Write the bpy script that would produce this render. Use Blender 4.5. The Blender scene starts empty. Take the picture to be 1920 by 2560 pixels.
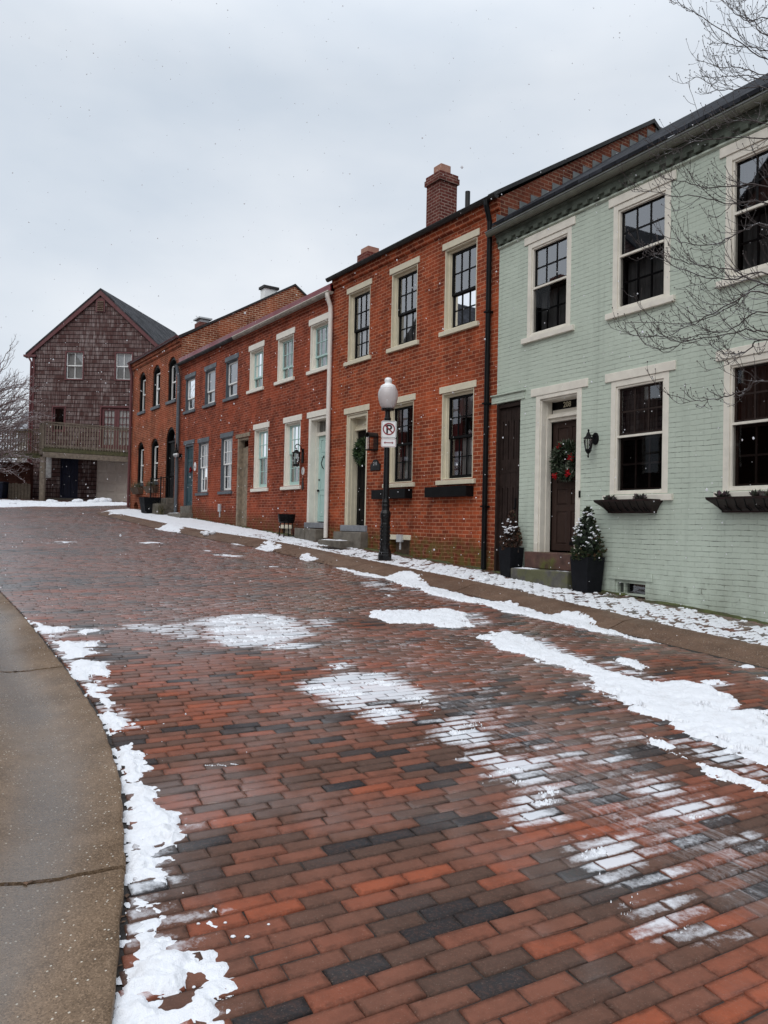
# Snowy brick street with a row of old houses.  Everything is built here in code.
import bpy, bmesh, math, random
import numpy as np
from mathutils import Vector, Matrix
random.seed(7); RNG = np.random.default_rng(11)
SC = bpy.context.scene; COL = SC.collection
R = math.radians

# ------------------------------------------------------------------ frames
# two facade frames: x runs along the row (away from the viewer), y points out to the street, z is up
class Frame:
    def __init__(s, ox, oy, deg):
        a = R(deg); s.o = (ox, oy); s.rz = R(90 + deg)
        s.d = (-math.sin(a), math.cos(a)); s.n = (-math.cos(a), -math.sin(a))
    def w(s, t, n, z): return Vector((s.o[0] + s.d[0]*t + s.n[0]*n, s.o[1] + s.d[1]*t + s.n[1]*n, z))
SF = Frame(2.7636, 12.83, 31.072)      # sage green house
BF = Frame(2.0252, 14.0554, 34.119)    # the brick row
def s2b(t, n):
    p = SF.w(t, n, 0); x = p.x - BF.o[0]; y = p.y - BF.o[1]
    return x*BF.d[0] + y*BF.d[1], x*BF.n[0] + y*BF.n[1]
G0 = .0643*BF.o[1] - .011*BF.o[0]; GT = .0643*BF.d[1] - .011*BF.d[0]; GN = .0643*BF.n[1] - .011*BF.n[0]
def plane_z(t, n): return G0 + GT*t + GN*n
KW_T = [-16,-10,-5,-3,-1.5,2,4,7,9,11,15,17,19.5,20.6,21.6,22.2]; KW_N = [1.8,1.75,1.66,1.45,1.3,1.26,1.2,1.22,1.5,1.7,1.78,1.8,1.6,1.2,.3,-9]
KR_T = [-16,-10,-5,-3,-.4,2,4,6,8,10,12.5,15.5,19.5,20.8,21.9,22.6]; KR_N = [2.5,2.4,2.25,2.06,1.95,2.1,2.02,1.95,2.2,2.28,2.38,2.3,2.25,1.9,.9,-9]
NL_T = [-16,-12,-9.5,-8.15,-7.21,-6.29,-5.25,-4.06,-1.41,.72,40]; NL_N = [11.8,10.2,9.3,8.9,8.6,8.37,8.21,8.14,8.05,8.03,8.03]
def kw(t): return np.interp(t, KW_T, KW_N)
def kr(t): return np.interp(t, KR_T, KR_N)
def nl(t): return np.interp(t, NL_T, NL_N)
def terrain(t, n):
    t = np.asarray(t, float); n = np.asarray(n, float)
    a, b = kw(t), kr(t); u = np.clip((n - a)/(b - a), 0, 1)          # 0 pavement side .. 1 road side
    k = np.where(u < .15, .008*u/.15, np.where(u < .5, .008 - .012*(u-.15)/.35, -.004 - .078*(u-.5)/.5))
    rd = -.082 + np.clip((n - b)/.5, 0, 1)*.03                        # gutter dips, then the crown
    off = np.where(n < a, 0., np.where(n < b, k, rd)) - .045
    return plane_z(t, n) + off
def gz(t, n): return float(terrain(t, n))

# ------------------------------------------------------------------ numpy noise
def _h(ix, iy, s):
    v = (ix.astype(np.int64)*374761393 + iy.astype(np.int64)*668265263 + s*982451653) & 0x7fffffff
    v = ((v ^ (v >> 13))*1274126177) & 0x7fffffff
    return ((v ^ (v >> 16)) & 0xffff)/65535.
def vnoise(x, y, s=0):
    ix = np.floor(x); iy = np.floor(y); fx = x-ix; fy = y-iy
    fx = fx*fx*(3-2*fx); fy = fy*fy*(3-2*fy)
    a = _h(ix,iy,s); b = _h(ix+1,iy,s); c = _h(ix,iy+1,s); d = _h(ix+1,iy+1,s)
    return (a*(1-fx)+b*fx)*(1-fy) + (c*(1-fx)+d*fx)*fy
def fbm(x, y, s=0, o=4):
    r = 0; a = .5; tot = 0
    for i in range(o): r = r + a*vnoise(x*2**i, y*2**i, s+i*17); tot += a; a *= .55
    return r/tot
def sstep(a, b, x):
    u = np.clip((x-a)/(b-a), 0, 1); return u*u*(3-2*u)

# ------------------------------------------------------------------ objects and properties
def tag(o, label=None, cat=None, group=None, kind=None):
    if label: o['label'] = label
    if cat: o['category'] = cat
    if group: o['group'] = group
    if kind: o['kind'] = kind
    return o
def thing(name, label, cat, loc, rz=0., group=None):
    o = bpy.data.objects.new(name, None); COL.objects.link(o)
    o.location = loc; o.rotation_euler = (0, 0, rz); o.empty_display_size = .2
    return tag(o, label, cat, group)
class MB:
    def __init__(s): s.v = []; s.f = []; s.m = []; s.mi = 0; s.a = []; s.av = 0.
    def add(s, vs, fs):
        k = len(s.v); s.v += [tuple(p) for p in vs]; s.f += [tuple(i+k for i in f) for f in fs]; s.m += [s.mi]*len(fs); s.a += [s.av]*len(vs)
    def box(s, x0, x1, y0, y1, z0, z1):
        if x0 > x1: x0, x1 = x1, x0
        if y0 > y1: y0, y1 = y1, y0
        if z0 > z1: z0, z1 = z1, z0
        s.add([(x0,y0,z0),(x1,y0,z0),(x1,y1,z0),(x0,y1,z0),(x0,y0,z1),(x1,y0,z1),(x1,y1,z1),(x0,y1,z1)],
              [(3,2,1,0),(4,5,6,7),(0,1,5,4),(1,2,6,5),(2,3,7,6),(3,0,4,7)])
    def hexa(s, lo, hi):                       # two 4-point loops
        s.add(list(lo)+list(hi), [(3,2,1,0),(4,5,6,7),(0,1,5,4),(1,2,6,5),(2,3,7,6),(3,0,4,7)])
    def quad(s, *p): s.add(p, [tuple(range(len(p)))])
    def prism(s, poly, axis, a, b):            # polygon swept along an axis
        def P(u, v, w): return {'x':(w,u,v), 'y':(u,w,v), 'z':(u,v,w)}[axis]
        n = len(poly); vs = [P(u,v,a) for u,v in poly] + [P(u,v,b) for u,v in poly]
        s.add(vs, [tuple(range(n))[::-1], tuple(range(n,2*n))] + [(i,(i+1)%n,n+(i+1)%n,n+i) for i in range(n)])
    def tube(s, pts, rad, k=6, cap=True):
        pts = [Vector(p) for p in pts]; n = len(pts)
        if not hasattr(rad, '__len__'): rad = [rad]*n
        rings = []; prev = None
        for i in range(n):
            d = (pts[min(i+1,n-1)] - pts[max(i-1,0)]).normalized()
            ref = prev if prev is not None else (Vector((0,0,1)) if abs(d.z) < .9 else Vector((1,0,0)))
            u = ref - d*ref.dot(d)
            if u.length < 1e-4: u = d.orthogonal()
            u.normalize(); prev = u; w = d.cross(u)
            rings.append([pts[i] + (u*math.cos(2*math.pi*j/k) + w*math.sin(2*math.pi*j/k))*rad[i] for j in range(k)])
        vs = [p for r in rings for p in r]
        fs = [(i*k+j, i*k+(j+1)%k, (i+1)*k+(j+1)%k, (i+1)*k+j) for i in range(n-1) for j in range(k)]
        if cap: fs += [tuple(range(k))[::-1], tuple(range((n-1)*k, n*k))]
        s.add(vs, fs)
    def lathe(s, prof, c=(0,0,0), k=24, sq=None):   # prof: (radius, z)
        vs = []; n = len(prof)
        for r, z in prof:
            for j in range(k):
                a = 2*math.pi*j/k; vs.append((c[0]+r*math.cos(a), c[1]+r*math.sin(a), c[2]+z))
        fs = [(i*k+j, i*k+(j+1)%k, (i+1)*k+(j+1)%k, (i+1)*k+j) for i in range(n-1) for j in range(k)]
        fs += [tuple(range(k))[::-1], tuple(range((n-1)*k, n*k))]
        s.add(vs, fs)
    def ball(s, c, r, sq=(1,1,1), k=8, m=5):
        vs = [(c[0],c[1],c[2]-r*sq[2])]
        for i in range(1, m):
            b = -math.pi/2 + math.pi*i/m
            for j in range(k):
                a = 2*math.pi*j/k
                vs.append((c[0]+r*sq[0]*math.cos(b)*math.cos(a), c[1]+r*sq[1]*math.cos(b)*math.sin(a), c[2]+r*sq[2]*math.sin(b)))
        vs.append((c[0],c[1],c[2]+r*sq[2])); T = len(vs)-1; fs = []
        for j in range(k): fs.append((0, 1+(j+1)%k, 1+j)); fs.append((T, 1+(m-2)*k+j, 1+(m-2)*k+(j+1)%k))
        for i in range(m-2):
            for j in range(k): fs.append((1+i*k+j, 1+i*k+(j+1)%k, 1+(i+1)*k+(j+1)%k, 1+(i+1)*k+j))
        s.add(vs, fs)
    def build(s, name, mat, parent=None, loc=(0,0,0), smooth=False, bevel=0., recalc=True, attr=None):
        me = bpy.data.meshes.new(name); me.from_pydata(s.v, [], s.f)
        for m in (mat if isinstance(mat, (list, tuple)) else [mat]): me.materials.append(m)
        if any(s.m): me.polygons.foreach_set('material_index', s.m)
        if attr:
            at = me.attributes.new(attr, 'FLOAT', 'POINT'); at.data.foreach_set('value', s.a)
        if recalc:
            bm = bmesh.new(); bm.from_mesh(me); bmesh.ops.recalc_face_normals(bm, faces=bm.faces); bm.to_mesh(me); bm.free()
        if smooth: me.polygons.foreach_set('use_smooth', [True]*len(me.polygons))
        me.update()
        o = bpy.data.objects.new(name, me); COL.objects.link(o); o.location = loc
        if parent: o.parent = parent
        if bevel:
            b = o.modifiers.new('bevel', 'BEVEL'); b.width = bevel; b.segments = 2; b.limit_method = 'ANGLE'; b.angle_limit = R(40)
        return o
def np_mesh(name, co, faces, mats, attrs=None, smooth=True, kind=None):
    me = bpy.data.meshes.new(name); nf = len(faces); k = faces.shape[1]
    me.vertices.add(len(co)); me.vertices.foreach_set('co', np.ascontiguousarray(co, np.float32).ravel())
    me.loops.add(nf*k); me.loops.foreach_set('vertex_index', faces.astype(np.int32).ravel())
    me.polygons.add(nf); me.polygons.foreach_set('loop_start', np.arange(0, nf*k, k, dtype=np.int32))
    me.polygons.foreach_set('loop_total', np.full(nf, k, np.int32))
    me.update(calc_edges=True)
    for m in mats: me.materials.append(m)
    for an, av in (attrs or {}).items():
        at = me.attributes.new(an, 'FLOAT', 'POINT'); at.data.foreach_set('value', np.ascontiguousarray(av, np.float32))
    if smooth: me.polygons.foreach_set('use_smooth', np.ones(nf, bool))
    o = bpy.data.objects.new(name, me); COL.objects.link(o)
    if kind: o['kind'] = kind
    return o

# ------------------------------------------------------------------ materials
class NT:
    def __init__(s, name):
        s.m = bpy.data.materials.new(name); s.m.use_nodes = True; s.t = s.m.node_tree; s.t.nodes.clear()
        s.out = s.t.nodes.new('ShaderNodeOutputMaterial')
    def n(s, typ, **kw):
        nd = s.t.nodes.new('ShaderNode'+typ)
        for k, v in kw.items():
            if k.startswith('_'): setattr(nd, k[1:], v)
            else:
                key = int(k[1:]) if k[0] == 'i' and k[1:].isdigit() else k.replace('_', ' ')
                if isinstance(v, bpy.types.NodeSocket): s.t.links.new(v, nd.inputs[key])
                else: nd.inputs[key].default_value = v
        return nd
    def link(s, a, b): s.t.links.new(a, b)
    def math(s, op, a, b=0., c=None, clamp=False):
        nd = s.t.nodes.new('ShaderNodeMath'); nd.operation = op; nd.use_clamp = clamp
        for i, v in enumerate((a, b) if c is None else (a, b, c)):
            if isinstance(v, bpy.types.NodeSocket): s.t.links.new(v, nd.inputs[i])
            else: nd.inputs[i].default_value = v
        return nd.outputs[0]
    def mix(s, f, a, b, mode='MIX'):
        nd = s.t.nodes.new('ShaderNodeMix'); nd.data_type = 'RGBA'; nd.blend_type = mode
        for i, v in ((0,f),(6,a),(7,b)):
            if isinstance(v, bpy.types.NodeSocket): s.t.links.new(v, nd.inputs[i])
            else: nd.inputs[i].default_value = v if i == 0 else c4(v)
        return nd.outputs[2]
    def ramp(s, f, stops, interp='LINEAR'):
        nd = s.t.nodes.new('ShaderNodeValToRGB'); cr = nd.color_ramp; cr.interpolation = interp
        while len(cr.elements) < len(stops): cr.elements.new(.5)
        for e, (p, c) in zip(cr.elements, stops): e.position = p; e.color = c4(c) if hasattr(c, '__len__') else (c,c,c,1)
        s.t.links.new(f, nd.inputs[0]); return nd.outputs[0]
    def obj(s): return s.n('TexCoord').outputs['Object']
    def noise(s, v, scale, detail=4, rough=.55, dist=0.):
        return s.n('TexNoise', Vector=v, Scale=scale, Detail=detail, Roughness=rough, Distortion=dist).outputs[0]
    def principled(s, col, rough=.6, bump=None, bs=.3, bd=.01, **kw):
        p = s.n('BsdfPrincipled', Base_Color=col if isinstance(col, bpy.types.NodeSocket) else c4(col), Roughness=rough, **kw)
        if bump is not None:
            b = s.n('Bump', Strength=bs, Distance=bd, Height=bump); s.link(b.outputs[0], p.inputs['Normal'])
        s.link(p.outputs[0], s.out.inputs[0]); return p
def c4(c): return tuple(c)+(1,) if len(c) == 3 else tuple(c)
def simple(name, col, rough=.6, ns=12., na=.25, bump=.15, bd=.004, spec=.5, metal=0., stain=0.):
    k = NT(name); v = k.obj(); nz = k.noise(v, ns, 5)
    dark = tuple(x*(1-na) for x in col); lite = tuple(min(1, x*(1+na)) for x in col)
    c = k.ramp(nz, [(.3, dark), (.7, lite)])
    if stain:
        st = k.ramp(k.noise(v, 2.3, 6, .7), [(.5, 0.), (.72, 1.)])
        c = k.mix(k.math('MULTIPLY', st, stain), c, tuple(x*.35 for x in col))
    rg = k.ramp(k.noise(v, ns*.4, 3), [(.3, max(.05, rough-.12)), (.7, min(1, rough+.12))])
    p = k.principled(c, rg, k.noise(v, ns*5, 4), bump, bd); p.inputs['Specular IOR Level'].default_value = spec; p.inputs['Metallic'].default_value = metal
    return k.m
def wall_uv(k):
    v = k.obj(); tc = k.n('TexCoord'); nx = k.n('SeparateXYZ', Vector=tc.outputs['Normal']).outputs[0]
    side = k.math('GREATER_THAN', k.math('ABSOLUTE', nx), .6)
    sx = k.n('SeparateXYZ', Vector=v)
    u = k.math('ADD', k.math('MULTIPLY', sx.outputs[1], side), k.math('MULTIPLY', sx.outputs[0], k.math('SUBTRACT', 1., side)))
    return v, sx, k.n('CombineXYZ', X=u, Y=sx.outputs[2], Z=0.).outputs[0]
def brick_wall(name, c1, c2, mortar, low=None, white=.0, moss=.0, zslope=(0.,0.), bw=.205, rh=.0745, ms=.011, drk=.32):
    k = NT(name); v, sx, uv = wall_uv(k)
    wob = k.n('TexNoise', Vector=v, Scale=1.6, Detail=3)
    off = k.n('VectorMath', _operation='SCALE', i0=k.n('VectorMath', _operation='SUBTRACT', i0=wob.outputs[1], i1=(.5,.5,.5)).outputs[0], Scale=.035)
    uvw = k.n('VectorMath', _operation='ADD', i0=uv, i1=off.outputs[0]).outputs[0]
    b = k.n('TexBrick', Vector=uvw, Color1=c4(c1), Color2=c4(c2), Mortar=c4(mortar), Scale=1., Mortar_Size=ms, Mortar_Smooth=.25, Bias=-.05, Brick_Width=bw, Row_Height=rh)
    b.offset = .5; b.squash = 1
    col = b.outputs[0]; fac = b.outputs[1]
    nz = k.noise(v, 2.2, 6, .65); nf = k.noise(v, 38., 4, .6)
    col = k.mix(k.ramp(nz, [(.42, 0.), (.75, drk*2)]), col, tuple(x*.42 for x in c1))
    col = k.mix(k.ramp(nf, [(.35, .0), (.75, .35)]), col, tuple(x*.55 for x in c2))
    stk = k.noise(k.n('VectorMath', _operation='MULTIPLY', i0=v, i1=(3.2,3.2,.55)).outputs[0], 1., 6, .7)
    col = k.mix(k.ramp(stk, [(.46, 0.), (.74, .62)]), col, tuple(x*.36 for x in c1))      # soot and damp running down
    pat = k.ramp(k.noise(v, .62, 4, .6), [(.50, 0.), (.60, 1.)]); col = k.mix(k.math('MULTIPLY', pat, .30), col, tuple(min(1,x*1.25) for x in c2))
    hz = k.math('SUBTRACT', k.math('SUBTRACT', sx.outputs[2], zslope[0]), k.math('MULTIPLY', sx.outputs[0], zslope[1]))
    if low:
        lm = k.ramp(k.math('ADD', hz, k.math('MULTIPLY', k.noise(v, 1.3, 4), .9)), [(.75, 1.), (1.35, 0.)])   # splashed, worn brick at the foot
        wn = k.math('MULTIPLY', lm, k.math('SUBTRACT', 1., k.math('MULTIPLY', fac, .7)))
        col = k.mix(k.math('MULTIPLY', wn, .92), col, low)
    if white:
        we = k.math('MULTIPLY', k.ramp(k.math('ADD', hz, 0.), [(.1, 1.), (.9, .15)]), k.ramp(k.noise(v, 3.1, 7, .72), [(.58, 0.), (.7, 1.)]))
        we = k.math('MULTIPLY', we, k.ramp(k.noise(v, 22., 4), [(.4, .2), (.6, 1.)]))
        col = k.mix(k.math('MULTIPLY', we, white), col, (.55,.45,.38))
    if moss:
        mo = k.math('MULTIPLY', k.ramp(k.math('SUBTRACT', hz, k.math('MULTIPLY', k.noise(v, 1.9, 5), .5)), [(.0, 1.), (.28, 0.)]), k.ramp(k.noise(v, 6., 5), [(.4, .1), (.6, 1.)]))
        col = k.mix(k.math('MULTIPLY', mo, moss), col, (.11,.09,.025))
    h = k.math('ADD', k.math('MULTIPLY', k.math('SUBTRACT', 1., fac), 1.), k.math('MULTIPLY', nf, .5))
    p = k.principled(col, k.ramp(nz, [(.3,.7),(.7,.9)]), h, .6, .006); p.inputs['Specular IOR Level'].default_value = .13
    return k.m
def painted_brick(name, col0, zslope):
    k = NT(name); v, sx, uv = wall_uv(k)
    wob = k.n('TexNoise', Vector=v, Scale=1.1, Detail=4)
    off = k.n('VectorMath', _operation='SCALE', i0=k.n('VectorMath', _operation='SUBTRACT', i0=wob.outputs[1], i1=(.5,.5,.5)).outputs[0], Scale=.06)
    fine = k.n('TexNoise', Vector=v, Scale=14., Detail=3)
    off2 = k.n('VectorMath', _operation='SCALE', i0=k.n('VectorMath', _operation='SUBTRACT', i0=fine.outputs[1], i1=(.5,.5,.5)).outputs[0], Scale=.012)
    uvw = k.n('VectorMath', _operation='ADD', i0=k.n('VectorMath', _operation='ADD', i0=uv, i1=off.outputs[0]).outputs[0], i1=off2.outputs[0]).outputs[0]
    b = k.n('TexBrick', Vector=uvw, Color1=(.9,.9,.9,1), Color2=(1,1,1,1), Mortar=(.5,.5,.5,1), Scale=1., Mortar_Size=.0065, Mortar_Smooth=.3, Brick_Width=.225, Row_Height=.0715)
    fac = b.outputs[1]
    br = k.ramp(k.noise(v, 1.7, 7, .75), [(.40, 0.), (.60, 1.)])      # cracks and painted joint shadows show only in stretches
    hz = k.math('SUBTRACT', k.math('SUBTRACT', sx.outputs[2], zslope[0]), k.math('MULTIPLY', sx.outputs[0], zslope[1]))
    foot = k.ramp(hz, [(.25, 1.), (1., 0.)])
    sy = k.n('SeparateXYZ', Vector=uvw).outputs[1]; fr = k.math('FRACT', k.math('DIVIDE', sy, .0715))
    hj = k.math('LESS_THAN', k.math('ABSOLUTE', k.math('SUBTRACT', fr, .5)), .44); hj = k.math('SUBTRACT', 1., hj)      # bed joints carry the longer painted shadows; the upright ones stay faint
    jw = k.math('ADD', k.math('MULTIPLY', hj, .78), .14)
    br2 = k.ramp(k.noise(v, 8.5, 4, .7), [(.36, .05), (.58, 1.)])
    joint_shade = k.math('MULTIPLY', k.math('MULTIPLY', fac, jw), k.math('MULTIPLY', k.math('ADD', k.math('MULTIPLY', br, .95), .10), br2))
    base = k.mix(k.ramp(k.noise(v, .9, 5, .6), [(.3, 0.), (.7, 1.)]), tuple(x*.9 for x in col0), tuple(min(1,x*1.07) for x in col0))
    base = k.mix(k.ramp(k.noise(v, 30., 4), [(.3, 0.), (.7, .25)]), base, tuple(x*.86 for x in col0))
    base = k.mix(1., base, b.outputs[0], 'MULTIPLY') if False else base
    col = k.mix(joint_shade, base, tuple(x*.2 for x in col0))  # shadow in the joints is mixed into the wall colour
    chip = k.math('MULTIPLY', k.math('MULTIPLY', foot, k.ramp(k.noise(v, 4.2, 7, .75), [(.57, 0.), (.62, 1.)])), k.ramp(fac, [(.0, .25), (.4, 1.)]))
    col = k.mix(k.math('MULTIPLY', chip, .8), col, (.07,.065,.05))
    grime = k.math('MULTIPLY', foot, k.ramp(k.noise(v, 1.7, 6, .7), [(.4, 0.), (.7, .6)]))
    col = k.mix(grime, col, (.2,.21,.16))
    stk = k.noise(k.n('VectorMath', _operation='MULTIPLY', i0=v, i1=(5.5,5.5,.35)).outputs[0], 1., 5, .65)      # rain streaks
    col = k.mix(k.ramp(stk, [(.50, 0.), (.78, .34)]), col, tuple(x*.52 for x in col0))
    lumpy = k.noise(k.n('VectorMath', _operation='MULTIPLY', i0=v, i1=(1.,1.,2.2)).outputs[0], 7., 5, .65)
    h = k.math('ADD', k.math('MULTIPLY', k.math('SUBTRACT', 1., fac), .9), k.math('ADD', k.math('MULTIPLY', lumpy, 1.1), k.math('MULTIPLY', k.noise(v, 60., 3), .25)))
    p = k.principled(col, .6, h, .75, .007); p.inputs['Specular IOR Level'].default_value = .3
    return k.m
def shingle_mat():
    k = NT('weathered_shingles'); v, sx, uv = wall_uv(k)
    b = k.n('TexBrick', Vector=uv, Color1=(0,0,0,1), Color2=(1,1,1,1), Mortar=(.5,.5,.5,1), Scale=1., Mortar_Size=.006, Mortar_Smooth=.1, Brick_Width=.24, Row_Height=.215)
    rnd = k.n('SeparateColor', Color=b.outputs[0]).outputs[0]
    row = k.math('FRACT', k.math('DIVIDE', sx.outputs[2], .215))
    edge = k.ramp(row, [(.0, 1.), (.10, 1.), (.2, 0.)])
    st = k.noise(k.n('VectorMath', _operation='MULTIPLY', i0=v, i1=(14.,14.,1.2)).outputs[0], 1., 5, .7)
    wear = k.math('MULTIPLY', k.ramp(st, [(.42, 0.), (.62, 1.)]), k.ramp(k.math('ADD', k.math('MULTIPLY', rnd, .34), k.math('MULTIPLY', k.noise(v, .8, 5, .65), 1.0)), [(.46, 0.), (.84, 1.)]))
    col = k.mix(k.noise(v, 5., 4), (.055,.028,.026), (.10,.05,.046))
    col = k.mix(k.math('MULTIPLY', wear, .9), col, (.31,.26,.25))
    col = k.mix(k.math('MAXIMUM', k.math('MULTIPLY', edge, 1.), k.math('MULTIPLY', b.outputs[1], .7)), col, (.02,.012,.012))
    h = k.math('ADD', k.math('SUBTRACT', 1., row), k.math('MULTIPLY', k.math('SUBTRACT', 1., b.outputs[1]), .4))
    p = k.principled(col, .85, h, .6, .02); p.inputs['Specular IOR Level'].default_value = .12; return k.m
def slate_mat(name, c, row=.2, w=.3, ys=1.):
    k = NT(name); v = k.obj(); sx = k.n('SeparateXYZ', Vector=v)
    uv = k.n('CombineXYZ', X=sx.outputs[0], Y=k.math('MULTIPLY', sx.outputs[1], ys), Z=0.).outputs[0]
    b = k.n('TexBrick', Vector=uv, Color1=c4(tuple(x*.55 for x in c)), Color2=c4(tuple(x*1.5 for x in c)), Mortar=(.006,.006,.007,1), Scale=1., Mortar_Size=.007, Mortar_Smooth=.1, Brick_Width=w, Row_Height=row)
    col = k.mix(k.ramp(k.noise(v, 9., 5), [(.4,0.),(.7,.5)]), b.outputs[0], tuple(x*.4 for x in c))
    fr = k.math('FRACT', k.math('DIVIDE', k.math('MULTIPLY', sx.outputs[1], ys), row))
    h = k.math('ADD', k.math('SUBTRACT', 1., fr) if True else fr, k.math('MULTIPLY', k.noise(v, 12., 4), .4))
    p = k.principled(col, k.ramp(k.noise(v, 6., 3), [(.3,.5),(.7,.75)]), h, .8, .02); p.inputs['Specular IOR Level'].default_value = .02; return k.m
def glass_mat(name, base=.30, tint=(.55,.57,.58), fm=1.1):
    k = NT(name); v = k.obj()
    fr = k.n('Fresnel', IOR=1.5); bp = k.n('Bump', Strength=.02, Distance=.02, Height=k.noise(v, 2.2, 1))
    gl = k.n('BsdfGlossy', Color=(.97,.98,1,1), Roughness=.015); k.link(bp.outputs[0], gl.inputs['Normal'])
    tr = k.n('BsdfTransparent', Color=c4(tint))
    f = k.math('ADD', k.math('MULTIPLY', fr.outputs[0], fm), base, clamp=True)
    mx = k.n('MixShader', i0=f, i1=tr.outputs[0], i2=gl.outputs[0]); k.link(mx.outputs[0], k.out.inputs[0]); return k.m
def bark_mat(name, c, snow=.6):
    k = NT(name); v = k.obj(); g = k.n('NewGeometry'); nz = k.n('SeparateXYZ', Vector=g.outputs['Normal']).outputs[2]
    col = k.mix(k.noise(v, 30., 4), tuple(x*.6 for x in c), tuple(x*1.5 for x in c))
    if snow:
        sm = k.math('MULTIPLY', k.ramp(nz, [(.72, 0.), (.9, 1.)]), k.ramp(k.noise(v, 5., 3), [(.5, 0.), (.56, 1.)]))
        col = k.mix(k.math('MULTIPLY', sm, snow), col, (.85,.87,.9))
    k.principled(col, .8, k.noise(v, 60., 3), .3, .003); return k.m
def snow_mat(name='snow', c=(.765,.78,.815)):
    k = NT(name); v = k.obj()
    dirt = k.ramp(k.noise(v, 6., 6, .7), [(.52, 0.), (.78, .38)])
    col = k.mix(dirt, c, (.42,.39,.37))
    p = k.principled(col, .75, k.math('ADD', k.noise(v, 28., 5, .7), k.math('MULTIPLY', k.noise(v, 240., 2), .4)), .6, .02)
    p.inputs['Subsurface Weight'].default_value = .0; return k.m
def attr_leaf(name, stops, rough=.6, tr=.0):
    k = NT(name); a = k.n('Attribute', _attribute_name='rnd'); col = k.ramp(a.outputs['Fac'], stops)
    k.principled(col, rough); return k.m
def shadeless_dummy(): pass

M = {}
M['brick_mid'] = brick_wall('red_brick_cream_house', (.17,.033,.016), (.43,.090,.033), (.50,.25,.155), low=(.11,.02,.012), white=.75, moss=.9, zslope=(.84,.0594), ms=.0088)
M['brick_low'] = brick_wall('red_brick_low_row', (.155,.030,.016), (.37,.076,.033), (.44,.20,.135), low=(.13,.024,.014), white=.65, moss=.4, zslope=(.83,.0594), ms=.0085)
M['brick_far'] = brick_wall('orange_brick_arched_house', (.17,.038,.018), (.37,.083,.036), (.50,.28,.17), low=(.2,.05,.025), white=.25, moss=.1, zslope=(.83,.0594), ms=.010)
M['brick_gable'] = brick_wall('gable_brick', (.20,.05,.024), (.36,.11,.045), (.58,.44,.3), ms=.014, rh=.083, bw=.24, drk=.35)
M['brick_gable_mid'] = brick_wall('shaded_gable_brick', (.10,.027,.018), (.21,.058,.03), (.30,.19,.13), ms=.010, drk=.3)  # brick colours darkened to paint in the shade on the gable
M['brick_chim'] = brick_wall('chimney_brick', (.11,.028,.022), (.17,.045,.034), (.32,.22,.18), ms=.012, rh=.083, bw=.22)
M['brick_dark'] = brick_wall('dark_brick', (.09,.03,.022), (.13,.045,.03), (.1,.06,.05))
M['sage'] = painted_brick('sage_painted_brick', (.475,.535,.452), (.62,.052))
M['shingle'] = shingle_mat()
M['slate'] = slate_mat('dark_slate_roof', (.030,.032,.038), row=.17, w=.26)
M['asphalt_roof'] = slate_mat('grey_shingle_roof', (.06,.061,.066), row=.18, w=.3)
M['red_metal'] = simple('red_metal_roof', (.2,.025,.035), .35, 3., .2, .05)
M['cream'] = simple('cream_paint', (.62,.565,.43), .5, 7., .06, .12, .003, stain=.16)
M['white_trim'] = simple('warm_white_paint', (.78,.745,.66), .45, 7., .05, .1, .003, stain=.12)
M['ivory'] = simple('ivory_paint', (.70,.66,.575), .5, 7., .07, .12, .003, stain=.22)
M['grey_trim'] = simple('slate_grey_paint', (.085,.1,.115), .5, 9., .15)
M['white'] = simple('white_sash_paint', (.8,.8,.78), .4, 9., .05)
M['black'] = simple('black_gloss_paint', (.005,.005,.0055), .45, 8., .3, spec=.14)
M['black_iron'] = simple('black_cast_iron', (.006,.006,.0065), .32, 20., .4, .35, .004, spec=.3)
M['charcoal'] = simple('charcoal_planter', (.008,.0085,.0105), .65, 14., .25, .3, spec=.1)
M['teal'] = simple('pale_teal_paint', (.40,.575,.54), .42, 6., .05)
M['teal_dark'] = simple('deep_teal_paint', (.018,.052,.065), .4, 8., .2)
M['brown_door'] = simple('dark_brown_paint', (.036,.021,.017), .5, 8., .15, spec=.18)
M['gate_brown'] = simple('gate_brown_paint', (.026,.017,.0145), .6, 8., .25, .25, spec=.12)
M['brown_red_trim'] = simple('brown_red_trim', (.105,.028,.03), .6, 8., .2)
M['old_wood'] = simple('weathered_timber', (.24,.19,.135), .8, 9., .35, .5, .006, stain=.45)
M['dark_wood'] = simple('dark_weathered_timber', (.105,.07,.045), .75, 12., .35, .4)
M['deck_wood'] = simple('deck_timber', (.19,.155,.12), .85, 9., .3, .4, .006, stain=.3, spec=.2)
M['deck_mossy'] = simple('mossy_deck_timber', (.075,.07,.03), .85, 9., .4, .4)
M['window_box'] = simple('dark_brown_window_box', (.018,.008,.007), .5, 12., .3, spec=.3)
M['stone'] = simple('grey_step_stone', (.14,.122,.098), .75, 7., .3, .5, .008, stain=.6)
M['bluestone'] = simple('blue_grey_sill_stone', (.21,.22,.24), .6, 9., .2, .3, stain=.3)
M['brownstone'] = simple('brownstone_step', (.105,.05,.036), .7, 7., .3, .4, .006)
M['lead'] = simple('lead_flashing', (.13,.14,.14), .45, 6., .25, .2)
M['gutter_dark'] = simple('dark_gutter', (.022,.021,.02), .5, 9., .3, spec=.3)
M['gutter_green'] = simple('olive_gutter_paint', (.135,.14,.11), .4, 6., .2, stain=.3)
M['gutter_pale'] = simple('weathered_pale_gutter', (.30,.27,.23), .6, 9., .3, stain=.5)
M['downpipe_white'] = simple('offwhite_downspout', (.7,.655,.6), .45, 5., .08)
M['terracotta'] = simple('terracotta_pot', (.32,.165,.115), .75, 9., .2)
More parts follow.
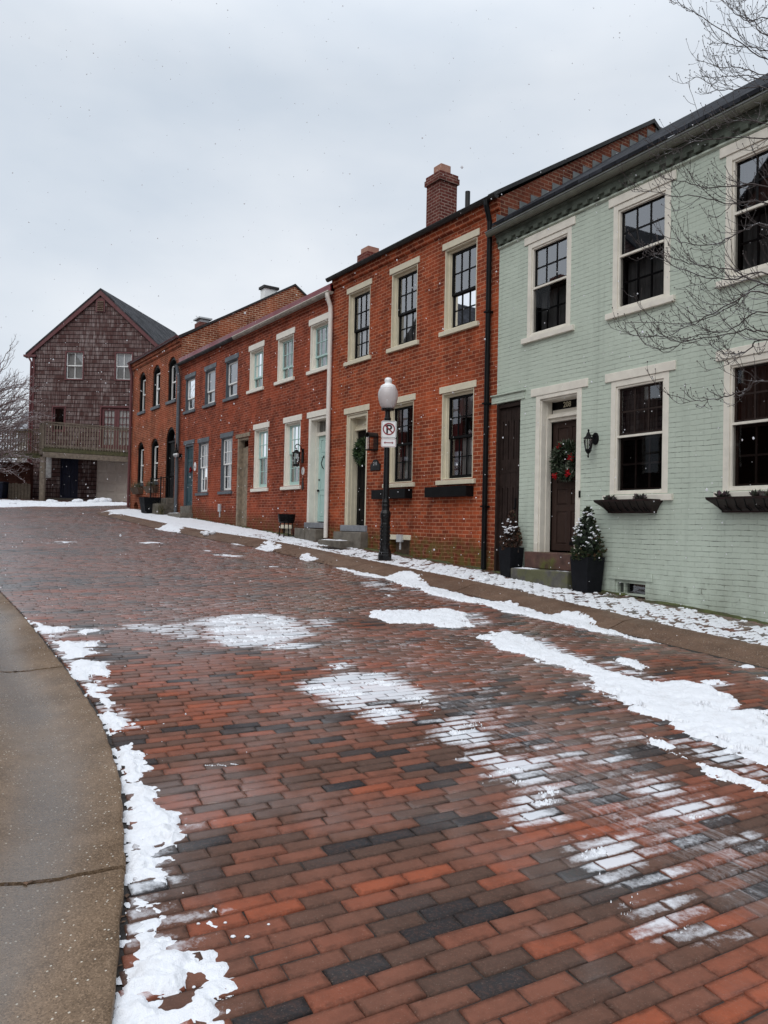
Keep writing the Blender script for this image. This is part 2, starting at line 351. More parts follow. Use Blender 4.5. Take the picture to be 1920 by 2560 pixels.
M['steel'] = simple('galvanised_steel', (.5,.51,.52), .35, 8., .1, metal=.3)
M['room_dark'] = simple('unlit_room', (.006,.0055,.005), .95, 6., .2, spec=.05)  # near-black colour stands for the darkness inside the rooms
M['curtain_white'] = simple('white_sheer_curtain', (.5,.5,.49), .9, 5., .15)
M['curtain_grey'] = simple('grey_lace_curtain', (.48,.48,.48), .9, 5., .35)
M['shade_grey'] = simple('dim_room_shade', (.10,.10,.10), .9, 3., .35, spec=.1)  # added grey sheet whose tone stands for the dim interior behind the sash bars
M['curtain_red'] = simple('burgundy_curtain', (.13,.012,.018), .9, 8., .3)
M['blind_brown'] = simple('brown_wood_blind', (.035,.02,.013), .6, 8., .3)
M['glass_clear'] = glass_mat('clear_window_glass', .10, (.95,.95,.95), .6)
M['glass'] = glass_mat('window_glass', .23, (.8,.81,.82), .9)
M['glass_dark'] = glass_mat('dark_window_glass', .09, (.8,.8,.8)); M['glass_screen'] = glass_mat('screened_window_glass', .004, (.6,.6,.6), .3)
M['glass_lamp'] = glass_mat('lantern_glass', .05, (.9,.9,.88))
M['snow'] = snow_mat()
M['sage_dirty'] = simple('mould_stained_sage_paint', (.085,.098,.08), .8, 5., .4, .3, stain=.5, spec=.1)
M['bark'] = bark_mat('dogwood_bark', (.05,.038,.036), .9)
M['bark_pink'] = bark_mat('reddish_twig_bark', (.17,.122,.118), .9)
M['door_blue'] = simple('navy_door_paint', (.008,.012,.035), .4, 8., .2)
M['garage'] = simple('taupe_garage_panel', (.56,.50,.44), .5, 6., .06)
M['bin_blue'] = simple('dark_blue_plastic', (.008,.014,.035), .45, 6., .3)
M['sign_white'] = simple('white_sign_sheet', (.8,.8,.8), .35, 4., .03, 0.)
M['sign_red'] = simple('dark_red_sign_ink', (.24,.008,.018), .4, 4., .05, 0.)
M['sign_black'] = simple('black_sign_ink', (.012,.012,.014), .4, 4., .05, 0.)
M['gold_leaf'] = simple('pale_gold_lettering', (.62,.58,.42), .4, 4., .05, 0.)
M['red_bow'] = simple('red_ribbon', (.24,.005,.008), .6, 12., .3, spec=.15)
M['grey_siding'] = simple('pale_grey_siding', (.24,.25,.27), .7, 3., .08)
M['cream_siding'] = simple('pale_cream_siding', (.42,.4,.33), .7, 3., .08)
M['soil'] = simple('dark_soil', (.035,.025,.018), .95, 20., .4, .6, .02)

# ------------------------------------------------------------------ the street
def paver_mat():
    k = NT('wet_brick_pavers'); v = k.obj(); a = k.n('Attribute', _attribute_name='rnd').outputs['Fac']
    col = k.ramp(a, [(0., (.022,.023,.026)), (.11, (.045,.040,.040)), (.17, (.085,.050,.038)), (.33, (.135,.064,.044)), (.55, (.180,.072,.047)), (.80, (.20,.070,.043)), (.90, (.24,.072,.040)), (1., (.28,.076,.038))])
    col = k.mix(k.ramp(k.noise(v, 7., 5, .65), [(.40, 0.), (.75, .5)]), col, (.04,.022,.016))
    col = k.mix(k.ramp(k.noise(v, 70., 4, .7), [(.48, 0.), (.8, .3)]), col, (.21,.095,.065))
    eg = k.n('Attribute', _attribute_name='edge').outputs['Fac']      # grime held along the worn edges
    em = k.math('MULTIPLY', k.ramp(eg, [(.0, 0.), (.75, 1.)]), k.ramp(k.noise(v, 34., 5, .7), [(.36, .0), (.62, 1.)])); col = k.mix(k.math('MULTIPLY', em, .42), col, (.02,.014,.011))
    gr = k.ramp(k.noise(v, 160., 3, .6), [(.62, 0.), (.72, .35)]); col = k.mix(gr, col, (.33,.25,.2))
    sv0 = k.n('SeparateXYZ', Vector=v); up_ = k.n('MapRange', Value=sv0.outputs[1]); up_.inputs[1].default_value = 4.; up_.inputs[2].default_value = 11.
    wet = k.math('ADD', k.noise(v, .55, 5, .6), k.math('SUBTRACT', .13, k.math('MULTIPLY', up_.outputs[0], .30)))
    rough = k.math('ADD', k.ramp(wet, [(.36, .2), (.62, .52)]), k.math('MULTIPLY', k.noise(v, 24., 3), .16))
    ds = k.n('Attribute', _attribute_name='dust').outputs['Fac']      # powdery snow left on the brick faces
    gn = k.math('ADD', k.math('MULTIPLY', k.noise(v, 42., 5, .8), .62), k.math('MULTIPLY', k.noise(v, 10., 5, .7), .60)); gn = k.math('SUBTRACT', gn, .06)
    dm = k.ramp(k.math('SUBTRACT', k.math('MULTIPLY', ds, 1.15), gn), [(.0, 0.), (.34, 1.)])
    tw = k.n('Attribute', _attribute_name='tread').outputs['Fac']      # squeezed-out lines of slush left by tyre treads
    sv = k.n('SeparateXYZ', Vector=v); s_ = k.math('ADD', k.math('MULTIPLY', sv.outputs[0], BF.d[0]), k.math('MULTIPLY', sv.outputs[1], BF.d[1])); q_ = k.math('ADD', k.math('MULTIPLY', sv.outputs[0], BF.n[0]), k.math('MULTIPLY', sv.outputs[1], BF.n[1]))
    wv = k.math('MULTIPLY', k.noise(v, 16., 3, .6), 9.)
    smear = k.noise(k.n('CombineXYZ', X=k.math('MULTIPLY', s_, 1.6), Y=k.math('MULTIPLY', q_, 34.), Z=0.).outputs[0], 1., 4, .6)
    zz = k.math('SINE', k.math('ADD', k.math('ADD', k.math('MULTIPLY', s_, 190.), wv), k.math('MULTIPLY', k.math('SINE', k.math('MULTIPLY', q_, 85.)), 2.0)))
    rib = k.math('ABSOLUTE', k.math('SINE', k.math('ADD', k.math('MULTIPLY', q_, 44.), k.math('MULTIPLY', k.noise(v, 7., 2), 1.6))))
    ln = k.math('MAXIMUM', k.ramp(zz, [(.55, 0.), (.9, 1.)]), k.ramp(rib, [(.93, 0.), (.99, .8)]))
    ln = k.math('MULTIPLY', k.math('MULTIPLY', ln, tw), k.ramp(k.noise(v, 5., 4, .65), [(.38, .1), (.56, 1.)]))
    dm = k.math('MAXIMUM', k.math('MULTIPLY', dm, .78), k.math('MAXIMUM', k.math('MULTIPLY', ln, .14), k.math('MULTIPLY', k.math('MULTIPLY', tw, k.ramp(smear, [(.46, 0.), (.70, 1.)])), k.math('MULTIPLY', k.ramp(gn, [(.38, 1.), (.70, .12)]), .8)))); col = k.mix(dm, col, (.70,.72,.76)); rough = k.math('ADD', rough, k.math('MULTIPLY', dm, .5), clamp=True)
    h = k.math('ADD', k.noise(v, 18., 4, .6), k.math('MULTIPLY', k.noise(v, 110., 4, .65), .45))
    p = k.principled(col, rough, h, .4, .006); k.link(k.math('MULTIPLY', k.ramp(wet, [(.38, .66), (.62, 0.)]), k.math('SUBTRACT', 1., dm)), p.inputs['Coat Weight']); p.inputs['Coat Roughness'].default_value = .27; k.link(k.math('MULTIPLY', k.ramp(wet, [(.40, 1.), (.60, .10)]), k.math('SUBTRACT', 1., k.math('MULTIPLY', dm, .8))), p.inputs['Specular IOR Level'])
    return k.m
def concrete_mat(name, c1, c2, scale=1., wetattr=False):
    k = NT(name); v = k.obj()
    col = k.mix(k.ramp(k.noise(v, 1.4, 6, .65), [(.35, 0.), (.68, 1.)]), c1, c2)
    col = k.mix(k.ramp(k.noise(v, 4.5, 7, .72), [(.42, 0.), (.75, .65)]), col, tuple(x*.42 for x in c1))
    vo = k.n('TexVoronoi', Vector=v, Scale=190.*scale); peb = k.n('SeparateColor', Color=vo.outputs[1])
    col = k.mix(k.ramp(peb.outputs[0], [(.5, 0.), (.95, .45)]), col, tuple(x*1.6 for x in c2))
    col = k.mix(k.ramp(peb.outputs[1], [(.6, 0.), (.95, .5)]), col, tuple(x*.45 for x in c1))
    vo2 = k.n('TexVoronoi', Vector=v, Scale=70.*scale); p2 = k.n('SeparateColor', Color=vo2.outputs[1])
    sp = k.math('MULTIPLY', k.math('GREATER_THAN', p2.outputs[0], .9), k.math('LESS_THAN', vo2.outputs[0], .28))
    col = k.mix(k.math('MULTIPLY', sp, .7), col, (.62,.58,.5))
    rough = k.math('ADD', k.ramp(k.noise(v, .9, 4), [(.4, .3), (.65, .58)]), k.math('MULTIPLY', k.noise(v, 60., 2), .12))
    if wetattr:
        a = k.n('Attribute', _attribute_name='wet').outputs['Fac']
        aw = k.math('MULTIPLY', a, k.ramp(k.noise(v, 2.2, 5, .6), [(.3, .55), (.55, 1.)]))
        rough = k.math('ADD', k.math('MULTIPLY', rough, k.math('SUBTRACT', 1., aw)), k.math('MULTIPLY', aw, .10))
        col = k.mix(k.math('MULTIPLY', aw, .55), col, tuple(x*.45 for x in c1))
    pr = k.principled(col, rough, k.math('ADD', k.noise(v, 90.*scale, 4, .7), k.math('MULTIPLY', vo.outputs[0], .6)), .35, .004)
    pr.inputs['Specular IOR Level'].default_value = .15
    if wetattr: k.link(k.math('ADD', .08, k.math('MULTIPLY', aw, 1.1)), pr.inputs['Specular IOR Level'])
    return k.m
M['paver'] = paver_mat()
M['joint'] = simple('dirt_joint', (.022,.017,.014), .75, 40., .5, .5, .004)
M['conc_left'] = concrete_mat('exposed_aggregate_concrete', (.112,.072,.043), (.212,.147,.098), 1., True)
M['conc_kerb'] = concrete_mat('kerb_concrete', (.095,.056,.038), (.185,.118,.082), 1.)
M['earth'] = simple('bare_wet_earth', (.045,.032,.022), .85, 30., .45, .6, .02)

def grid_sheet(name, ts, ns, zf, mats, attr=None):
    T, N = np.meshgrid(ts, ns, indexing='ij'); Z = zf(T, N)
    co = np.stack([BF.o[0] + BF.d[0]*T + BF.n[0]*N, BF.o[1] + BF.d[1]*T + BF.n[1]*N, Z], -1).reshape(-1, 3)
    a, b = T.shape; i = np.arange(a*b).reshape(a, b)
    f = np.stack([i[:-1,:-1], i[1:,:-1], i[1:,1:], i[:-1,1:]], -1).reshape(-1, 4)
    f = f[:, ::-1]
    return np_mesh(name, co, f, mats, attr(T, N) if attr else None, kind='structure')

# wide ground under everything, out to the horizon
tt = np.concatenate([[-400,-150,-60,-30], np.arange(-20, 45, 2.), [60,100,200,420]])
nn = np.concatenate([[-400,-150,-50], np.arange(-24, 30, 2.), [50,120,400]])
def far_z(T, N):
    z = plane_z(np.clip(T, -30, 42), np.clip(N, -24, 24)) - .34
    return z
grid_sheet('ground', tt, nn, far_z, [M['earth']])
PT, PL = .0915, .232
def skew(t): return np.interp(t, [-14,-9.5,-4,4,34], [.06,.08,.19,.22,.23])     # the courses do not run quite square to the kerb                                        # course pitch and paver length
# road: bed plus single pavers, courses laid square to the kerb
def EDGE(n): return np.tile(np.repeat([0.,1.,1.,1.], 4), n//16)
def make_pavers(t0, t1, pt, length, n_lo, n_hi, zadd, seed, joint=.0055, sk=None):
    rg = np.random.default_rng(seed); TC = []; NC = []; HT = []; HN = []; CI = []
    nrow = int((t1-t0)/pt)
    for i in range(nrow):
        tc = t0 + (i+.5)*pt
        lo, hi = float(n_lo(tc)), float(n_hi(tc))
        if hi - lo < .1: continue
        edges = [lo]; x = lo + length*((.5 if i % 2 else 1.) + rg.uniform(-.12,.12))
        while x < hi - .07: edges.append(x); x += length*rg.uniform(.96, 1.04)
        edges.append(hi); e = np.array(edges)
        TC.append(np.full(len(e)-1, tc)); NC.append((e[1:]+e[:-1])/2); HN.append((e[1:]-e[:-1])/2); HT.append(np.full(len(e)-1, pt/2)); CI.append(np.full(len(e)-1, i))
    tc = np.concatenate(TC); nc = np.concatenate(NC); ht = np.concatenate(HT); hn = np.concatenate(HN); ci = np.concatenate(CI)
    N = len(tc); g = joint/2; rk = 0.
    if sk is not None:
        s0 = sk(tc); ds = (sk(tc+.2)-sk(tc-.2))/.4; ht = ht*np.clip(1+ds*(nc-8), .6, 1.2)/np.sqrt(1+s0*s0)*1.0; rk = -s0; tc = tc + s0*(nc-8); hn = hn*np.sqrt(1+s0*s0)
    # slow waves along a course, so rows are not ruled lines
    wave = (vnoise(nc*.7, tc*.25, seed+3) - .5)*.022
    sx = np.array([-1,1,1,-1]); sy = np.array([-1,-1,1,1])
    hts = (ht - g*rg.uniform(.5,1.7,N)); hns = (hn - g*rg.uniform(.5,1.6,N)); rot = rg.normal(0, .010, N) + rk
    vs = []; inset = .004
    for lev, (ins, dz) in enumerate(((.021, .0004), (inset, -.0006), (.0, -.007), (-.001, -.045))):
        lx = sx[None]*(hts[:,None]-ins) + rg.normal(0, .0022, (N,4))*(lev in (1,2)); ly = sy[None]*(hns[:,None]-ins) + rg.normal(0,.0022,(N,4))*(lev in (1,2))
        vs.append((tc[:,None] + wave[:,None] + lx - rot[:,None]*ly, nc[:,None] + ly + rot[:,None]*lx, dz))
    dzb = rg.normal(0, .0018, N); tx = rg.normal(0, .012, N); ty = rg.normal(0, .008, N)
    co = []
    for T, Nn, dz in vs:
        z = terrain(T, Nn) + zadd + dz + dzb[:,None] + tx[:,None]*(T-tc[:,None]) + ty[:,None]*(Nn-nc[:,None])
        co.append(np.stack([BF.o[0]+BF.d[0]*T+BF.n[0]*Nn, BF.o[1]+BF.d[1]*T+BF.n[1]*Nn, z], -1))
    co = np.stack(co, 1)                                  # N,4,4,3
    base = (np.arange(N)*16)[:,None]
    q = [[0,1,2,3]]
    for L in (0, 4, 8):
        for j in range(4): q.append([L+j, L+4+j, L+4+(j+1)%4, L+(j+1)%4])
    f = (base[:,:,None] + np.array(q)[None]).reshape(-1, 4)
    # colour: grey-black ones come in loose streaks along a course
    st = fbm(ci*.33, nc*.28, seed+9, 3); r0 = rg.uniform(0, 1, N)
    r = np.clip(r0*.86 + (st-.5)*.85 + .05, 0, 1)
    dark = rg.uniform(0,1,N) < np.clip((.53-st)*1.5, .03, .5); r = np.where(dark, rg.uniform(0,.15,N), np.maximum(r, .18))
    return co.reshape(-1, 3), f, np.repeat(r, 16)
def lo_road(t): return kr(t-1.2) + .0 if t < 23.3 else -8.
def hi_road(t): return nl(t) - .036 if t < 3 else 8.1
co, f, r = make_pavers(-12.5, 33.5, PT, PL, lo_road, hi_road, .0, 5, sk=skew)
ROAD = (co, f, r)
grid_sheet('road_bed', np.arange(-14, 34, .4), np.concatenate([[-12,-9,-6,-3], np.arange(-1, 11.2, .2)]), lambda T, N: np.minimum(terrain(T, N), plane_z(T, N) - .052) - .009, [M['joint']])
# kerb: rolled concrete strip, cast in lengths
def strip_sheet(name, ts, lo, hi, us, mats, zadd=0., attr=None):
    co = []; A = []
    for t in ts:
        a, b = float(lo(t)), float(hi(t))
        for u in us:
            n = a + (b-a)*u; p = BF.w(t, n, gz(t, n) + zadd); co.append(p[:])
    na, nb = len(ts), len(us); i = np.arange(na*nb).reshape(na, nb)
    f = np.stack([i[:-1,:-1], i[1:,:-1], i[1:,1:], i[:-1,1:]], -1).reshape(-1,4)[:, ::-1]
    return np.array(co), f
cs, fs, off = [], [], 0
cuts = [-13.,-10.4,-7.3,-4.42,-1.3,1.75,4.8,7.9,10.9,13.9,16.9,19.6,22.]
for a, b in zip(cuts[:-1], cuts[1:]):
    ts = np.linspace(a+.008, b-.008, 26); us = np.array([0,.03,.08,.15,.25,.35,.45,.5,.58,.68,.78,.88,.95,1.])
    c, f = strip_sheet('k', ts, kw, lambda t: kr(t)+.01, us, None, .006)
    # end walls of each length, so the joints read as gaps
    cs.append(c); fs.append(f+off); off += len(c)
    for e in (0, len(ts)-1):
        top = c.reshape(len(ts), len(us), 3)[e]; bot = top.copy(); bot[:,2] -= .12
        cc = np.concatenate([top, bot]); n = len(us); j = np.arange(n-1)
        cs.append(cc); fs.append(np.stack([j, j+1, j+1+n, j+n], -1)+off); off += len(cc)
    top = c.reshape(len(ts), len(us), 3)[:, 0]; bot = top.copy(); bot[:,2] -= .12; cc = np.concatenate([top, bot]); n = len(ts); j = np.arange(n-1)
    cs.append(cc); fs.append(np.stack([j, j+1, j+1+n, j+n], -1)+off); off += len(cc)
np_mesh('kerb', np.concatenate(cs), np.concatenate(fs), [M['conc_kerb']], smooth=True, kind='structure')
# narrow brick pavement on the houses' side
co, f, r = make_pavers(-13, 23.4, .105, .21, lambda t: -.6 if t < 1 else -.02, lambda t: kw(t)-.004, .002, 23)
np_mesh('pavement', co, f, [M['paver']], {'rnd': np.clip(r*.5+.1, 0, 1), 'dust': np.zeros(len(co)), 'tread': np.zeros(len(co)), 'edge': EDGE(len(co))}, smooth=False, kind='structure')
# left-hand concrete pavement: three visible slabs, curved joints, a shallow wet dish along the edge
cs, fs, ws, off = [], [], [], 0
cut = [-14., -10.75, -7.24, -3.72, -.2, 3.3, 6.8, 10.3, 20.]
for a, b in zip(cut[:-1], cut[1:]):
    us = np.concatenate([[0,.006,.02], np.linspace(.06, 1.5, 22), np.linspace(1.7, 6., 10)]); ss = np.linspace(0, 1, 44)
    U, S = np.meshgrid(us, ss, indexing='xy')
    bow = .17*np.clip(U/.5, 0, 1) - .12*np.clip(U/.5, 0, 2)*np.clip(U-.3, 0, 3)*.35 + .004*np.sin(U*40.)
    T = a + .015 + (b-a-.030)*S + bow
    N = nl(T) + .002 + U + .004*np.sin(T*23.) + .006*vnoise(T*6., T*0, 4)
    dish = -.035*np.exp(-((U-.36)/.24)**2) + .016*np.clip(U-.5, 0, 5)
    edge = np.where(U < .003, -.012, np.where(U < .01, -.003, 0.)) - .02*0
    Z = plane_z(T, N) - .052 + dish + edge
    c = np.stack([BF.o[0]+BF.d[0]*T+BF.n[0]*N, BF.o[1]+BF.d[1]*T+BF.n[1]*N, Z], -1)
    m, n = T.shape; i = np.arange(m*n).reshape(m, n)
    cs.append(c.reshape(-1,3)); fs.append(np.stack([i[:-1,:-1], i[:-1,1:], i[1:,1:], i[1:,:-1]], -1).reshape(-1,4)+off); off += m*n
    ws.append((np.exp(-((U-.40-.05*np.sin(T*1.3))/.17)**2)).ravel())
    for line in (c[0], c[-1], c[:,0]):
        bot = line.copy(); bot[:,2] -= .1; cc = np.concatenate([line, bot]); q = len(line); j = np.arange(q-1)
        cs.append(cc); fs.append(np.stack([j, j+1, j+1+q, j+q], -1)+off); off += len(cc); ws.append(np.zeros(len(cc)))
np_mesh('left_pavement', np.concatenate(cs), np.concatenate(fs), [M['conc_left']], {'wet': np.concatenate(ws)}, smooth=True, kind='structure')

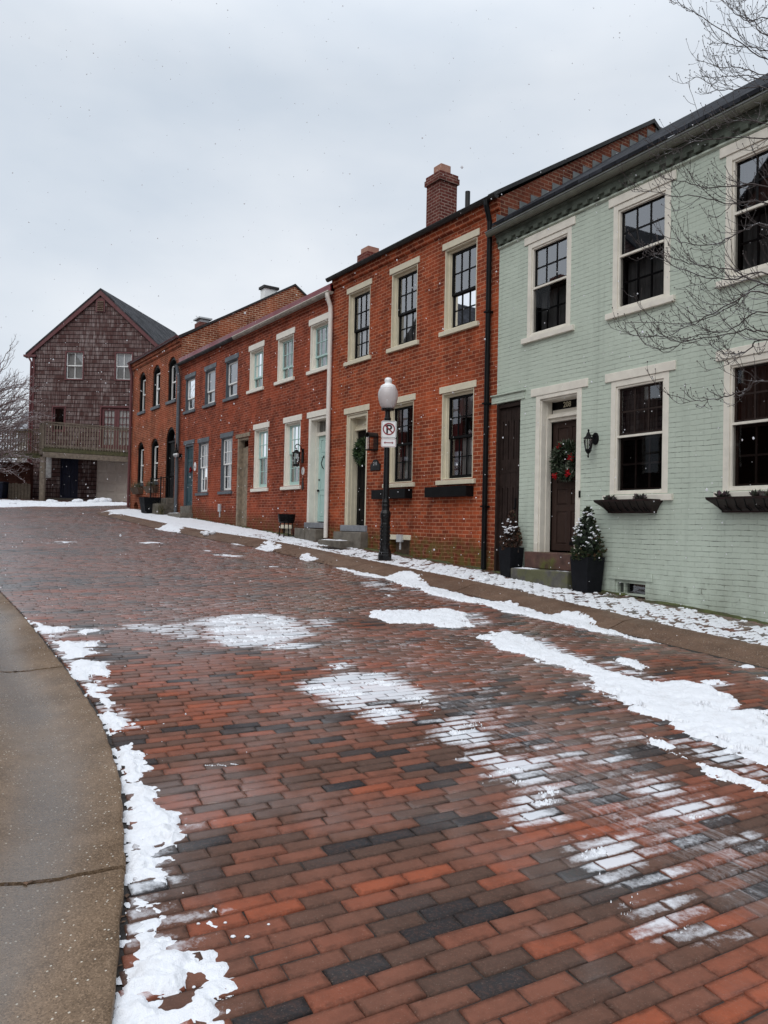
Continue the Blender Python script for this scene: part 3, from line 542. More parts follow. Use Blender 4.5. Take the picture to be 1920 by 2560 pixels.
# ------------------------------------------------------------------ snow lying on the street
SNOW = [('T',[(0.48,2.09),(0.66,1.67),(0.44,1.53),(-0.12,1.74),(-0.78,2.06),(-1.38,2.07),(-2,2.15),(-2.31,2.11),(-2.43,1.82),(-2.84,2.09),(-3.08,2.1),(-3.39,2.17),(-3.46,1.93),(-3.68,1.84),(-4,1.98),(-4.3,2.21),(-4.56,2.23),(-4.93,2.29),(-5.22,2.31),(-5.06,2.45),(-4.74,2.46),(-4.49,2.47),(-4.22,2.49),(-4.02,2.59),(-3.75,2.54),(-3.48,2.58),(-3.28,2.63),(-2.75,2.55),(-2.45,2.54),(-2.03,2.61),(-1.52,2.63),(-0.84,2.46),(-0.23,2.39)]),('T',[(0.89,2.42),(1.08,2.11),(0.76,2.07),(0.45,2.11),(0.65,1.75),(0.49,1.56),(0.11,1.64),(-0.28,1.82),(-0.49,2.04),(-0.42,2.22),(-0.13,2.2),(0.24,2.18),(0.43,2.29),(0.63,2.39)]),('T',[(2.01,2.13),(1.79,2.06),(1.5,2.09),(1.15,2.11),(1.15,2.31),(1.59,2.28)]),('T',[(-2.39,4.24),(-2.36,4.01),(-2.36,3.8),(-2.6,3.64),(-2.57,3.32),(-2.64,3.14),(-2.99,3.2),(-3.55,3.53),(-3.69,3.72),(-3.55,4.02),(-3.3,4.06),(-3.18,4.24),(-3.06,4.49),(-2.66,4.42)]),('T',[(-4.15,4.01),(-4.02,3.79),(-4.12,3.58),(-4.35,3.52),(-4.82,3.65),(-5.26,3.78),(-5.66,3.9),(-5.94,3.93),(-6.14,3.86),(-6.32,3.84),(-6.41,3.58),(-6.62,3.57),(-6.89,3.66),(-7.04,3.72),(-7.06,3.94),(-7.1,4.09),(-7.13,3.87),(-7.29,3.7),(-7.94,4.87),(-7.79,4.86),(-7.62,4.89),(-7.52,4.89),(-7.35,4.82),(-7.21,4.77),(-7.08,4.7),(-6.95,4.71),(-6.8,4.71),(-6.49,4.59),(-6.3,4.53),(-6.21,4.46),(-6.07,4.49),(-5.9,4.19),(-5.71,4.21),(-5.34,4.18),(-5.03,4.18),(-4.77,4.25),(-4.54,4.1)]),('T',[(-5.6,3.51),(-5.64,3.28),(-5.98,3.44),(-5.96,3.63),(-5.79,3.64)]),('T',[(-6.48,3.45),(-6.49,3.22),(-6.61,3.28),(-6.63,3.51)]),('T',[(-6.18,2.51),(-6.29,2.41),(-6.36,2.47),(-6.3,2.62)]),('T',[(-6.68,2.81),(-6.75,2.71),(-6.81,2.81),(-6.74,2.89)]),('D6',[(-3.94,3.49),(-3.99,3.32),(-4.35,3.38),(-4.87,3.5),(-5.46,3.68),(-5.82,3.77),(-5.95,4.06),(-5.62,3.98),(-5.04,3.87),(-4.4,3.7)]),('D5',[(1.37,2.32),(1,2.26),(0.37,2.33),(-0.41,2.62),(-1.12,2.8),(-1.2,2.95),(-0.76,3.08),(-0.45,3.19),(0,2.95),(0.04,2.66),(0.77,2.54)]),('D5',[(-5.93,3.92),(-6.27,3.78),(-6.48,3.69),(-6.18,3.6),(-5.9,3.71),(-5.53,3.76)]),('D4',[(-0.33,2.37),(-1.34,2.49),(-2.42,2.6),(-3.04,2.97),(-2.88,3.11),(-2.25,2.99),(-1.39,2.95)]),('D8',[(-6.24,4.15),(-6.43,3.78),(-7,3.99),(-7.24,3.92),(-7.45,3.99),(-7.62,4.3),(-7.28,4.3),(-6.9,4.3),(-6.61,4.33)]),('B9',[(-2.05,6.4),(-1.99,6.27),(-1.89,5.89),(-2,5.49),(-2.28,5.38),(-2.78,5.46),(-3.22,5.58),(-3.47,5.87),(-3.47,6.11),(-3.44,6.54),(-3.14,6.56),(-2.55,6.43)]),('D5',[(-2.03,7.32),(-1.9,6.98),(-2.1,6.74),(-2.01,6.33),(-3.14,6.56),(-3.02,6.86),(-2.8,7.02),(-2.19,7.27)]),('B6',[(-3.41,6.23),(-3.47,5.87),(-3.83,5.75),(-3.86,5.95),(-3.9,6.27),(-3.62,6.33)]),('B9',[(-5.1,6.7),(-4.88,6.45),(-4.86,6.25),(-4.89,6.1),(-4.97,5.78),(-5.07,5.75),(-5.48,5.9),(-5.69,6.05),(-5.64,6.27),(-5.69,6.63),(-5.5,6.67),(-5.38,6.51),(-5.17,6.7)]),('B8',[(-4.53,6.1),(-4.45,5.98),(-4.63,5.9),(-4.71,6.02),(-4.66,6.13)]),('B7',[(-5.73,6.49),(-5.73,6.25),(-5.89,6.19),(-6.05,6.23),(-6.15,6.49),(-5.98,6.58),(-5.91,6.61)]),('B6',[(-5.08,5.85),(-5.16,5.77),(-5.42,5.74),(-5.82,5.83),(-6.07,5.88),(-6.11,6.02),(-5.89,6.09),(-5.62,6.22)]),('B7',[(-5.78,6.41),(-5.88,6.23),(-5.99,6.2),(-6.02,6.37),(-5.92,6.5)]),('B7',[(-6.39,6.46),(-6.29,6.14),(-6.52,6.03),(-6.65,5.98),(-6.74,6.1),(-6.73,6.39),(-6.57,6.41),(-6.58,6.58)]),('B7',[(-6.83,6.54),(-6.84,6.28),(-6.96,6.14),(-7.15,6.05),(-7.32,6.12),(-7.41,6.32),(-7.39,6.55),(-7.24,6.62),(-7.04,6.48)]),('B5',[(-6.2,6.3),(-6.19,5.89),(-6.58,5.91),(-6.58,6.12),(-6.47,6.32)]),('R6',[(-7.07,6.25),(-7.21,6),(-7.6,5.96),(-8.04,6.04),(-8.3,5.95),(-8.58,6.03),(-8.81,6.46),(-8.76,6.54),(-8.62,6.51),(-8.38,6.45),(-8.2,6.46),(-7.98,6.46),(-7.71,6.46),(-7.42,6.42)]),('R6',[(-5.47,5.65),(-5.52,5.55),(-6.22,5.58),(-6.74,5.63),(-7.09,5.65),(-7.4,5.59),(-7.78,5.66),(-8.13,5.89),(-7.86,6.09),(-7.42,6.15),(-7.1,6.13),(-6.64,6.01),(-6.17,5.92)]),('B7',[(-7.25,6.58),(-7.38,6.29),(-7.57,6.34),(-7.68,6.5),(-7.83,6.72),(-7.72,6.87),(-7.56,6.82),(-7.51,6.57)]),('B7',[(-8.07,6.82),(-8,6.62),(-8.1,6.44),(-8.29,6.61),(-8.31,6.81),(-8.25,6.87)]),('B8',[(-8.54,6.95),(-8.53,6.76),(-8.6,6.68),(-8.64,6.77),(-8.64,6.91),(-8.58,6.96)]),('B6',[(-8.41,6.99),(-8.44,6.85),(-8.53,6.87),(-8.52,7.01)]),('B6',[(-8.63,7.06),(-8.67,6.86),(-8.74,6.83),(-8.72,7)]),('B7',[(-8.8,6.93),(-8.79,6.8),(-8.86,6.72),(-8.88,6.83),(-8.83,6.92)]),('B5',[(-8.31,6.77),(-8.33,6.58),(-8.46,6.63),(-8.43,6.83)]),('B8',[(-7.94,5.94),(-8.04,5.7),(-8.13,5.72),(-8.18,5.96),(-8.09,6.06)]),('B6',[(-7.44,5.89),(-7.63,5.63),(-7.9,5.83),(-7.87,6),(-7.64,6.02)]),('B6',[(-8.26,5.93),(-8.33,5.71),(-8.46,5.82),(-8.52,6.13),(-8.44,6.18)]),('T',[(-7.18,5.19),(-7.2,5.15),(-7.51,5.19),(-7.86,5.24),(-8.16,5.28),(-8.22,5.37),(-7.92,5.33),(-7.58,5.28),(-7.28,5.21)]),('S5',[(-7.12,4.93),(-7.47,4.87),(-7.98,4.95),(-8.15,5.26),(-7.85,5.22),(-7.5,5.17),(-7.19,5.11)]),('S4',[(-7.34,5.24),(-7.59,5.3),(-7.93,5.35),(-8.18,5.4),(-8.19,5.56),(-7.92,5.55),(-7.64,5.48)]),('T',[(-1.08,7.99),(-1.42,7.97),(-1.73,7.91),(-1.86,7.73),(-2.01,7.74),(-2.19,7.99),(-1.94,8.04)]),('T',[(-2.21,7.73),(-2.06,7.63),(-2.09,7.43),(-2.32,7.65)]),('T',[(-2.15,8),(-2.27,7.92),(-2.4,7.98)]),('T',[(-2.46,7.99),(-2.66,7.81),(-2.66,7.57),(-2.87,7.65),(-2.97,7.8),(-3.19,7.72),(-3.34,8.02),(-3.11,8.04)]),('T',[(-3.38,8.04),(-3.37,7.87),(-3.59,7.76),(-3.94,7.81),(-4.08,7.89),(-3.85,7.98),(-4.09,7.98),(-4.22,7.91),(-4.06,8.08),(-3.73,8.08)]),('T',[(-4.09,8.07),(-4.37,7.93),(-4.54,7.99),(-4.42,8.04),(-4.78,7.98),(-4.89,8.08),(-4.77,8.13),(-4.47,8.11)]),('T',[(-4.9,8.13),(-5.03,8.07),(-5.14,8.02),(-5.3,8.06),(-5.45,8.07),(-5.48,8.18),(-5.3,8.2)]),('T',[(-5.14,8.16),(-5.2,8.05),(-5.44,8.07),(-5.45,8.18),(-5.31,8.2)]),('T',[(-6.21,8.33),(-5.97,8.28),(-5.92,8.28),(-5.72,8.22),(-5.66,8.1),(-5.8,8.12),(-5.96,8.15),(-6.11,8.14),(-6.25,8.2),(-6.27,8.27)]),('T',[(-6.24,8.34),(-6.28,8.25),(-6.39,8.23),(-6.43,8.17),(-6.5,8.21),(-6.54,8.25),(-6.63,8.27),(-6.72,8.21),(-6.86,8.24),(-7.01,8.26),(-7.07,8.3),(-7.06,8.36),(-7.07,8.41),(-7.1,8.42),(-7.16,8.38),(-7.21,8.41),(-7.26,8.47),(-7.32,8.46),(-7.35,8.49),(-7.3,8.57),(-7.32,8.61),(-7.28,8.62),(-7.11,8.57),(-7,8.51),(-6.85,8.5),(-6.65,8.44),(-6.45,8.4)]),('T',[(-7.45,8.66),(-7.38,8.61),(-7.44,8.58),(-7.48,8.53),(-7.52,8.56),(-7.51,8.59),(-7.58,8.58),(-7.64,8.58),(-7.67,8.61),(-7.74,8.6),(-7.86,8.58),(-7.91,8.55),(-7.89,8.53),(-7.91,8.47),(-7.97,8.49),(-8.01,8.48),(-8.12,8.51),(-8.12,8.55),(-8.19,8.53),(-8.23,8.58),(-8.28,8.61),(-8.12,8.87),(-8.01,8.84),(-7.91,8.8),(-7.85,8.79),(-7.78,8.76),(-7.8,8.72),(-7.71,8.73),(-7.66,8.73),(-7.59,8.7),(-7.58,8.64),(-7.53,8.61),(-7.54,8.65),(-7.51,8.67)]),('T',[(-7.77,8.47),(-7.77,8.43),(-7.8,8.44),(-7.78,8.47)]),('T',[(-7.69,8.43),(-7.68,8.41),(-7.7,8.41),(-7.71,8.44)]),('D4',[(-7.26,8.47),(-7.33,8.39),(-7.41,8.44),(-7.39,8.51)]),('H',[(-8.03,8.76),(-8.03,8.72),(-8.02,8.68),(-7.98,8.62),(-8.01,8.59),(-8.06,8.59),(-8.1,8.63),(-8.09,8.69),(-8.08,8.73)]),('H',[(-7.02,8.45),(-6.99,8.39),(-7.01,8.37),(-7.04,8.38),(-7.05,8.44)]),('H',[(-7.91,8.6),(-7.92,8.57),(-7.94,8.57),(-7.93,8.59)]),('F',[(8.15,6.3),(8.36,5.87),(8.06,5.38),(7.63,5.72),(7.76,6.27)]),('F',[(7.47,4.42),(7.67,3.96),(7.39,3.44),(7.1,4.13)]),('F',[(8.5,7.05),(8.18,6.79),(7.93,6.94),(8.11,7.1)]),('F',[(5.53,3.46),(5.46,3.2),(5.17,3.28),(5.13,3.51)]),('F',[(4.49,3.63),(4.61,3.25),(4.03,3.02),(3.81,3.49)]),('F',[(7.18,2.16),(7.05,1.88),(6.51,2),(6.47,2.31)]),('T',[(5.61,2.14),(6.2,1.72),(6.6,1.35),(5.84,1.48),(5.16,1.71),(5.06,2.14)]),('T',[(3.87,2.04),(3.96,1.69),(3.13,1.88),(3.08,2.27)]),('F',[(2.41,3.42),(2.53,3.2),(2.26,3.21),(2.17,3.47)]),('F',[(1.04,7.43),(1.06,7.34),(0.85,7.41)]),('F',[(1.96,7.87),(1.81,7.83),(1.55,7.92)]),('F',[(6.63,3.45),(6.8,3.17),(6.52,3.22),(6.4,3.45)]),('F',[(-1.26,3.27),(-1.28,3.12),(-1.49,3.16),(-1.51,3.44)]),('D5',[(-3.01,5.75),(-2.52,5.2),(-2.47,4.95),(-2.71,4.78),(-3.08,5.3)]),('D6',[(-2.86,3.36),(-3.04,2.97),(-3.71,3.34),(-3.83,3.73),(-3.36,3.4)]),('K',[(30.75,4.26),(30.8,4.05),(29.41,2.74),(28.88,2.21),(28.4,1.48),(29.24,0.33),(28.69,-0.87),(28.83,-1.64),(26.31,-1.09),(25.44,0.51),(24.67,1.68),(24.36,2.78),(24.67,3.54),(24.01,4.31),(23.55,5.18)]),('T',[(11.85,2.42),(12.58,1.9),(13.09,1.53),(11.74,1.61),(10.8,2.02),(10.26,2.3),(10.61,2.33),(11.22,2.42)])]
def poly_sd(P, x, y):                                    # signed distance, positive inside
    P = np.array(P); n = len(P); d2 = np.full(x.shape, 1e9); ins = np.zeros(x.shape, bool)
    for i in range(n):
        a = P[i]; b = P[(i+1) % n]; e = b-a; l2 = max(1e-9, e@e)
        h = np.clip(((x-a[0])*e[0] + (y-a[1])*e[1])/l2, 0, 1)
        d2 = np.minimum(d2, (x-a[0]-e[0]*h)**2 + (y-a[1]-e[1]*h)**2)
        c = ((a[1] > y) != (b[1] > y)); den = (b[1]-a[1]) if abs(b[1]-a[1]) > 1e-9 else 1e-9
        ins ^= c & (x < (b[0]-a[0])*(y-a[1])/den + a[0])
    return np.where(ins, 1, -1)*np.sqrt(d2)
def street_snow():
    Y = [2.05]
    while Y[-1] < 44.: Y.append(Y[-1] + min(.05, max(.0055, Y[-1]**2/1500.)))
    Y = np.array(Y); U = np.arange(-.56, .575, 1/1000.)
    UU, YY = np.meshgrid(U, Y); XX = UU*YY
    dx = XX-BF.o[0]; dy = YY-BF.o[1]; T = dx*BF.d[0]+dy*BF.d[1]; N = dx*BF.n[0]+dy*BF.n[1]
    H = np.full(T.shape, -.02)
    near = np.clip(YY/8., .25, 1.)
    # ragged outline: warp the coordinates a little
    wt = T + (fbm(T*9, N*9, 1, 4)-.5)*.16 + (vnoise(T*45, N*45, 2)-.5)*.02
    wn = N + (fbm(T*9, N*9, 5, 4)-.5)*.16 + (vnoise(T*45, N*45, 6)-.5)*.02
    lump = fbm(T*7, N*7, 12, 4); fine = vnoise(T*85, N*85, 31)*.5 + vnoise(T*190, N*190, 33)*.5
    TCn = T - skew(T)*(N-8); ti = np.floor((TCn+12.5)/PT); tf = (TCn+12.5)/PT - ti                      # which paver we stand on
    nf = N/PL + np.where(ti % 2 > .5, .5, 0.); nif = np.floor(nf); nff = nf-nif
    br = _h(ti, nif, 77); inb = np.minimum(np.minimum(tf, 1-tf)*PT, np.minimum(nff, 1-nff)*PL)
    holes = [np.zeros(0)]
    HO = np.full(T.shape, -1.)
    for kind, P in SNOW:
        if kind != 'H': continue
        a = np.array(P); m = (T > a[:,0].min()-.3) & (T < a[:,0].max()+.3) & (N > a[:,1].min()-.3) & (N < a[:,1].max()+.3)
        HO[m] = np.maximum(HO[m], poly_sd(P, wt[m], wn[m]))
    for kind, P in SNOW:
        if kind == 'H': continue
        a = np.array(P); m = (T > a[:,0].min()-.4) & (T < a[:,0].max()+.4) & (N > a[:,1].min()-.4) & (N < a[:,1].max()+.4)
        if not m.any(): continue
        d = poly_sd(P, wt[m], wn[m]); k = kind[0]
        if k in 'TK':
            left = np.clip((N[m]-7.)/.6, 0, 1) if k == 'T' else 1.
            area_w = .07+.07*left if k == 'T' else .5
            d = d - (1-left)*(.06*sstep(.42, .62, fbm(T[m]*6, N[m]*6, 171, 4)) - .03)
            d = np.where((left < .5) & (fbm(T[m]*5.5, N[m]*13, 181, 4) > .66) & (d < .14), -.03, d)
            h = (.010 + (.026+.014*left)*lump[m]*(1 if k == 'T' else 2.2) + (.013+.003*left)*(vnoise(T[m]*16, N[m]*16, 44)-.4) + .005*(vnoise(T[m]*37, N[m]*37, 45)-.4))*sstep(-.015, area_w, d)**.7 - .003 + .0015*(fine[m]-.5)
            thin = sstep(.0, .02, inb[m]); h = h - .006*(1-thin)*(h < .022)
            h = np.where(d < -.05, -.02, h); h = np.where(d < 0, np.minimum(h, d*.25), h)
            h = np.where(HO[m] > 0, np.minimum(h, -HO[m]*.4), np.where(HO[m] > -.05, h*np.clip(-HO[m]/.05, 0, 1), h))
        elif k == 'F':
            h = .012*sstep(0, .2, d)*sstep(.35, .6, fbm(T[m]*3, N[m]*2, 51, 3)) - .003
        else:
            dens = int(kind[1])/10.
            soft = sstep(-.10, .16, d)
            lowf = fbm(T[m]*5, N[m]*5, 61, 4)
            if k == 'B':        # clings to some pavers, leaves the joints dark
                den = dens*soft*(.1 + 1.0*sstep(.25, .9, br[m]))*sstep(.3, .6, lowf)*sstep(.001, .018, inb[m])
            elif k in 'RBSD': continue
            elif k == 'R2':     # tyre tread pressed through the dusting
                s = T[m]*.94 + N[m]*.12; q = N[m]
                tread = np.sin(2*np.pi*s/.042 + 1.6*np.sin(2*np.pi*q/.09) + 2.2*vnoise(T[m]*14, N[m]*14, 71))
                rib = sstep(.82, 1., np.abs(np.sin(np.pi*(q+.02*np.sin(s*25))/.075)))
                den = soft*np.maximum(sstep(.45, .95, tread)*.75, rib*.6)*sstep(.3, .6, lowf) + .12*soft*sstep(.55,.75,lowf)
            elif k == 'S':      # fine streaks along the direction of travel
                st = vnoise(T[m]*2.5 , N[m]*55 + T[m]*6, 81)
                den = soft*sstep(.52, .8, st)*dens*1.4
            else:
                den = dens*soft*sstep(.3, .62, fbm(T[m]*11, N[m]*11, 91, 4))
            h = np.where(fine[m] < np.clip(den, 0, 1), .004 + .004*lowf, -.012) if k in 'BS' else np.full(d.shape, -.02)
            h = np.where(HO[m] > 0, -.02, h)
        H[m] = np.maximum(H[m], h)
    # tufts on the brick pavement in front of the houses
    w = (N > .1) & (N < kw(T)+.1) & (T > -8) & (T < 21.5)
    t, n = T[w], N[w]
    ci = np.floor((t+13)/.105); cf = (t+13)/.105-ci; mf = n/.21 + np.where(ci % 2 > .5, .5, 0.); mi = np.floor(mf); mff = mf-mi
    ib = np.minimum(np.minimum(cf,1-cf)*.105, np.minimum(mff,1-mff)*.21)
    wob = (fbm(t*9, n*9, 101, 3)-.5)
    full = sstep(8.0, 10.5, t)
    nr = n + np.minimum(0, t)*.053
    cov = .72 + .16*full - .34*sstep(.42, .12, nr)*(1-.5*full) + .16*sstep(.8, .0, np.abs(t-1.6))*0 - .3*sstep(17.2,18.0,t)*sstep(.9,.3,n)
    keep = fbm(t*4.2, n*6.5, 111, 4)*.75 + _h(ci, mi, 5)*.25
    pat = sstep(0., .16, cov - keep + wob*.25)
    h = (.011 + .016*vnoise(t*11, n*11, 121))*pat*sstep(.004, .030, ib + wob*.022 + full*.03) - .004
    edge = sstep(.10, -.03, n - kw(t) + wob*.16)
    h = np.where(edge > .5, h, -.02)
    H[w] = np.maximum(H[w], h)
    # drift spilling over the kerb at the far bend
    w = (T > 16.0) & (T < 22.5) & (N > .5) & (N < 3.0)
    t, n = T[w], N[w]; dd = (kr(t)-.25 - n) + (fbm(t*2.2, n*2.2, 131, 4)-.5)*1.1 - .9*np.exp(-((t-15.8)/.9)**2) - .5*sstep(20.3,22,t)
    ram = np.exp(-((t-17.2)/.55)**2)*.55
    H[w] = np.maximum(H[w], .022*sstep(0, .25, dd-ram) - .004)
    # brushed off bare: around the lamp foot and the iron cover
    for (a, b, q) in ((2.15,.95,.2), (4.75,.68,.30), (4.35,.62,.26)): H = np.where((T-a)**2 + (N-b)**2 < q*q*(.8+.5*lump), -.02, H)
    Z = terrain(T, N) + H
    keepv = H > -.003
    i = np.arange(T.size).reshape(T.shape)
    c = keepv[:-1,:-1] | keepv[1:,:-1] | keepv[1:,1:] | keepv[:-1,1:]
    f = np.stack([i[:-1,:-1][c], i[:-1,1:][c], i[1:,1:][c], i[1:,:-1][c]], -1)
    used, inv = np.unique(f, return_inverse=True); f = inv.reshape(-1, 4)
    co = np.stack([XX.ravel()[used], YY.ravel()[used], Z.ravel()[used]], -1)
    o = np_mesh('street_snow', co, f, [M['snow']], smooth=True)
    tag(o, 'patches of wet white snow lying on the brick road and pavement', kind='stuff'); o['category'] = 'snow'
    print('snow faces', len(f))
street_snow()
SNOW += [('V3',[(.2,5.9),(-.9,5.2),(-2.6,5.0),(-4.2,4.6),(-5.6,4.2),(-7.4,4.2),(-8.6,4.9),(-8.2,6.2),(-6.6,6.4),(-5.0,6.3),(-3.2,6.6),(-1.2,6.9)]), ('V2',[(-4.2,3.2),(-6.5,3.0),(-8.5,3.2),(-8.5,4.3),(-6.,4.2),(-4.4,4.0)])]
def dusting(T, N):
    D = np.zeros(T.shape); wt = T + (fbm(T*7, N*7, 1, 3)-.5)*.2; wn = N + (fbm(T*7, N*7, 5, 3)-.5)*.2
    for kind, P in SNOW:
        if kind[0] in 'HF': continue
        a = np.array(P); m = (T > a[:,0].min()-.5) & (T < a[:,0].max()+.5) & (N > a[:,1].min()-.5) & (N < a[:,1].max()+.5)
        if not m.any(): continue
        d = poly_sd(P, wt[m], wn[m])
        if kind[0] in 'TK': v = sstep(-.24, .03, d)*fbm(T[m]*3, N[m]*3, 141, 3)*1.12
        else: v = int(kind[1])/10.*1.72*sstep(-.24, .18, d)*(.42+.95*fbm(T[m]*4.5, N[m]*4.5, 151, 4))
        if kind[0] == 'R': v = v*.62
        D[m] = np.maximum(D[m], v)
    return D
def lay_road():
    co, f, r = ROAD; x = co[:,0]-BF.o[0]; y = co[:,1]-BF.o[1]; T = x*BF.d[0]+y*BF.d[1]; N = x*BF.n[0]+y*BF.n[1]
    per = .74 + .36*RNG.uniform(0, 1, len(co)//16)                  # some bricks hold more powder than their neighbours
    D = dusting(T, N)*np.repeat(per, 16); D = D.reshape(-1, 4, 4); D[:,1] *= .75; D[:,2] *= .3; D[:,3:] = 0
    tr = np.zeros(T.shape)
    for kind, P in SNOW:
        if kind[0] == 'R': tr = np.maximum(tr, sstep(-.12, .16, poly_sd(P, T, N))*(.35+.8*fbm(T*3, N*3, 161, 3)))
    np_mesh('road', co, f, [M['paver']], {'rnd': r, 'dust': np.clip(D.ravel(), 0, 1), 'tread': np.clip(tr, 0, 1), 'edge': EDGE(len(co))}, smooth=False, kind='structure')
lay_road()
# lumps ploughed up along the far edge of the road
mb = MB()
for t, n, r in ((28.6,-.1,.33),(28.5,.25,.2),(28.3,.95,.22),(28.1,1.2,.18),(28.0,2.2,.2),(27.6,.6,.16),(26.9,3.3,.15),(25.6,4.2,.16),(29.0,-.4,.25)):
    p = BF.w(t, n, gz(t, n)+r*.15)
    for q in range(5): mb.ball((p.x+random.uniform(-r,r)*.8, p.y+random.uniform(-r,r)*.5, p.z+random.uniform(0,r)*.35), r*random.uniform(.45,.8), (1.2,1,.7), 9, 6)
for (t, n, r) in ((8.95,1.95,.10),(9.15,2.0,.08),(8.8,2.05,.07),(-.95,1.12,.07),(-1.05,1.18,.05),(-.9,1.05,.045)):
    p = BF.w(t, n, gz(t, n)+r*.2)
    for q in range(4): mb.ball((p.x+random.uniform(-r,r), p.y+random.uniform(-r,r), p.z+random.uniform(0,r)*.4), r*random.uniform(.4,.8), (1.2,1,.75), 8, 5)
rg = random.Random(91)
for i in range(130):                                        # crumbs of slush scattered around the patches
    kind, P = rg.choice([s for s in SNOW if s[0] == 'T']); a, b = rg.choice(P); t = a+rg.gauss(0,.16); n = b+rg.gauss(0,.16); r = rg.uniform(.002,.008)
    if n > nl(t)-.03 or t > 6: continue
    p = BF.w(t, n, gz(t, n)+r*.3); mb.ball(p, r, (rg.uniform(.8,1.8),rg.uniform(.8,1.8),.6), 5, 4)
for (t, n, dt, dn) in ((-6.25,7.86,.02,.05),(-6.28,7.80,.02,.07),(-6.3,7.73,.01,.04)):
    for q in range(14): u = q/13-.5; tt_, nn_ = t+dn*.75*u+rg.gauss(0,.004), n+dt*u*2+rg.gauss(0,.004); p = BF.w(tt_, nn_, gz(tt_, nn_)+.001); mb.ball(p, rg.uniform(.002,.004), (1.5,1.2,.5), 5, 4)
o = mb.build('snow_lumps', M['snow'], smooth=True); tag(o, 'small heaps of cleared snow along the far edge of the road', kind='stuff')
# damp moss and earth at the foot of the walls
def moss_strip():
    T, N = np.meshgrid(np.arange(-7, 17.0, .03), np.arange(-.5, .62, .03), indexing='ij')
    st = SF.o  # the sage house stands a little back from the line of the row
    a = fbm(T*2.1, N*4, 201, 4); b = fbm(T*16, N*16, 203, 3)
    wall_n = np.where(T < .0, -.053*T*0 + .0, 0.)
    reach = .14 + .22*vnoise(T*.6, T*0, 207)
    base = np.where(T < 0, -T*.053, 0.)                      # where the house wall meets the pavement
    h = .035*sstep(reach, 0., N-base)*sstep(.38, .6, a) + .012*(b-.4) - .012
    Z = terrain(T, np.clip(N, -.02, 9)) + h
    i = np.arange(T.size).reshape(T.shape); kp = h > -.002
    c = kp[:-1,:-1] | kp[1:,:-1] | kp[1:,1:] | kp[:-1,1:]
    f = np.stack([i[:-1,:-1][c], i[1:,:-1][c], i[1:,1:][c], i[:-1,1:][c]], -1)[:, ::-1]
    co = np.stack([BF.o[0]+BF.d[0]*T+BF.n[0]*N, BF.o[1]+BF.d[1]*T+BF.n[1]*N, Z], -1).reshape(-1,3)
    k = NT('moss'); v = k.obj(); col = k.ramp(k.noise(v, 5., 6, .7), [(.35, (.05,.035,.022)), (.5, (.055,.06,.018)), (.68, (.10,.12,.03))])
    k.principled(col, .9, k.noise(v, 130., 4, .7), .8, .012)
    o = np_mesh('moss', co, f, [k.m], smooth=True); tag(o, 'green moss and wet earth along the foot of the house walls', kind='stuff')
moss_strip()
# fallen leaves and twigs in the gutters
def litter():
    rg = random.Random(5); mb = MB()
    def bit(t, n, s, zz=.004):
        p = BF.w(t, n, gz(t, n)+zz+s*.12); a = rg.uniform(0, 6.28); c, q = math.cos(a), math.sin(a); w = s*rg.uniform(.25,.6); h = s*rg.uniform(.05,.3)
        mb.av = rg.random()
        mb.quad((p.x-c*s,p.y-q*s,p.z), (p.x+q*w,p.y-c*w,p.z+h), (p.x+c*s,p.y+q*s,p.z+h*.3), (p.x-q*w,p.y+c*w,p.z+h*.6))
    for i in range(130):                                     # packed along the concrete edge on the left
        t = rg.uniform(-9.6, 1.); bit(t, float(nl(t)) + rg.gauss(-.018, .013), rg.uniform(.006,.02), -.006)
    for i in range(160):                                     # caught in the slab joints
        u = rg.uniform(.02, 1.6) if i % 3 else rg.uniform(.3,.9); c_ = -3.72 if i % 4 else -7.24; t = c_ + .17*min(1,u/.5) - .12*min(2,u/.5)*max(0,min(3,u-.3))*.35
        bit(t + rg.gauss(0,.012), float(nl(t))+.002+u, rg.uniform(.006,.03), .012)
    for i in range(240): t = rg.gauss(4.2, 1.5); bit(t, float(kr(t))+rg.gauss(.0,.10), rg.uniform(.015,.04))
    for i in range(240): t = rg.uniform(-6.5,2); bit(t, rg.uniform(.02,.4)-t*.05*(t<0), rg.uniform(.012,.035))
    for i in range(110): bit(rg.uniform(-9,6), rg.uniform(2.1,8), rg.uniform(.004,.013))
    for i in range(60): t = rg.uniform(-7,12); bit(t, float(kr(t))-rg.uniform(0,.6), rg.uniform(.008,.02))
    o = mb.build('leaf_litter', attr_leaf('dead_leaf', [(0,(.025,.014,.009)),(.6,(.07,.035,.018)),(1,(.17,.085,.04))], .7), attr='rnd', recalc=False); tag(o, 'scattered brown leaves and twigs in the gutters', kind='stuff')
litter()

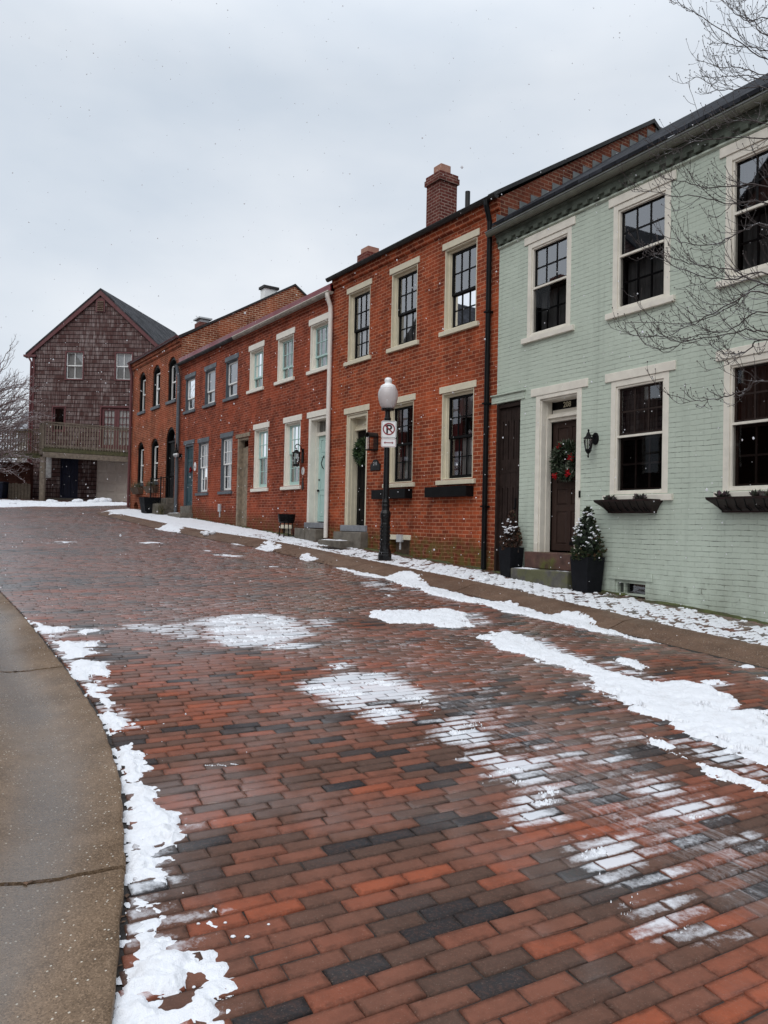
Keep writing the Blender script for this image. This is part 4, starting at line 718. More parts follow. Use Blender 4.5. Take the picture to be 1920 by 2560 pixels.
# ------------------------------------------------------------------ house building kit (facade coordinates: t, n, z)
class House:
    def __init__(s, name, label, cat, fr, tc, z0, group=None):
        s.fr = fr; s.tc = tc; s.z0 = z0
        s.root = thing(name, label, cat, fr.w(tc, 0, z0), fr.rz, group); s.off = (-tc, 0, -z0)
    def part(s, mb, name, mat, parent=None, **kw):
        if parent is None: return mb.build(name, mat, s.root, s.off, **kw)
        return mb.build(name, mat, parent, **kw)          # sub-parts share their parent's coordinates
def on_wall(name, label, cat, fr, t, n, z, group=None, dz=0.):
    return thing(name, label, cat, fr.w(t, n, z), fr.rz + dz, group)
def arch_pts(a, b, zs, zt, k=12):                          # from (a,zs) over the crown to (b,zs)
    m = (a+b)/2; w = (b-a)/2; r = zt-zs
    if r >= w*.98: return [(m - w*math.cos(math.pi*i/k), zs + r*math.sin(math.pi*i/k)) for i in range(k+1)]
    rad = (w*w+r*r)/(2*r); cz = zt-rad; al = math.asin(w/rad)
    return [(m + rad*math.sin(-al + 2*al*i/k), cz + rad*math.cos(-al + 2*al*i/k)) for i in range(k+1)]
def wall_mesh(mb, t0, t1, z0, z1, holes, depth=.16, n=0.):
    ts = sorted(set([t0, t1] + [x for h in holes for x in h[:2]])); zs = sorted(set([z0, z1] + [x for h in holes for x in h[2:4]]))
    for i in range(len(ts)-1):
        for j in range(len(zs)-1):
            ct, cz = (ts[i]+ts[i+1])/2, (zs[j]+zs[j+1])/2
            if any(h[0] < ct < h[1] and h[2] < cz < h[3] for h in holes): continue
            mb.quad((ts[i],n,zs[j]), (ts[i],n,zs[j+1]), (ts[i+1],n,zs[j+1]), (ts[i+1],n,zs[j]))
    for h in holes:
        a, b, c, d = h[:4]; rise = h[4] if len(h) > 4 else 0; m = n-depth
        top = [(a, d), (b, d)] if not rise else arch_pts(a, b, d-rise, d)
        if rise:
            half = len(top)//2
            for i in range(half): mb.quad((a,n,d), (top[i+1][0],n,top[i+1][1]), (top[i][0],n,top[i][1]))
            for i in range(half, len(top)-1): mb.quad((b,n,d), (top[i+1][0],n,top[i+1][1]), (top[i][0],n,top[i][1]))
        loop = [(a, c)] + ([(a, d-rise)] if rise else []) + top + ([(b, d-rise)] if rise else []) + [(b, c)]
        loop = [p for i, p in enumerate(loop) if i == 0 or (abs(p[0]-loop[i-1][0])+abs(p[1]-loop[i-1][1])) > 1e-5]
        for p, q in zip(loop, loop[1:]+loop[:1]): mb.quad((p[0],n,p[1]), (q[0],n,q[1]), (q[0],m,q[1]), (p[0],m,p[1]))
def muntins(mb, a, b, c, d, cols, rows, n0, n1, w=.020, border=.045, bot=None):
    mb.box(a, a+border, n0, n1, c, d); mb.box(b-border, b, n0, n1, c, d)
    mb.box(a+border, b-border, n0, n1, d-border, d); mb.box(a+border, b-border, n0, n1, c, c+(bot or border))
    ia, ib, ic, idd = a+border, b-border, c+(bot or border), d-border; e = .004
    for i in range(1, cols): x = ia+(ib-ia)*i/cols; mb.box(x-w/2, x+w/2, n0+e, n1-e, ic, idd)
    for j in range(1, rows):
        z = ic+(idd-ic)*j/rows
        for i in range(cols):
            x0 = ia+(ib-ia)*i/cols + (w/2 if i else 0); x1 = ia+(ib-ia)*(i+1)/cols - (w/2 if i < cols-1 else 0)
            mb.box(x0, x1, n0+e, n1-e, z-w/2, z+w/2)
def folds(mb, a, b, c, d, n, amp=.012, per=.09):           # a hanging curtain with folds
    k = max(4, int((b-a)/per*4)); pts = []
    for i in range(k+1):
        x = a+(b-a)*i/k; pts.append((x, n+amp*math.sin(i*math.pi/2+.3)+random.uniform(-.3,.3)*amp))
    for p, q in zip(pts, pts[1:]): mb.quad((p[0],p[1],c), (p[0],p[1],d), (q[0],q[1],d), (q[0],q[1],c))
def window(H, a, b, c, d, trim, sash, meet=None, grid=(3,2), grid2=None, kind='recess', lintel=None, sill=None, curtain=None, glass='glass', fw=.048, low_rail=.075, label=None, lint_over=.09, lint_h=.135, sill_over=.12, sill_h=.105, sill_n=.055, rec=.075):
    meet = meet or (c+d)/2; grid2 = grid2 or grid; mb = MB()
    if kind == 'recess':                                   # boxed frame set inside the brick reveal
        L = .028
        D = -rec-.105; mb.box(a, a+L, D, -.004, c, d); mb.box(b-L, b, D, -.004, c, d); mb.box(a+L, b-L, D, -.004, d-L, d); mb.box(a+L, b-L, D, -.01, c, c+.02)
        mb.box(a+L, a+L+fw, D, -rec, c+.02, d-L); mb.box(b-L-fw, b-L, D, -rec, c+.02, d-L); mb.box(a+L+fw, b-L-fw, D, -rec, d-L-fw, d-L)
        mb.box(a+L+fw, a+L+fw+.018, D, -rec-.03, c+.02, d-L-fw); mb.box(b-L-fw-.018, b-L-fw, D, -rec-.03, c+.02, d-L-fw)
        ia, ib, ic, idd = a+L+fw+.018, b-L-fw-.018, c+.02, d-L-fw; nu, nlw = -rec-.04, -rec-.073
    else:                                                  # wide flat casing, nearly flush, with a narrow storm frame
        W = .088
        mb.box(a, a+W, -.12, .006, c, d); mb.box(b-W, b, -.12, .006, c, d); mb.box(a+W, b-W, -.12, .006, d-W, d); mb.box(a+W, b-W, -.12, .006, c, c+.03)
        e = .03; mb.box(a+W, a+W+e, -.12, -.012, c+.03, d-W); mb.box(b-W-e, b-W, -.12, -.012, c+.03, d-W); mb.box(a+W+e, b-W-e, -.12, -.012, d-W-e, d-W); mb.box(a+W+e, b-W-e, -.12, -.012, c+.03, c+.03+.028)
        ia, ib, ic, idd = a+W+e, b-W-e, c+.058, d-W-e; nu, nlw = -.05, -.085
    w = H.part(mb, 'window', trim, bevel=.004)
    if label: w['label'] = label
    if kind == 'recess':
        s1 = MB(); muntins(s1, ia, ib, meet-.02, idd, grid[0], grid[1], nu-.032, nu); s1.build('sash', sash, w)
        s2 = MB(); muntins(s2, ia+.002, ib-.002, ic, meet+.018, grid2[0], grid2[1], nlw-.032, nlw-.001, bot=low_rail); s2.build('sash', sash, w)
        g = MB(); g.quad((ia,nu-.02,meet), (ia,nu-.02,idd), (ib,nu-.02,idd), (ib,nu-.02,meet)); g.quad((ia,nlw-.02,ic), (ia,nlw-.02,meet), (ib,nlw-.02,meet), (ib,nlw-.02,ic))
    else:
        bar = MB(); bar.box(ia, ib, -.06, -.013, meet-.016, meet+.016); bar.build('meeting_rail', trim, w)
        s1 = MB(); muntins(s1, ia, ib, meet+.018, idd, grid[0], grid[1], nu-.035, nu-.008, w=.026, border=.03); s1.build('sash', sash, w)
        s2 = MB(); muntins(s2, ia, ib, ic, meet-.018, grid2[0], grid2[1], -.118, -.09, w=.026, border=.035); s2.build('sash', sash, w)
        g = MB(); g.quad((ia,nu-.02,meet), (ia,nu-.02,idd), (ib,nu-.02,idd), (ib,nu-.02,meet)); g2 = MB(); g2.quad((ia,-.045,ic), (ia,-.045,meet), (ib,-.045,meet), (ib,-.045,ic)); g2.build('screened_pane', M['glass_screen'], w)
    g.build('pane', M[glass], w)
    if lintel is not None:
        q = MB(); q.box(a-lint_over+.02, b+lint_over-.02, -.1, .022, d+.002, d+lint_h); q.build('lintel', lintel, w, bevel=.006)
    if sill is not None:
        q = MB(); q.hexa([(a-sill_over+.02,-.14,c-sill_h),(b+sill_over-.02,-.14,c-sill_h),(b+sill_over-.02,sill_n,c-sill_h),(a-sill_over+.02,sill_n,c-sill_h)],
                         [(a-sill_over+.02,-.14,c-.001),(b+sill_over-.02,-.14,c-.001),(b+sill_over-.02,sill_n,c-.016),(a-sill_over+.02,sill_n,c-.016)])
        q.build('sill', sill, w, bevel=.006)
    if curtain:
        for mat, x0, x1, z0, z1 in curtain:
            q = MB(); folds(q, ia+(ib-ia)*x0, ia+(ib-ia)*x1, ic+(idd-ic)*z0, ic+(idd-ic)*z1, (-rec if kind == 'recess' else -.06)-.15+.012*(mat == 'curtain_red'))
            q.build('blind' if 'blind' in mat else 'curtain', M[mat], w, recalc=False)
    return w
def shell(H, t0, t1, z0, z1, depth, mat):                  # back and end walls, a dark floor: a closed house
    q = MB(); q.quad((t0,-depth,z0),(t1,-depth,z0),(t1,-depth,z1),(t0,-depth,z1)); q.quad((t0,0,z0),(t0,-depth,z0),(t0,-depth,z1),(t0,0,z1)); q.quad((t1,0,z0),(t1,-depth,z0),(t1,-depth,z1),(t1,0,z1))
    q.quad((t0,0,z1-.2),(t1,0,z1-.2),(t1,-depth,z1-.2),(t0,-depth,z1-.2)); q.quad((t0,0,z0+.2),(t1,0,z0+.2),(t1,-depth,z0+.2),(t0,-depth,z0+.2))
    # inner lining a little behind the front, coloured near black for the rooms' darkness
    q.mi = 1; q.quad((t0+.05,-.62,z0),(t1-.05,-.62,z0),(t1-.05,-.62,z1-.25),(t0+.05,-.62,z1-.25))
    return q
def gable(q, t, eave_n, eave_z, ridge_n, ridge_z, back_n, back_z, z0):
    q.quad((t,eave_n,z0), (t,eave_n,eave_z), (t,ridge_n,ridge_z), (t,back_n,back_z), (t,back_n,z0))
def roof(H, t0, t1, e_n, e_z, r_n, r_z, mat, th=.06, name='roof', back=None):
    q = MB(); b_n, b_z = back or (2*r_n-e_n, e_z)
    q.hexa([(t0,e_n,e_z-th),(t1,e_n,e_z-th),(t1,r_n,r_z-th),(t0,r_n,r_z-th)], [(t0,e_n,e_z),(t1,e_n,e_z),(t1,r_n,r_z),(t0,r_n,r_z)])
    q.hexa([(t0,b_n,b_z-th),(t1,b_n,b_z-th),(t1,r_n,r_z-th-.002),(t0,r_n,r_z-th-.002)], [(t0,b_n,b_z),(t1,b_n,b_z),(t1,r_n,r_z-.002),(t0,r_n,r_z-.002)])
    return H.part(q, name, mat)
def gutter(H, t0, t1, n, z, mat, r=.062, lip=None):
    q = MB(); k = 8; prof = [(n + r*math.cos(math.pi*i/k), z - r*math.sin(math.pi*i/k)*1.1) for i in range(k+1)]
    inn = [(n + (r-.006)*math.cos(math.pi*i/k), z - (r-.006)*math.sin(math.pi*i/k)*1.1) for i in range(k+1)]
    for P in (prof, inn):
        for a, b in zip(P, P[1:]): q.quad((t0,a[0],a[1]), (t1,a[0],a[1]), (t1,b[0],b[1]), (t0,b[0],b[1]))
    for t in (t0, t1): q.quad(*[(t,p[0],p[1]) for p in prof])
    g = H.part(q, 'gutter', mat, recalc=False); q = MB(); q.tube([(t0,n+r,z+.004),(t1,n+r,z+.004)], .012, 6); q.build('gutter_lip', lip or mat, g); return g
def pipe(H, pts, r, mat, k=10, brackets=()):
    q = MB(); q.tube(pts, r, k)
    for z in brackets:
        x, n = pts[-1][0], pts[-1][1]; q.box(x-r-.02, x+r+.02, n-r-.004, n+r+.008, z-.018, z+.018)
    return H.part(q, 'downspout', mat, smooth=False)
def panel_door(mb, pm, a, b, c, d, n, rows, cols=2, stile=.11, gap=.09, rail=.11, inset=.016):
    mb.box(a, b, n-.045, n-inset, c, d)
    mb.box(a, a+stile, n-inset-.001, n, c, d); mb.box(b-stile, b, n-inset-.001, n, c, d)
    W = (b-a-2*stile-(cols-1)*gap)/cols; z = c
    hs = [r for r in rows]; tot = sum(hs); free = (d-c) - rail*(len(hs)+1)
    for i, h in enumerate([0]+hs):
        zz = z + free*h/tot if i else z
        z = zz; mb.box(a+stile, b-stile, n-inset-.001, n, z, z+rail); z += rail
    z = c+rail
    for h in hs:
        hh = free*h/tot
        for j in range(cols-1): x = a+stile+W*(j+1)+gap*j; mb.box(x, x+gap, n-inset-.001, n-.0005, z, z+hh)
        for j in range(cols):
            x = a+stile+(W+gap)*j; m = .028
            pm.hexa([(x+.006,n-inset-.002,z+.006),(x+W-.006,n-inset-.002,z+.006),(x+W-.006,n-inset-.002,z+hh-.006),(x+.006,n-inset-.002,z+hh-.006)],
                    [(x+m,n-.004,z+m),(x+W-m,n-.004,z+m),(x+W-m,n-.004,z+hh-m),(x+m,n-.004,z+hh-m)])
        z += hh+rail
def text_mesh(body, size, depth=.003, font_bold=0.):
    cu = bpy.data.curves.new('lettering', 'FONT'); cu.body = body; cu.size = size; cu.align_x = 'CENTER'; cu.align_y = 'CENTER'; cu.extrude = depth/2; cu.offset = font_bold
    ob = bpy.data.objects.new('tmp_lettering', cu); COL.objects.link(ob)
    me = bpy.data.meshes.new_from_object(ob.evaluated_get(bpy.context.evaluated_depsgraph_get()))
    COL.objects.unlink(ob); bpy.data.objects.remove(ob); return me
def lettering(body, size, mat, parent, loc, flip=True, depth=.004, bold=0., name='lettering', sx=1.):
    me = text_mesh(body, size, depth, bold); me.materials.clear(); me.materials.append(mat)
    # text lies in xy; stand it up facing +y (seen from +y, reading direction is -x)
    me.transform(Matrix(((-sx,0,0,0),(0,0,1,0),(0,1,0,0),(0,0,0,1))))
    o = bpy.data.objects.new(name, me); COL.objects.link(o); o.parent = parent; o.location = loc; return o
def stone_block(mb, x0, x1, y0, y1, z0, z1, rough=.012, seed=0):
    rg = random.Random(seed); j = lambda: rg.uniform(-rough, rough)
    lo = [(x0+j(),y0,z0),(x1+j(),y0,z0),(x1+j(),y1+j(),z0),(x0+j(),y1+j(),z0)]; hi = [(x0+j(),y0,z1+j()*.4),(x1+j(),y0,z1+j()*.4),(x1+j(),y1+j(),z1+j()*.4),(x0+j(),y1+j(),z1+j()*.4)]
    mb.hexa(lo, hi)
def snow_pad(x0, x1, y0, y1, z, parent, h=.02, seed=1, name='snow'):
    nx, ny = max(4, int((x1-x0)/.03)), max(4, int((y1-y0)/.03)); q = MB(); vs = []
    for i in range(nx+1):
        for j in range(ny+1):
            x = x0+(x1-x0)*i/nx; y = y0+(y1-y0)*j/ny; e = min(i, nx-i, 4)/4*min(j, ny-j, 4)/4
            nz = float(fbm(np.array([x*6+seed]), np.array([y*9]), seed, 3)[0])
            vs.append((x, y, z + h*(e**.5)*(nz*1.8-.35) - .002))
    fs = [(i*(ny+1)+j, (i+1)*(ny+1)+j, (i+1)*(ny+1)+j+1, i*(ny+1)+j+1) for i in range(nx) for j in range(ny)]
    q.add(vs, fs); return tag(q.build(name, M['snow'], parent, smooth=True), kind='stuff')

# ================================================================== the sage green painted house
H = House('painted_brick_house', 'sage green painted brick house with ivory window trim and number 208 over its brown door', 'house', SF, -1.8, .55)
UW = [(-.40,.645), (-2.345,-1.29), (-4.27,-3.215)]; GW = [(-2.355,-1.295), (-4.28,-3.22)]
holes = [(a, b, 4.95, 6.58) for a, b in UW] + [(a, b, 2.16, 3.88) for a, b in GW]
holes += [(-.685,.375,1.20,3.885), (.78,1.435,.6,3.89), (-2.0,-1.42,.45,.885)]
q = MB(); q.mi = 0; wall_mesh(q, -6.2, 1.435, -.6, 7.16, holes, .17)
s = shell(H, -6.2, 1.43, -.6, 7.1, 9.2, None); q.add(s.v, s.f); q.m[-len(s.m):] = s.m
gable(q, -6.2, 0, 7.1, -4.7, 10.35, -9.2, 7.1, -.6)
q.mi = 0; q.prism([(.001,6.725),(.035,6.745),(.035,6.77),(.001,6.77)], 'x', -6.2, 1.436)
H.part(q, 'wall', [M['sage'], M['room_dark']], recalc=False)
roof(H, -6.3, 1.5, .14, 7.205, -4.7, 7.205+.672*4.84, M['slate'])
gutter(H, -6.3, 1.62, .125, 7.065, M['gutter_green'], .07, M['lead'])  # paler lip bead paints a highlight along the gutter edge
q = MB(); q.box(-6.3, 1.52, .1, .124, 7.0, 7.15); H.part(q, 'fascia', M['gutter_green'])
q = MB(); q.prism([(.002,6.772),(.02,6.772),(.02,6.84),(.05,6.86),(.05,6.95),(.09,6.97),(.09,7.16),(.002,7.16)], 'x', -6.2, 1.47); x = -6.1
while x < 1.4: q.box(x, x+.11, .02, .075, 6.79, 6.858); x += .23
H.part(q, 'cornice', M['sage_dirty'])
for i, (a, b) in enumerate(UW):
    window(H, a, b, 4.95, 6.58, M['ivory'], M['black'], 5.78, (3,2), kind='flush', lintel=M['ivory'], sill=M['ivory'], lint_over=.11, label=None, curtain=[('shade_grey',0,1,0,.5)] + ([('blind_brown',.0,1.,.55,1.)] if i == 2 else []))
for a, b in GW:
    window(H, a, b, 2.16, 3.88, M['ivory'], M['gate_brown'], 3.03, (3,2), kind='flush', lintel=M['ivory'], sill=M['ivory'], lint_over=.135, curtain=[('blind_brown',.3,1.,.5,1.)], glass='glass_dark')
# front door: casing, deep panelled jamb, transom with the number, cornice beam, door
q = MB(); a, b = -.685, .375
for x0, x1, sgn in ((a, a+.10, 1), (b-.10, b, -1)):
    q.box(x0, x1, -.2, .012, 1.2, 3.885)
    xx = x1 if sgn > 0 else x0; q.box(xx, xx+sgn*.022, -.24, -.012, 1.2, 3.8); q.box(xx+sgn*.022, xx+sgn*.034, -.24, -.13, 1.2, 3.8)
q.box(a+.10, b-.10, -.2, .012, 3.82, 3.885); q.box(a+.122, b-.122, -.29, -.02, 3.79, 3.82)
q.box(a-.0+.02, a+.10, .012, .024, 1.2, 1.38); q.box(b-.10, b-.02, .012, .024, 1.2, 1.38)
df = H.part(q, 'door_frame', M['ivory'], bevel=.005)
q = MB(); q.box(b-.03, b+.105, -.05, .022, 3.887, 4.02); q.box(a-.135, b-.03, -.05, .022, 3.887, 4.02); 
q = MB(); q.box(a-.135, b+.125, -.05, .022, 3.887, 4.02); q.build('lintel', M['ivory'], df, bevel=.006)
q = MB(); q.box(a+.13, b-.13, -.30, -.255, 3.575, 3.65); q.box(a+.122, b-.122, -.30, -.175, 3.54, 3.575); q.box(a+.122, b-.122, -.30, -.15, 3.50, 3.54); q.box(a+.122, b-.122, -.3, -.20, 3.445, 3.50)
q.build('transom_bar', M['ivory'], df, bevel=.005)
q = MB(); q.quad((a+.12,-.285,3.65),(a+.12,-.285,3.80),(b-.12,-.285,3.80),(b-.12,-.285,3.65)); q.build('transom_pane', M['black'], df)
lettering('208', .128, M['gold_leaf'], df, (-.075,-.279,3.722), sx=.95, bold=.001)
q = MB(); pm = MB(); panel_door(q, pm, a+.134, b-.134, 1.26, 3.445, -.275, [.62,.30,.30,.62], 2)
q.add(pm.v, pm.f); dr = H.part(q, 'door', M['brown_door'], bevel=.003)
q = MB(); q.ball((a+.20,-.235,2.13), .03); q.box(a+.18, a+.22, -.275, -.265, 2.07, 2.28); q.build('handle', M['black'], dr, smooth=True)
q = MB(); q.box(a+.3, a+.5, -.275, -.268, 1.36, 1.42); q.build('mail_slot', M['black'], dr)
q = MB(); q.box(a-.006, a+.01, -.03, .03, 2.13, 2.24); q.build('doorbell', M['black'], df)
# brown plank gate beside the door
q = MB(); q.box(1.385, 1.435, -.15, -.0, .6, 3.87); q.box(.78, .80, -.15, -.03, .6, 3.87); q.box(.80, 1.385, -.15, -.02, 3.80, 3.87)
gt = H.part(q, 'gate', M['gate_brown'], bevel=.004)
q = MB(); W = (1.385-.80)/4
for i in range(4):
    x = .80+W*i; x0, x1 = x+.004, x+W-.004; m = (x0+x1)/2; s0 = .015
    for z0, z1, slot in ((.72, 2.62, (1.62, 2.35)), (2.66, 3.79, (2.86, 3.55))):
        q.box(x0, m-s0, -.10, -.065, z0, z1); q.box(m+s0, x1, -.10, -.065, z0, z1); q.box(m-s0, m+s0, -.10, -.065, z0, slot[0]); q.box(m-s0, m+s0, -.10, -.065, slot[1], z1)
q.box(.80, 1.385, -.10, -.06, 2.62, 2.66); q.build('planks', M['gate_brown'], gt, bevel=.003)
q = MB(); q.box(.66, 1.56, -.02, .02, 3.895, 4.03); q.box(.64, 1.57, -.02, .05, 4.03, 4.05); q.build('lintel', M['sage'], gt)
q = MB(); q.box(.92, .95, -.06, -.045, 2.0, 2.16); q.ball((.935,-.035,1.98), .022); q.build('handle', M['black'], gt)
# cellar window and its light well
q = MB(); q.box(-2.0, -1.965, -.14, -.03, .5, .88); q.box(-1.45, -1.42, -.14, -.03, .5, .88); q.box(-1.965, -1.45, -.14, -.03, .84, .88); q.box(-1.58, -1.55, -.14, -.05, .5, .84); q.box(-1.965,-1.45,-.14,-.05,.66,.69)
cw = H.part(q, 'cellar_window', M['sage']); g = MB(); g.quad((-1.965,-.1,.5),(-1.965,-.1,.84),(-1.45,-.1,.84),(-1.45,-.1,.5)); g.build('pane', M['glass_dark'], cw)
q = MB(); q.box(-2.12, -1.3, -.02, .014, .887, 1.0); q.build('lintel', M['sage'], cw, bevel=.006)
# two stone steps
st = thing('door_steps', 'two worn steps below the brown door, a brownstone one on a mossy grey block', 'steps', SF.w(-.18,0,.7), SF.rz)
def mossy(name, c, amt):
    k = NT(name); v = k.obj(); col = k.mix(k.ramp(k.noise(v, 5., 6, .65), [(.35,0.),(.7,1.)]), tuple(x*.55 for x in c), tuple(x*1.25 for x in c))
    col = k.mix(k.math('MULTIPLY', k.ramp(k.noise(v, 2.6, 4, .6), [(.46,0.),(.56,1.)]), amt), col, (.085,.088,.016)); k.principled(col, .75, k.noise(v, 22., 6, .65), .6, .012); return k.m
q = MB(); stone_block(q, -.62, .60, -.34, .17, .26, .53, .012, 3); q.build('upper_step', mossy('mossy_brownstone', (.10,.048,.036), .9), st, bevel=.015)
q = MB(); stone_block(q, -.66, .66, -.3, .43, -.2, .255, .014, 4); ls = q.build('lower_step', mossy('mossy_grey_stone', (.10,.092,.08), .55), st, bevel=.02)
o = snow_pad(.18, .60, .2, .41, .256, ls, .02, 5); o = snow_pad(-.6, -.2, .22, .41, .256, ls, .018, 8)

# ================================================================== the red brick house with cream trim
H = House('red_brick_house', 'red brick house with cream stone lintels, black sashes and a square brick chimney', 'house', BF, 3., .9)
UB = [(.63,1.61), (2.53,3.49), (4.36,5.315)]; GB = [(.645,1.62), (2.58,3.53)]; DB = (4.36,5.295)
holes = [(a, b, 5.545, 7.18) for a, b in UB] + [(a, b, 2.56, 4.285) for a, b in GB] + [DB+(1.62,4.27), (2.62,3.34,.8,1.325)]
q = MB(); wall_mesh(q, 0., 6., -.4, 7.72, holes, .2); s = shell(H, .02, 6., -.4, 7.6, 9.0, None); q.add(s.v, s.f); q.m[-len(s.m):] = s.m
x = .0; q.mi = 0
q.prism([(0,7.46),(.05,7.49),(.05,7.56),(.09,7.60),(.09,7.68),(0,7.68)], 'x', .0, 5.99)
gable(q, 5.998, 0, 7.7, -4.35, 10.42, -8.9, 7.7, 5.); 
H.part(q, 'wall', [M['brick_mid'], M['room_dark']], recalc=False)
q = MB(); gable(q, .001, .0, 7.72, -4.35, 10.45, -8.9, 7.72, -.4); q.prism([(.0,-.4),(.0,7.72),(-.03,7.72),(-.03,-.4)], 'x', .0, .001)
H.part(q, 'gable_wall', M['brick_gable_mid'], recalc=False)
q = MB(); q.hexa([(-.05,.12,7.72),(.22,.12,7.72),(.22,-4.36,10.45),(-.05,-4.36,10.45)], [(-.05,.12,7.80),(.22,.12,7.80),(.22,-4.36,10.54),(-.05,-4.36,10.54)])
q.hexa([(-.05,-4.9,10.12),(.22,-4.9,10.12),(.22,-4.36,10.45),(-.05,-4.36,10.45)], [(-.05,-4.9,10.2),(.22,-4.9,10.2),(.22,-4.36,10.54),(-.05,-4.36,10.54)])
H.part(q, 'gable_coping', M['gutter_dark'])
q = MB()                                                    # stepped lead flashing climbing along the neighbour's slates
for i in range(17):
    n0 = .10 - i*.285; n1 = n0-.30; zb = 7.13 - .676*(n0-.16) ; zt = 7.13 - .676*(n1-.16)
    q.box(-.012-.002*(i % 2), -.004, n1, n0, zb-.03, zb+.20)
H.part(q, 'step_flashing', M['lead'])
roof(H, .22, 6.08, .16, 7.735, -4.35, 7.735+.612*4.51, M['gutter_dark'])
gutter(H, -.04, 6.12, .14, 7.715, M['gutter_dark'], .06)
pipe(H, [(.2,.17,7.68),(.2,.17,7.58),(.2,.08,7.30),(.2,.075,7.1),(.2,.075,.86)], .05, M['black'], 12, ())
for z in (2.0, 3.9, 5.6): q = MB(); q.box(.14,.26,.0,.135,z,z+.03); H.part(q, 'pipe_bracket', M['black'])
for i, (a, b) in enumerate(UB):
    window(H, a, b, 5.545, 7.18, M['cream'], M['black'], 6.27, (3,2), lintel=M['cream'], sill=M['cream'], curtain=[('curtain_grey',0,1,0,.5)])
for a, b in GB:
    window(H, a, b, 2.56, 4.285, M['cream'], M['black'], 3.40, (3,2), lintel=M['cream'], sill=M['cream'], glass='glass_dark', curtain=[('curtain_red',.62,1.,0,1.),('curtain_white',.0,.60,0,.50),('curtain_red',.0,.10,.5,1.)])
a, b = DB; q = MB()
q.box(a, a+.03, -.36, -.004, 1.62, 4.27); q.box(b-.03, b, -.36, -.004, 1.62, 4.27); q.box(a+.03, b-.03, -.36, -.004, 4.24, 4.27)
q.box(a+.03, a+.10, -.36, -.03, 1.62, 4.24); q.box(b-.10, b-.03, -.36, -.03, 1.62, 4.24); q.box(a+.10, b-.10, -.36, -.03, 4.17, 4.24); q.box(b-.115,b-.10,-.34,-.11,1.62,4.17); q.box(b-.125,b-.115,-.34,-.20,1.62,4.17)
df = H.part(q, 'door_frame', M['cream'], bevel=.005)
q = MB(); q.box(a-.07, b+.10, -.1, .022, 4.275, 4.415); q.build('lintel', M['cream'], df, bevel=.006)
q = MB(); q.box(a+.10, b-.115, -.34, -.20, 3.92, 3.98); q.box(a+.10, b-.115, -.34, -.23, 3.98, 4.03); q.box(a+.10, b-.115, -.34, -.17, 3.88, 3.92); q.build('transom_bar', M['cream'], df, bevel=.004)
q = MB(); q.quad((a+.10,-.27,4.03),(a+.10,-.27,4.20),(b-.10,-.27,4.20),(b-.10,-.27,4.03)); q.build('transom_pane', M['glass_dark'], df)
q = MB(); pm = MB(); panel_door(q, pm, a+.12, b-.125, 1.64, 3.88, -.26, [.5,.5,.6], 2); q.add(pm.v, pm.f); dr = H.part(q, 'door', M['black'], bevel=.003)
q = MB(); q.ball((a+.2,-.22,2.6), .032); q.build('handle', M['steel'], dr, smooth=True)
q = MB(); q.box(a-.08, b+.10, -.3, .06, 1.475, 1.62); df2 = q.build('door_sill', M['bluestone'], df, bevel=.012)
q = MB(); q.box(a-.0, b+.0, -.1, .03, 1.2, 1.476)
# cellar opening with its cream head
q = MB(); q.box(2.58, 3.40, -.1, .024, 1.33, 1.435); cw = H.part(q, 'cellar_window', M['cream'], bevel=.005)
q = MB(); q.quad((2.62,-.15,.8),(2.62,-.15,1.325),(3.34,-.15,1.325),(3.34,-.15,.8)); q.build('boarding', M['dark_wood'], cw)
q = MB(); q.box(2.83, 3.0, .01, .09, 1.28, 1.44); q.box(2.89, 2.93, .02, .05, 1.12, 1.28); H.part(q, 'meter_box', M['steel'], bevel=.008)
q = MB(); c0, c1, n0, n1 = 5.15, 5.72, -3.15, -2.58
q.box(c0, c1, n0, n1, 9.0, 10.62); q.box(c0-.045, c1+.045, n0-.045, n1+.045, 10.62, 10.76); q.box(c0-.02, c1+.02, n0-.02, n1+.02, 10.76, 10.86)
ch = H.part(q, 'chimney', M['brick_chim']); q = MB(); q.box(c0+.12, c1-.12, n0+.12, n1-.12, 10.86, 11.14); q.build('chimney_pot', M['terracotta'], ch, bevel=.02)
q = MB(); q.tube([(2.2,-1.05,8.2),(2.2,-1.05,8.86)], .055, 12); H.part(q, 'vent_pipe', M['gutter_dark'])
# stone steps of this house
st = thing('door_steps', 'low grey stone steps below the black door, snow on the lower one', 'steps', BF.w(4.85,0,1.1), BF.rz)
q = MB(); stone_block(q, -.60, .62, -.02, .20, -.2, .365, .012, 5); q.build('upper_step', M['stone'], st, bevel=.015)
q = MB(); stone_block(q, -.30, .72, -.02, .56, -.3, .16, .014, 6); ls = q.build('lower_step', M['stone'], st, bevel=.018)
snow_pad(-.26, .69, .24, .54, .161, ls, .028, 3)

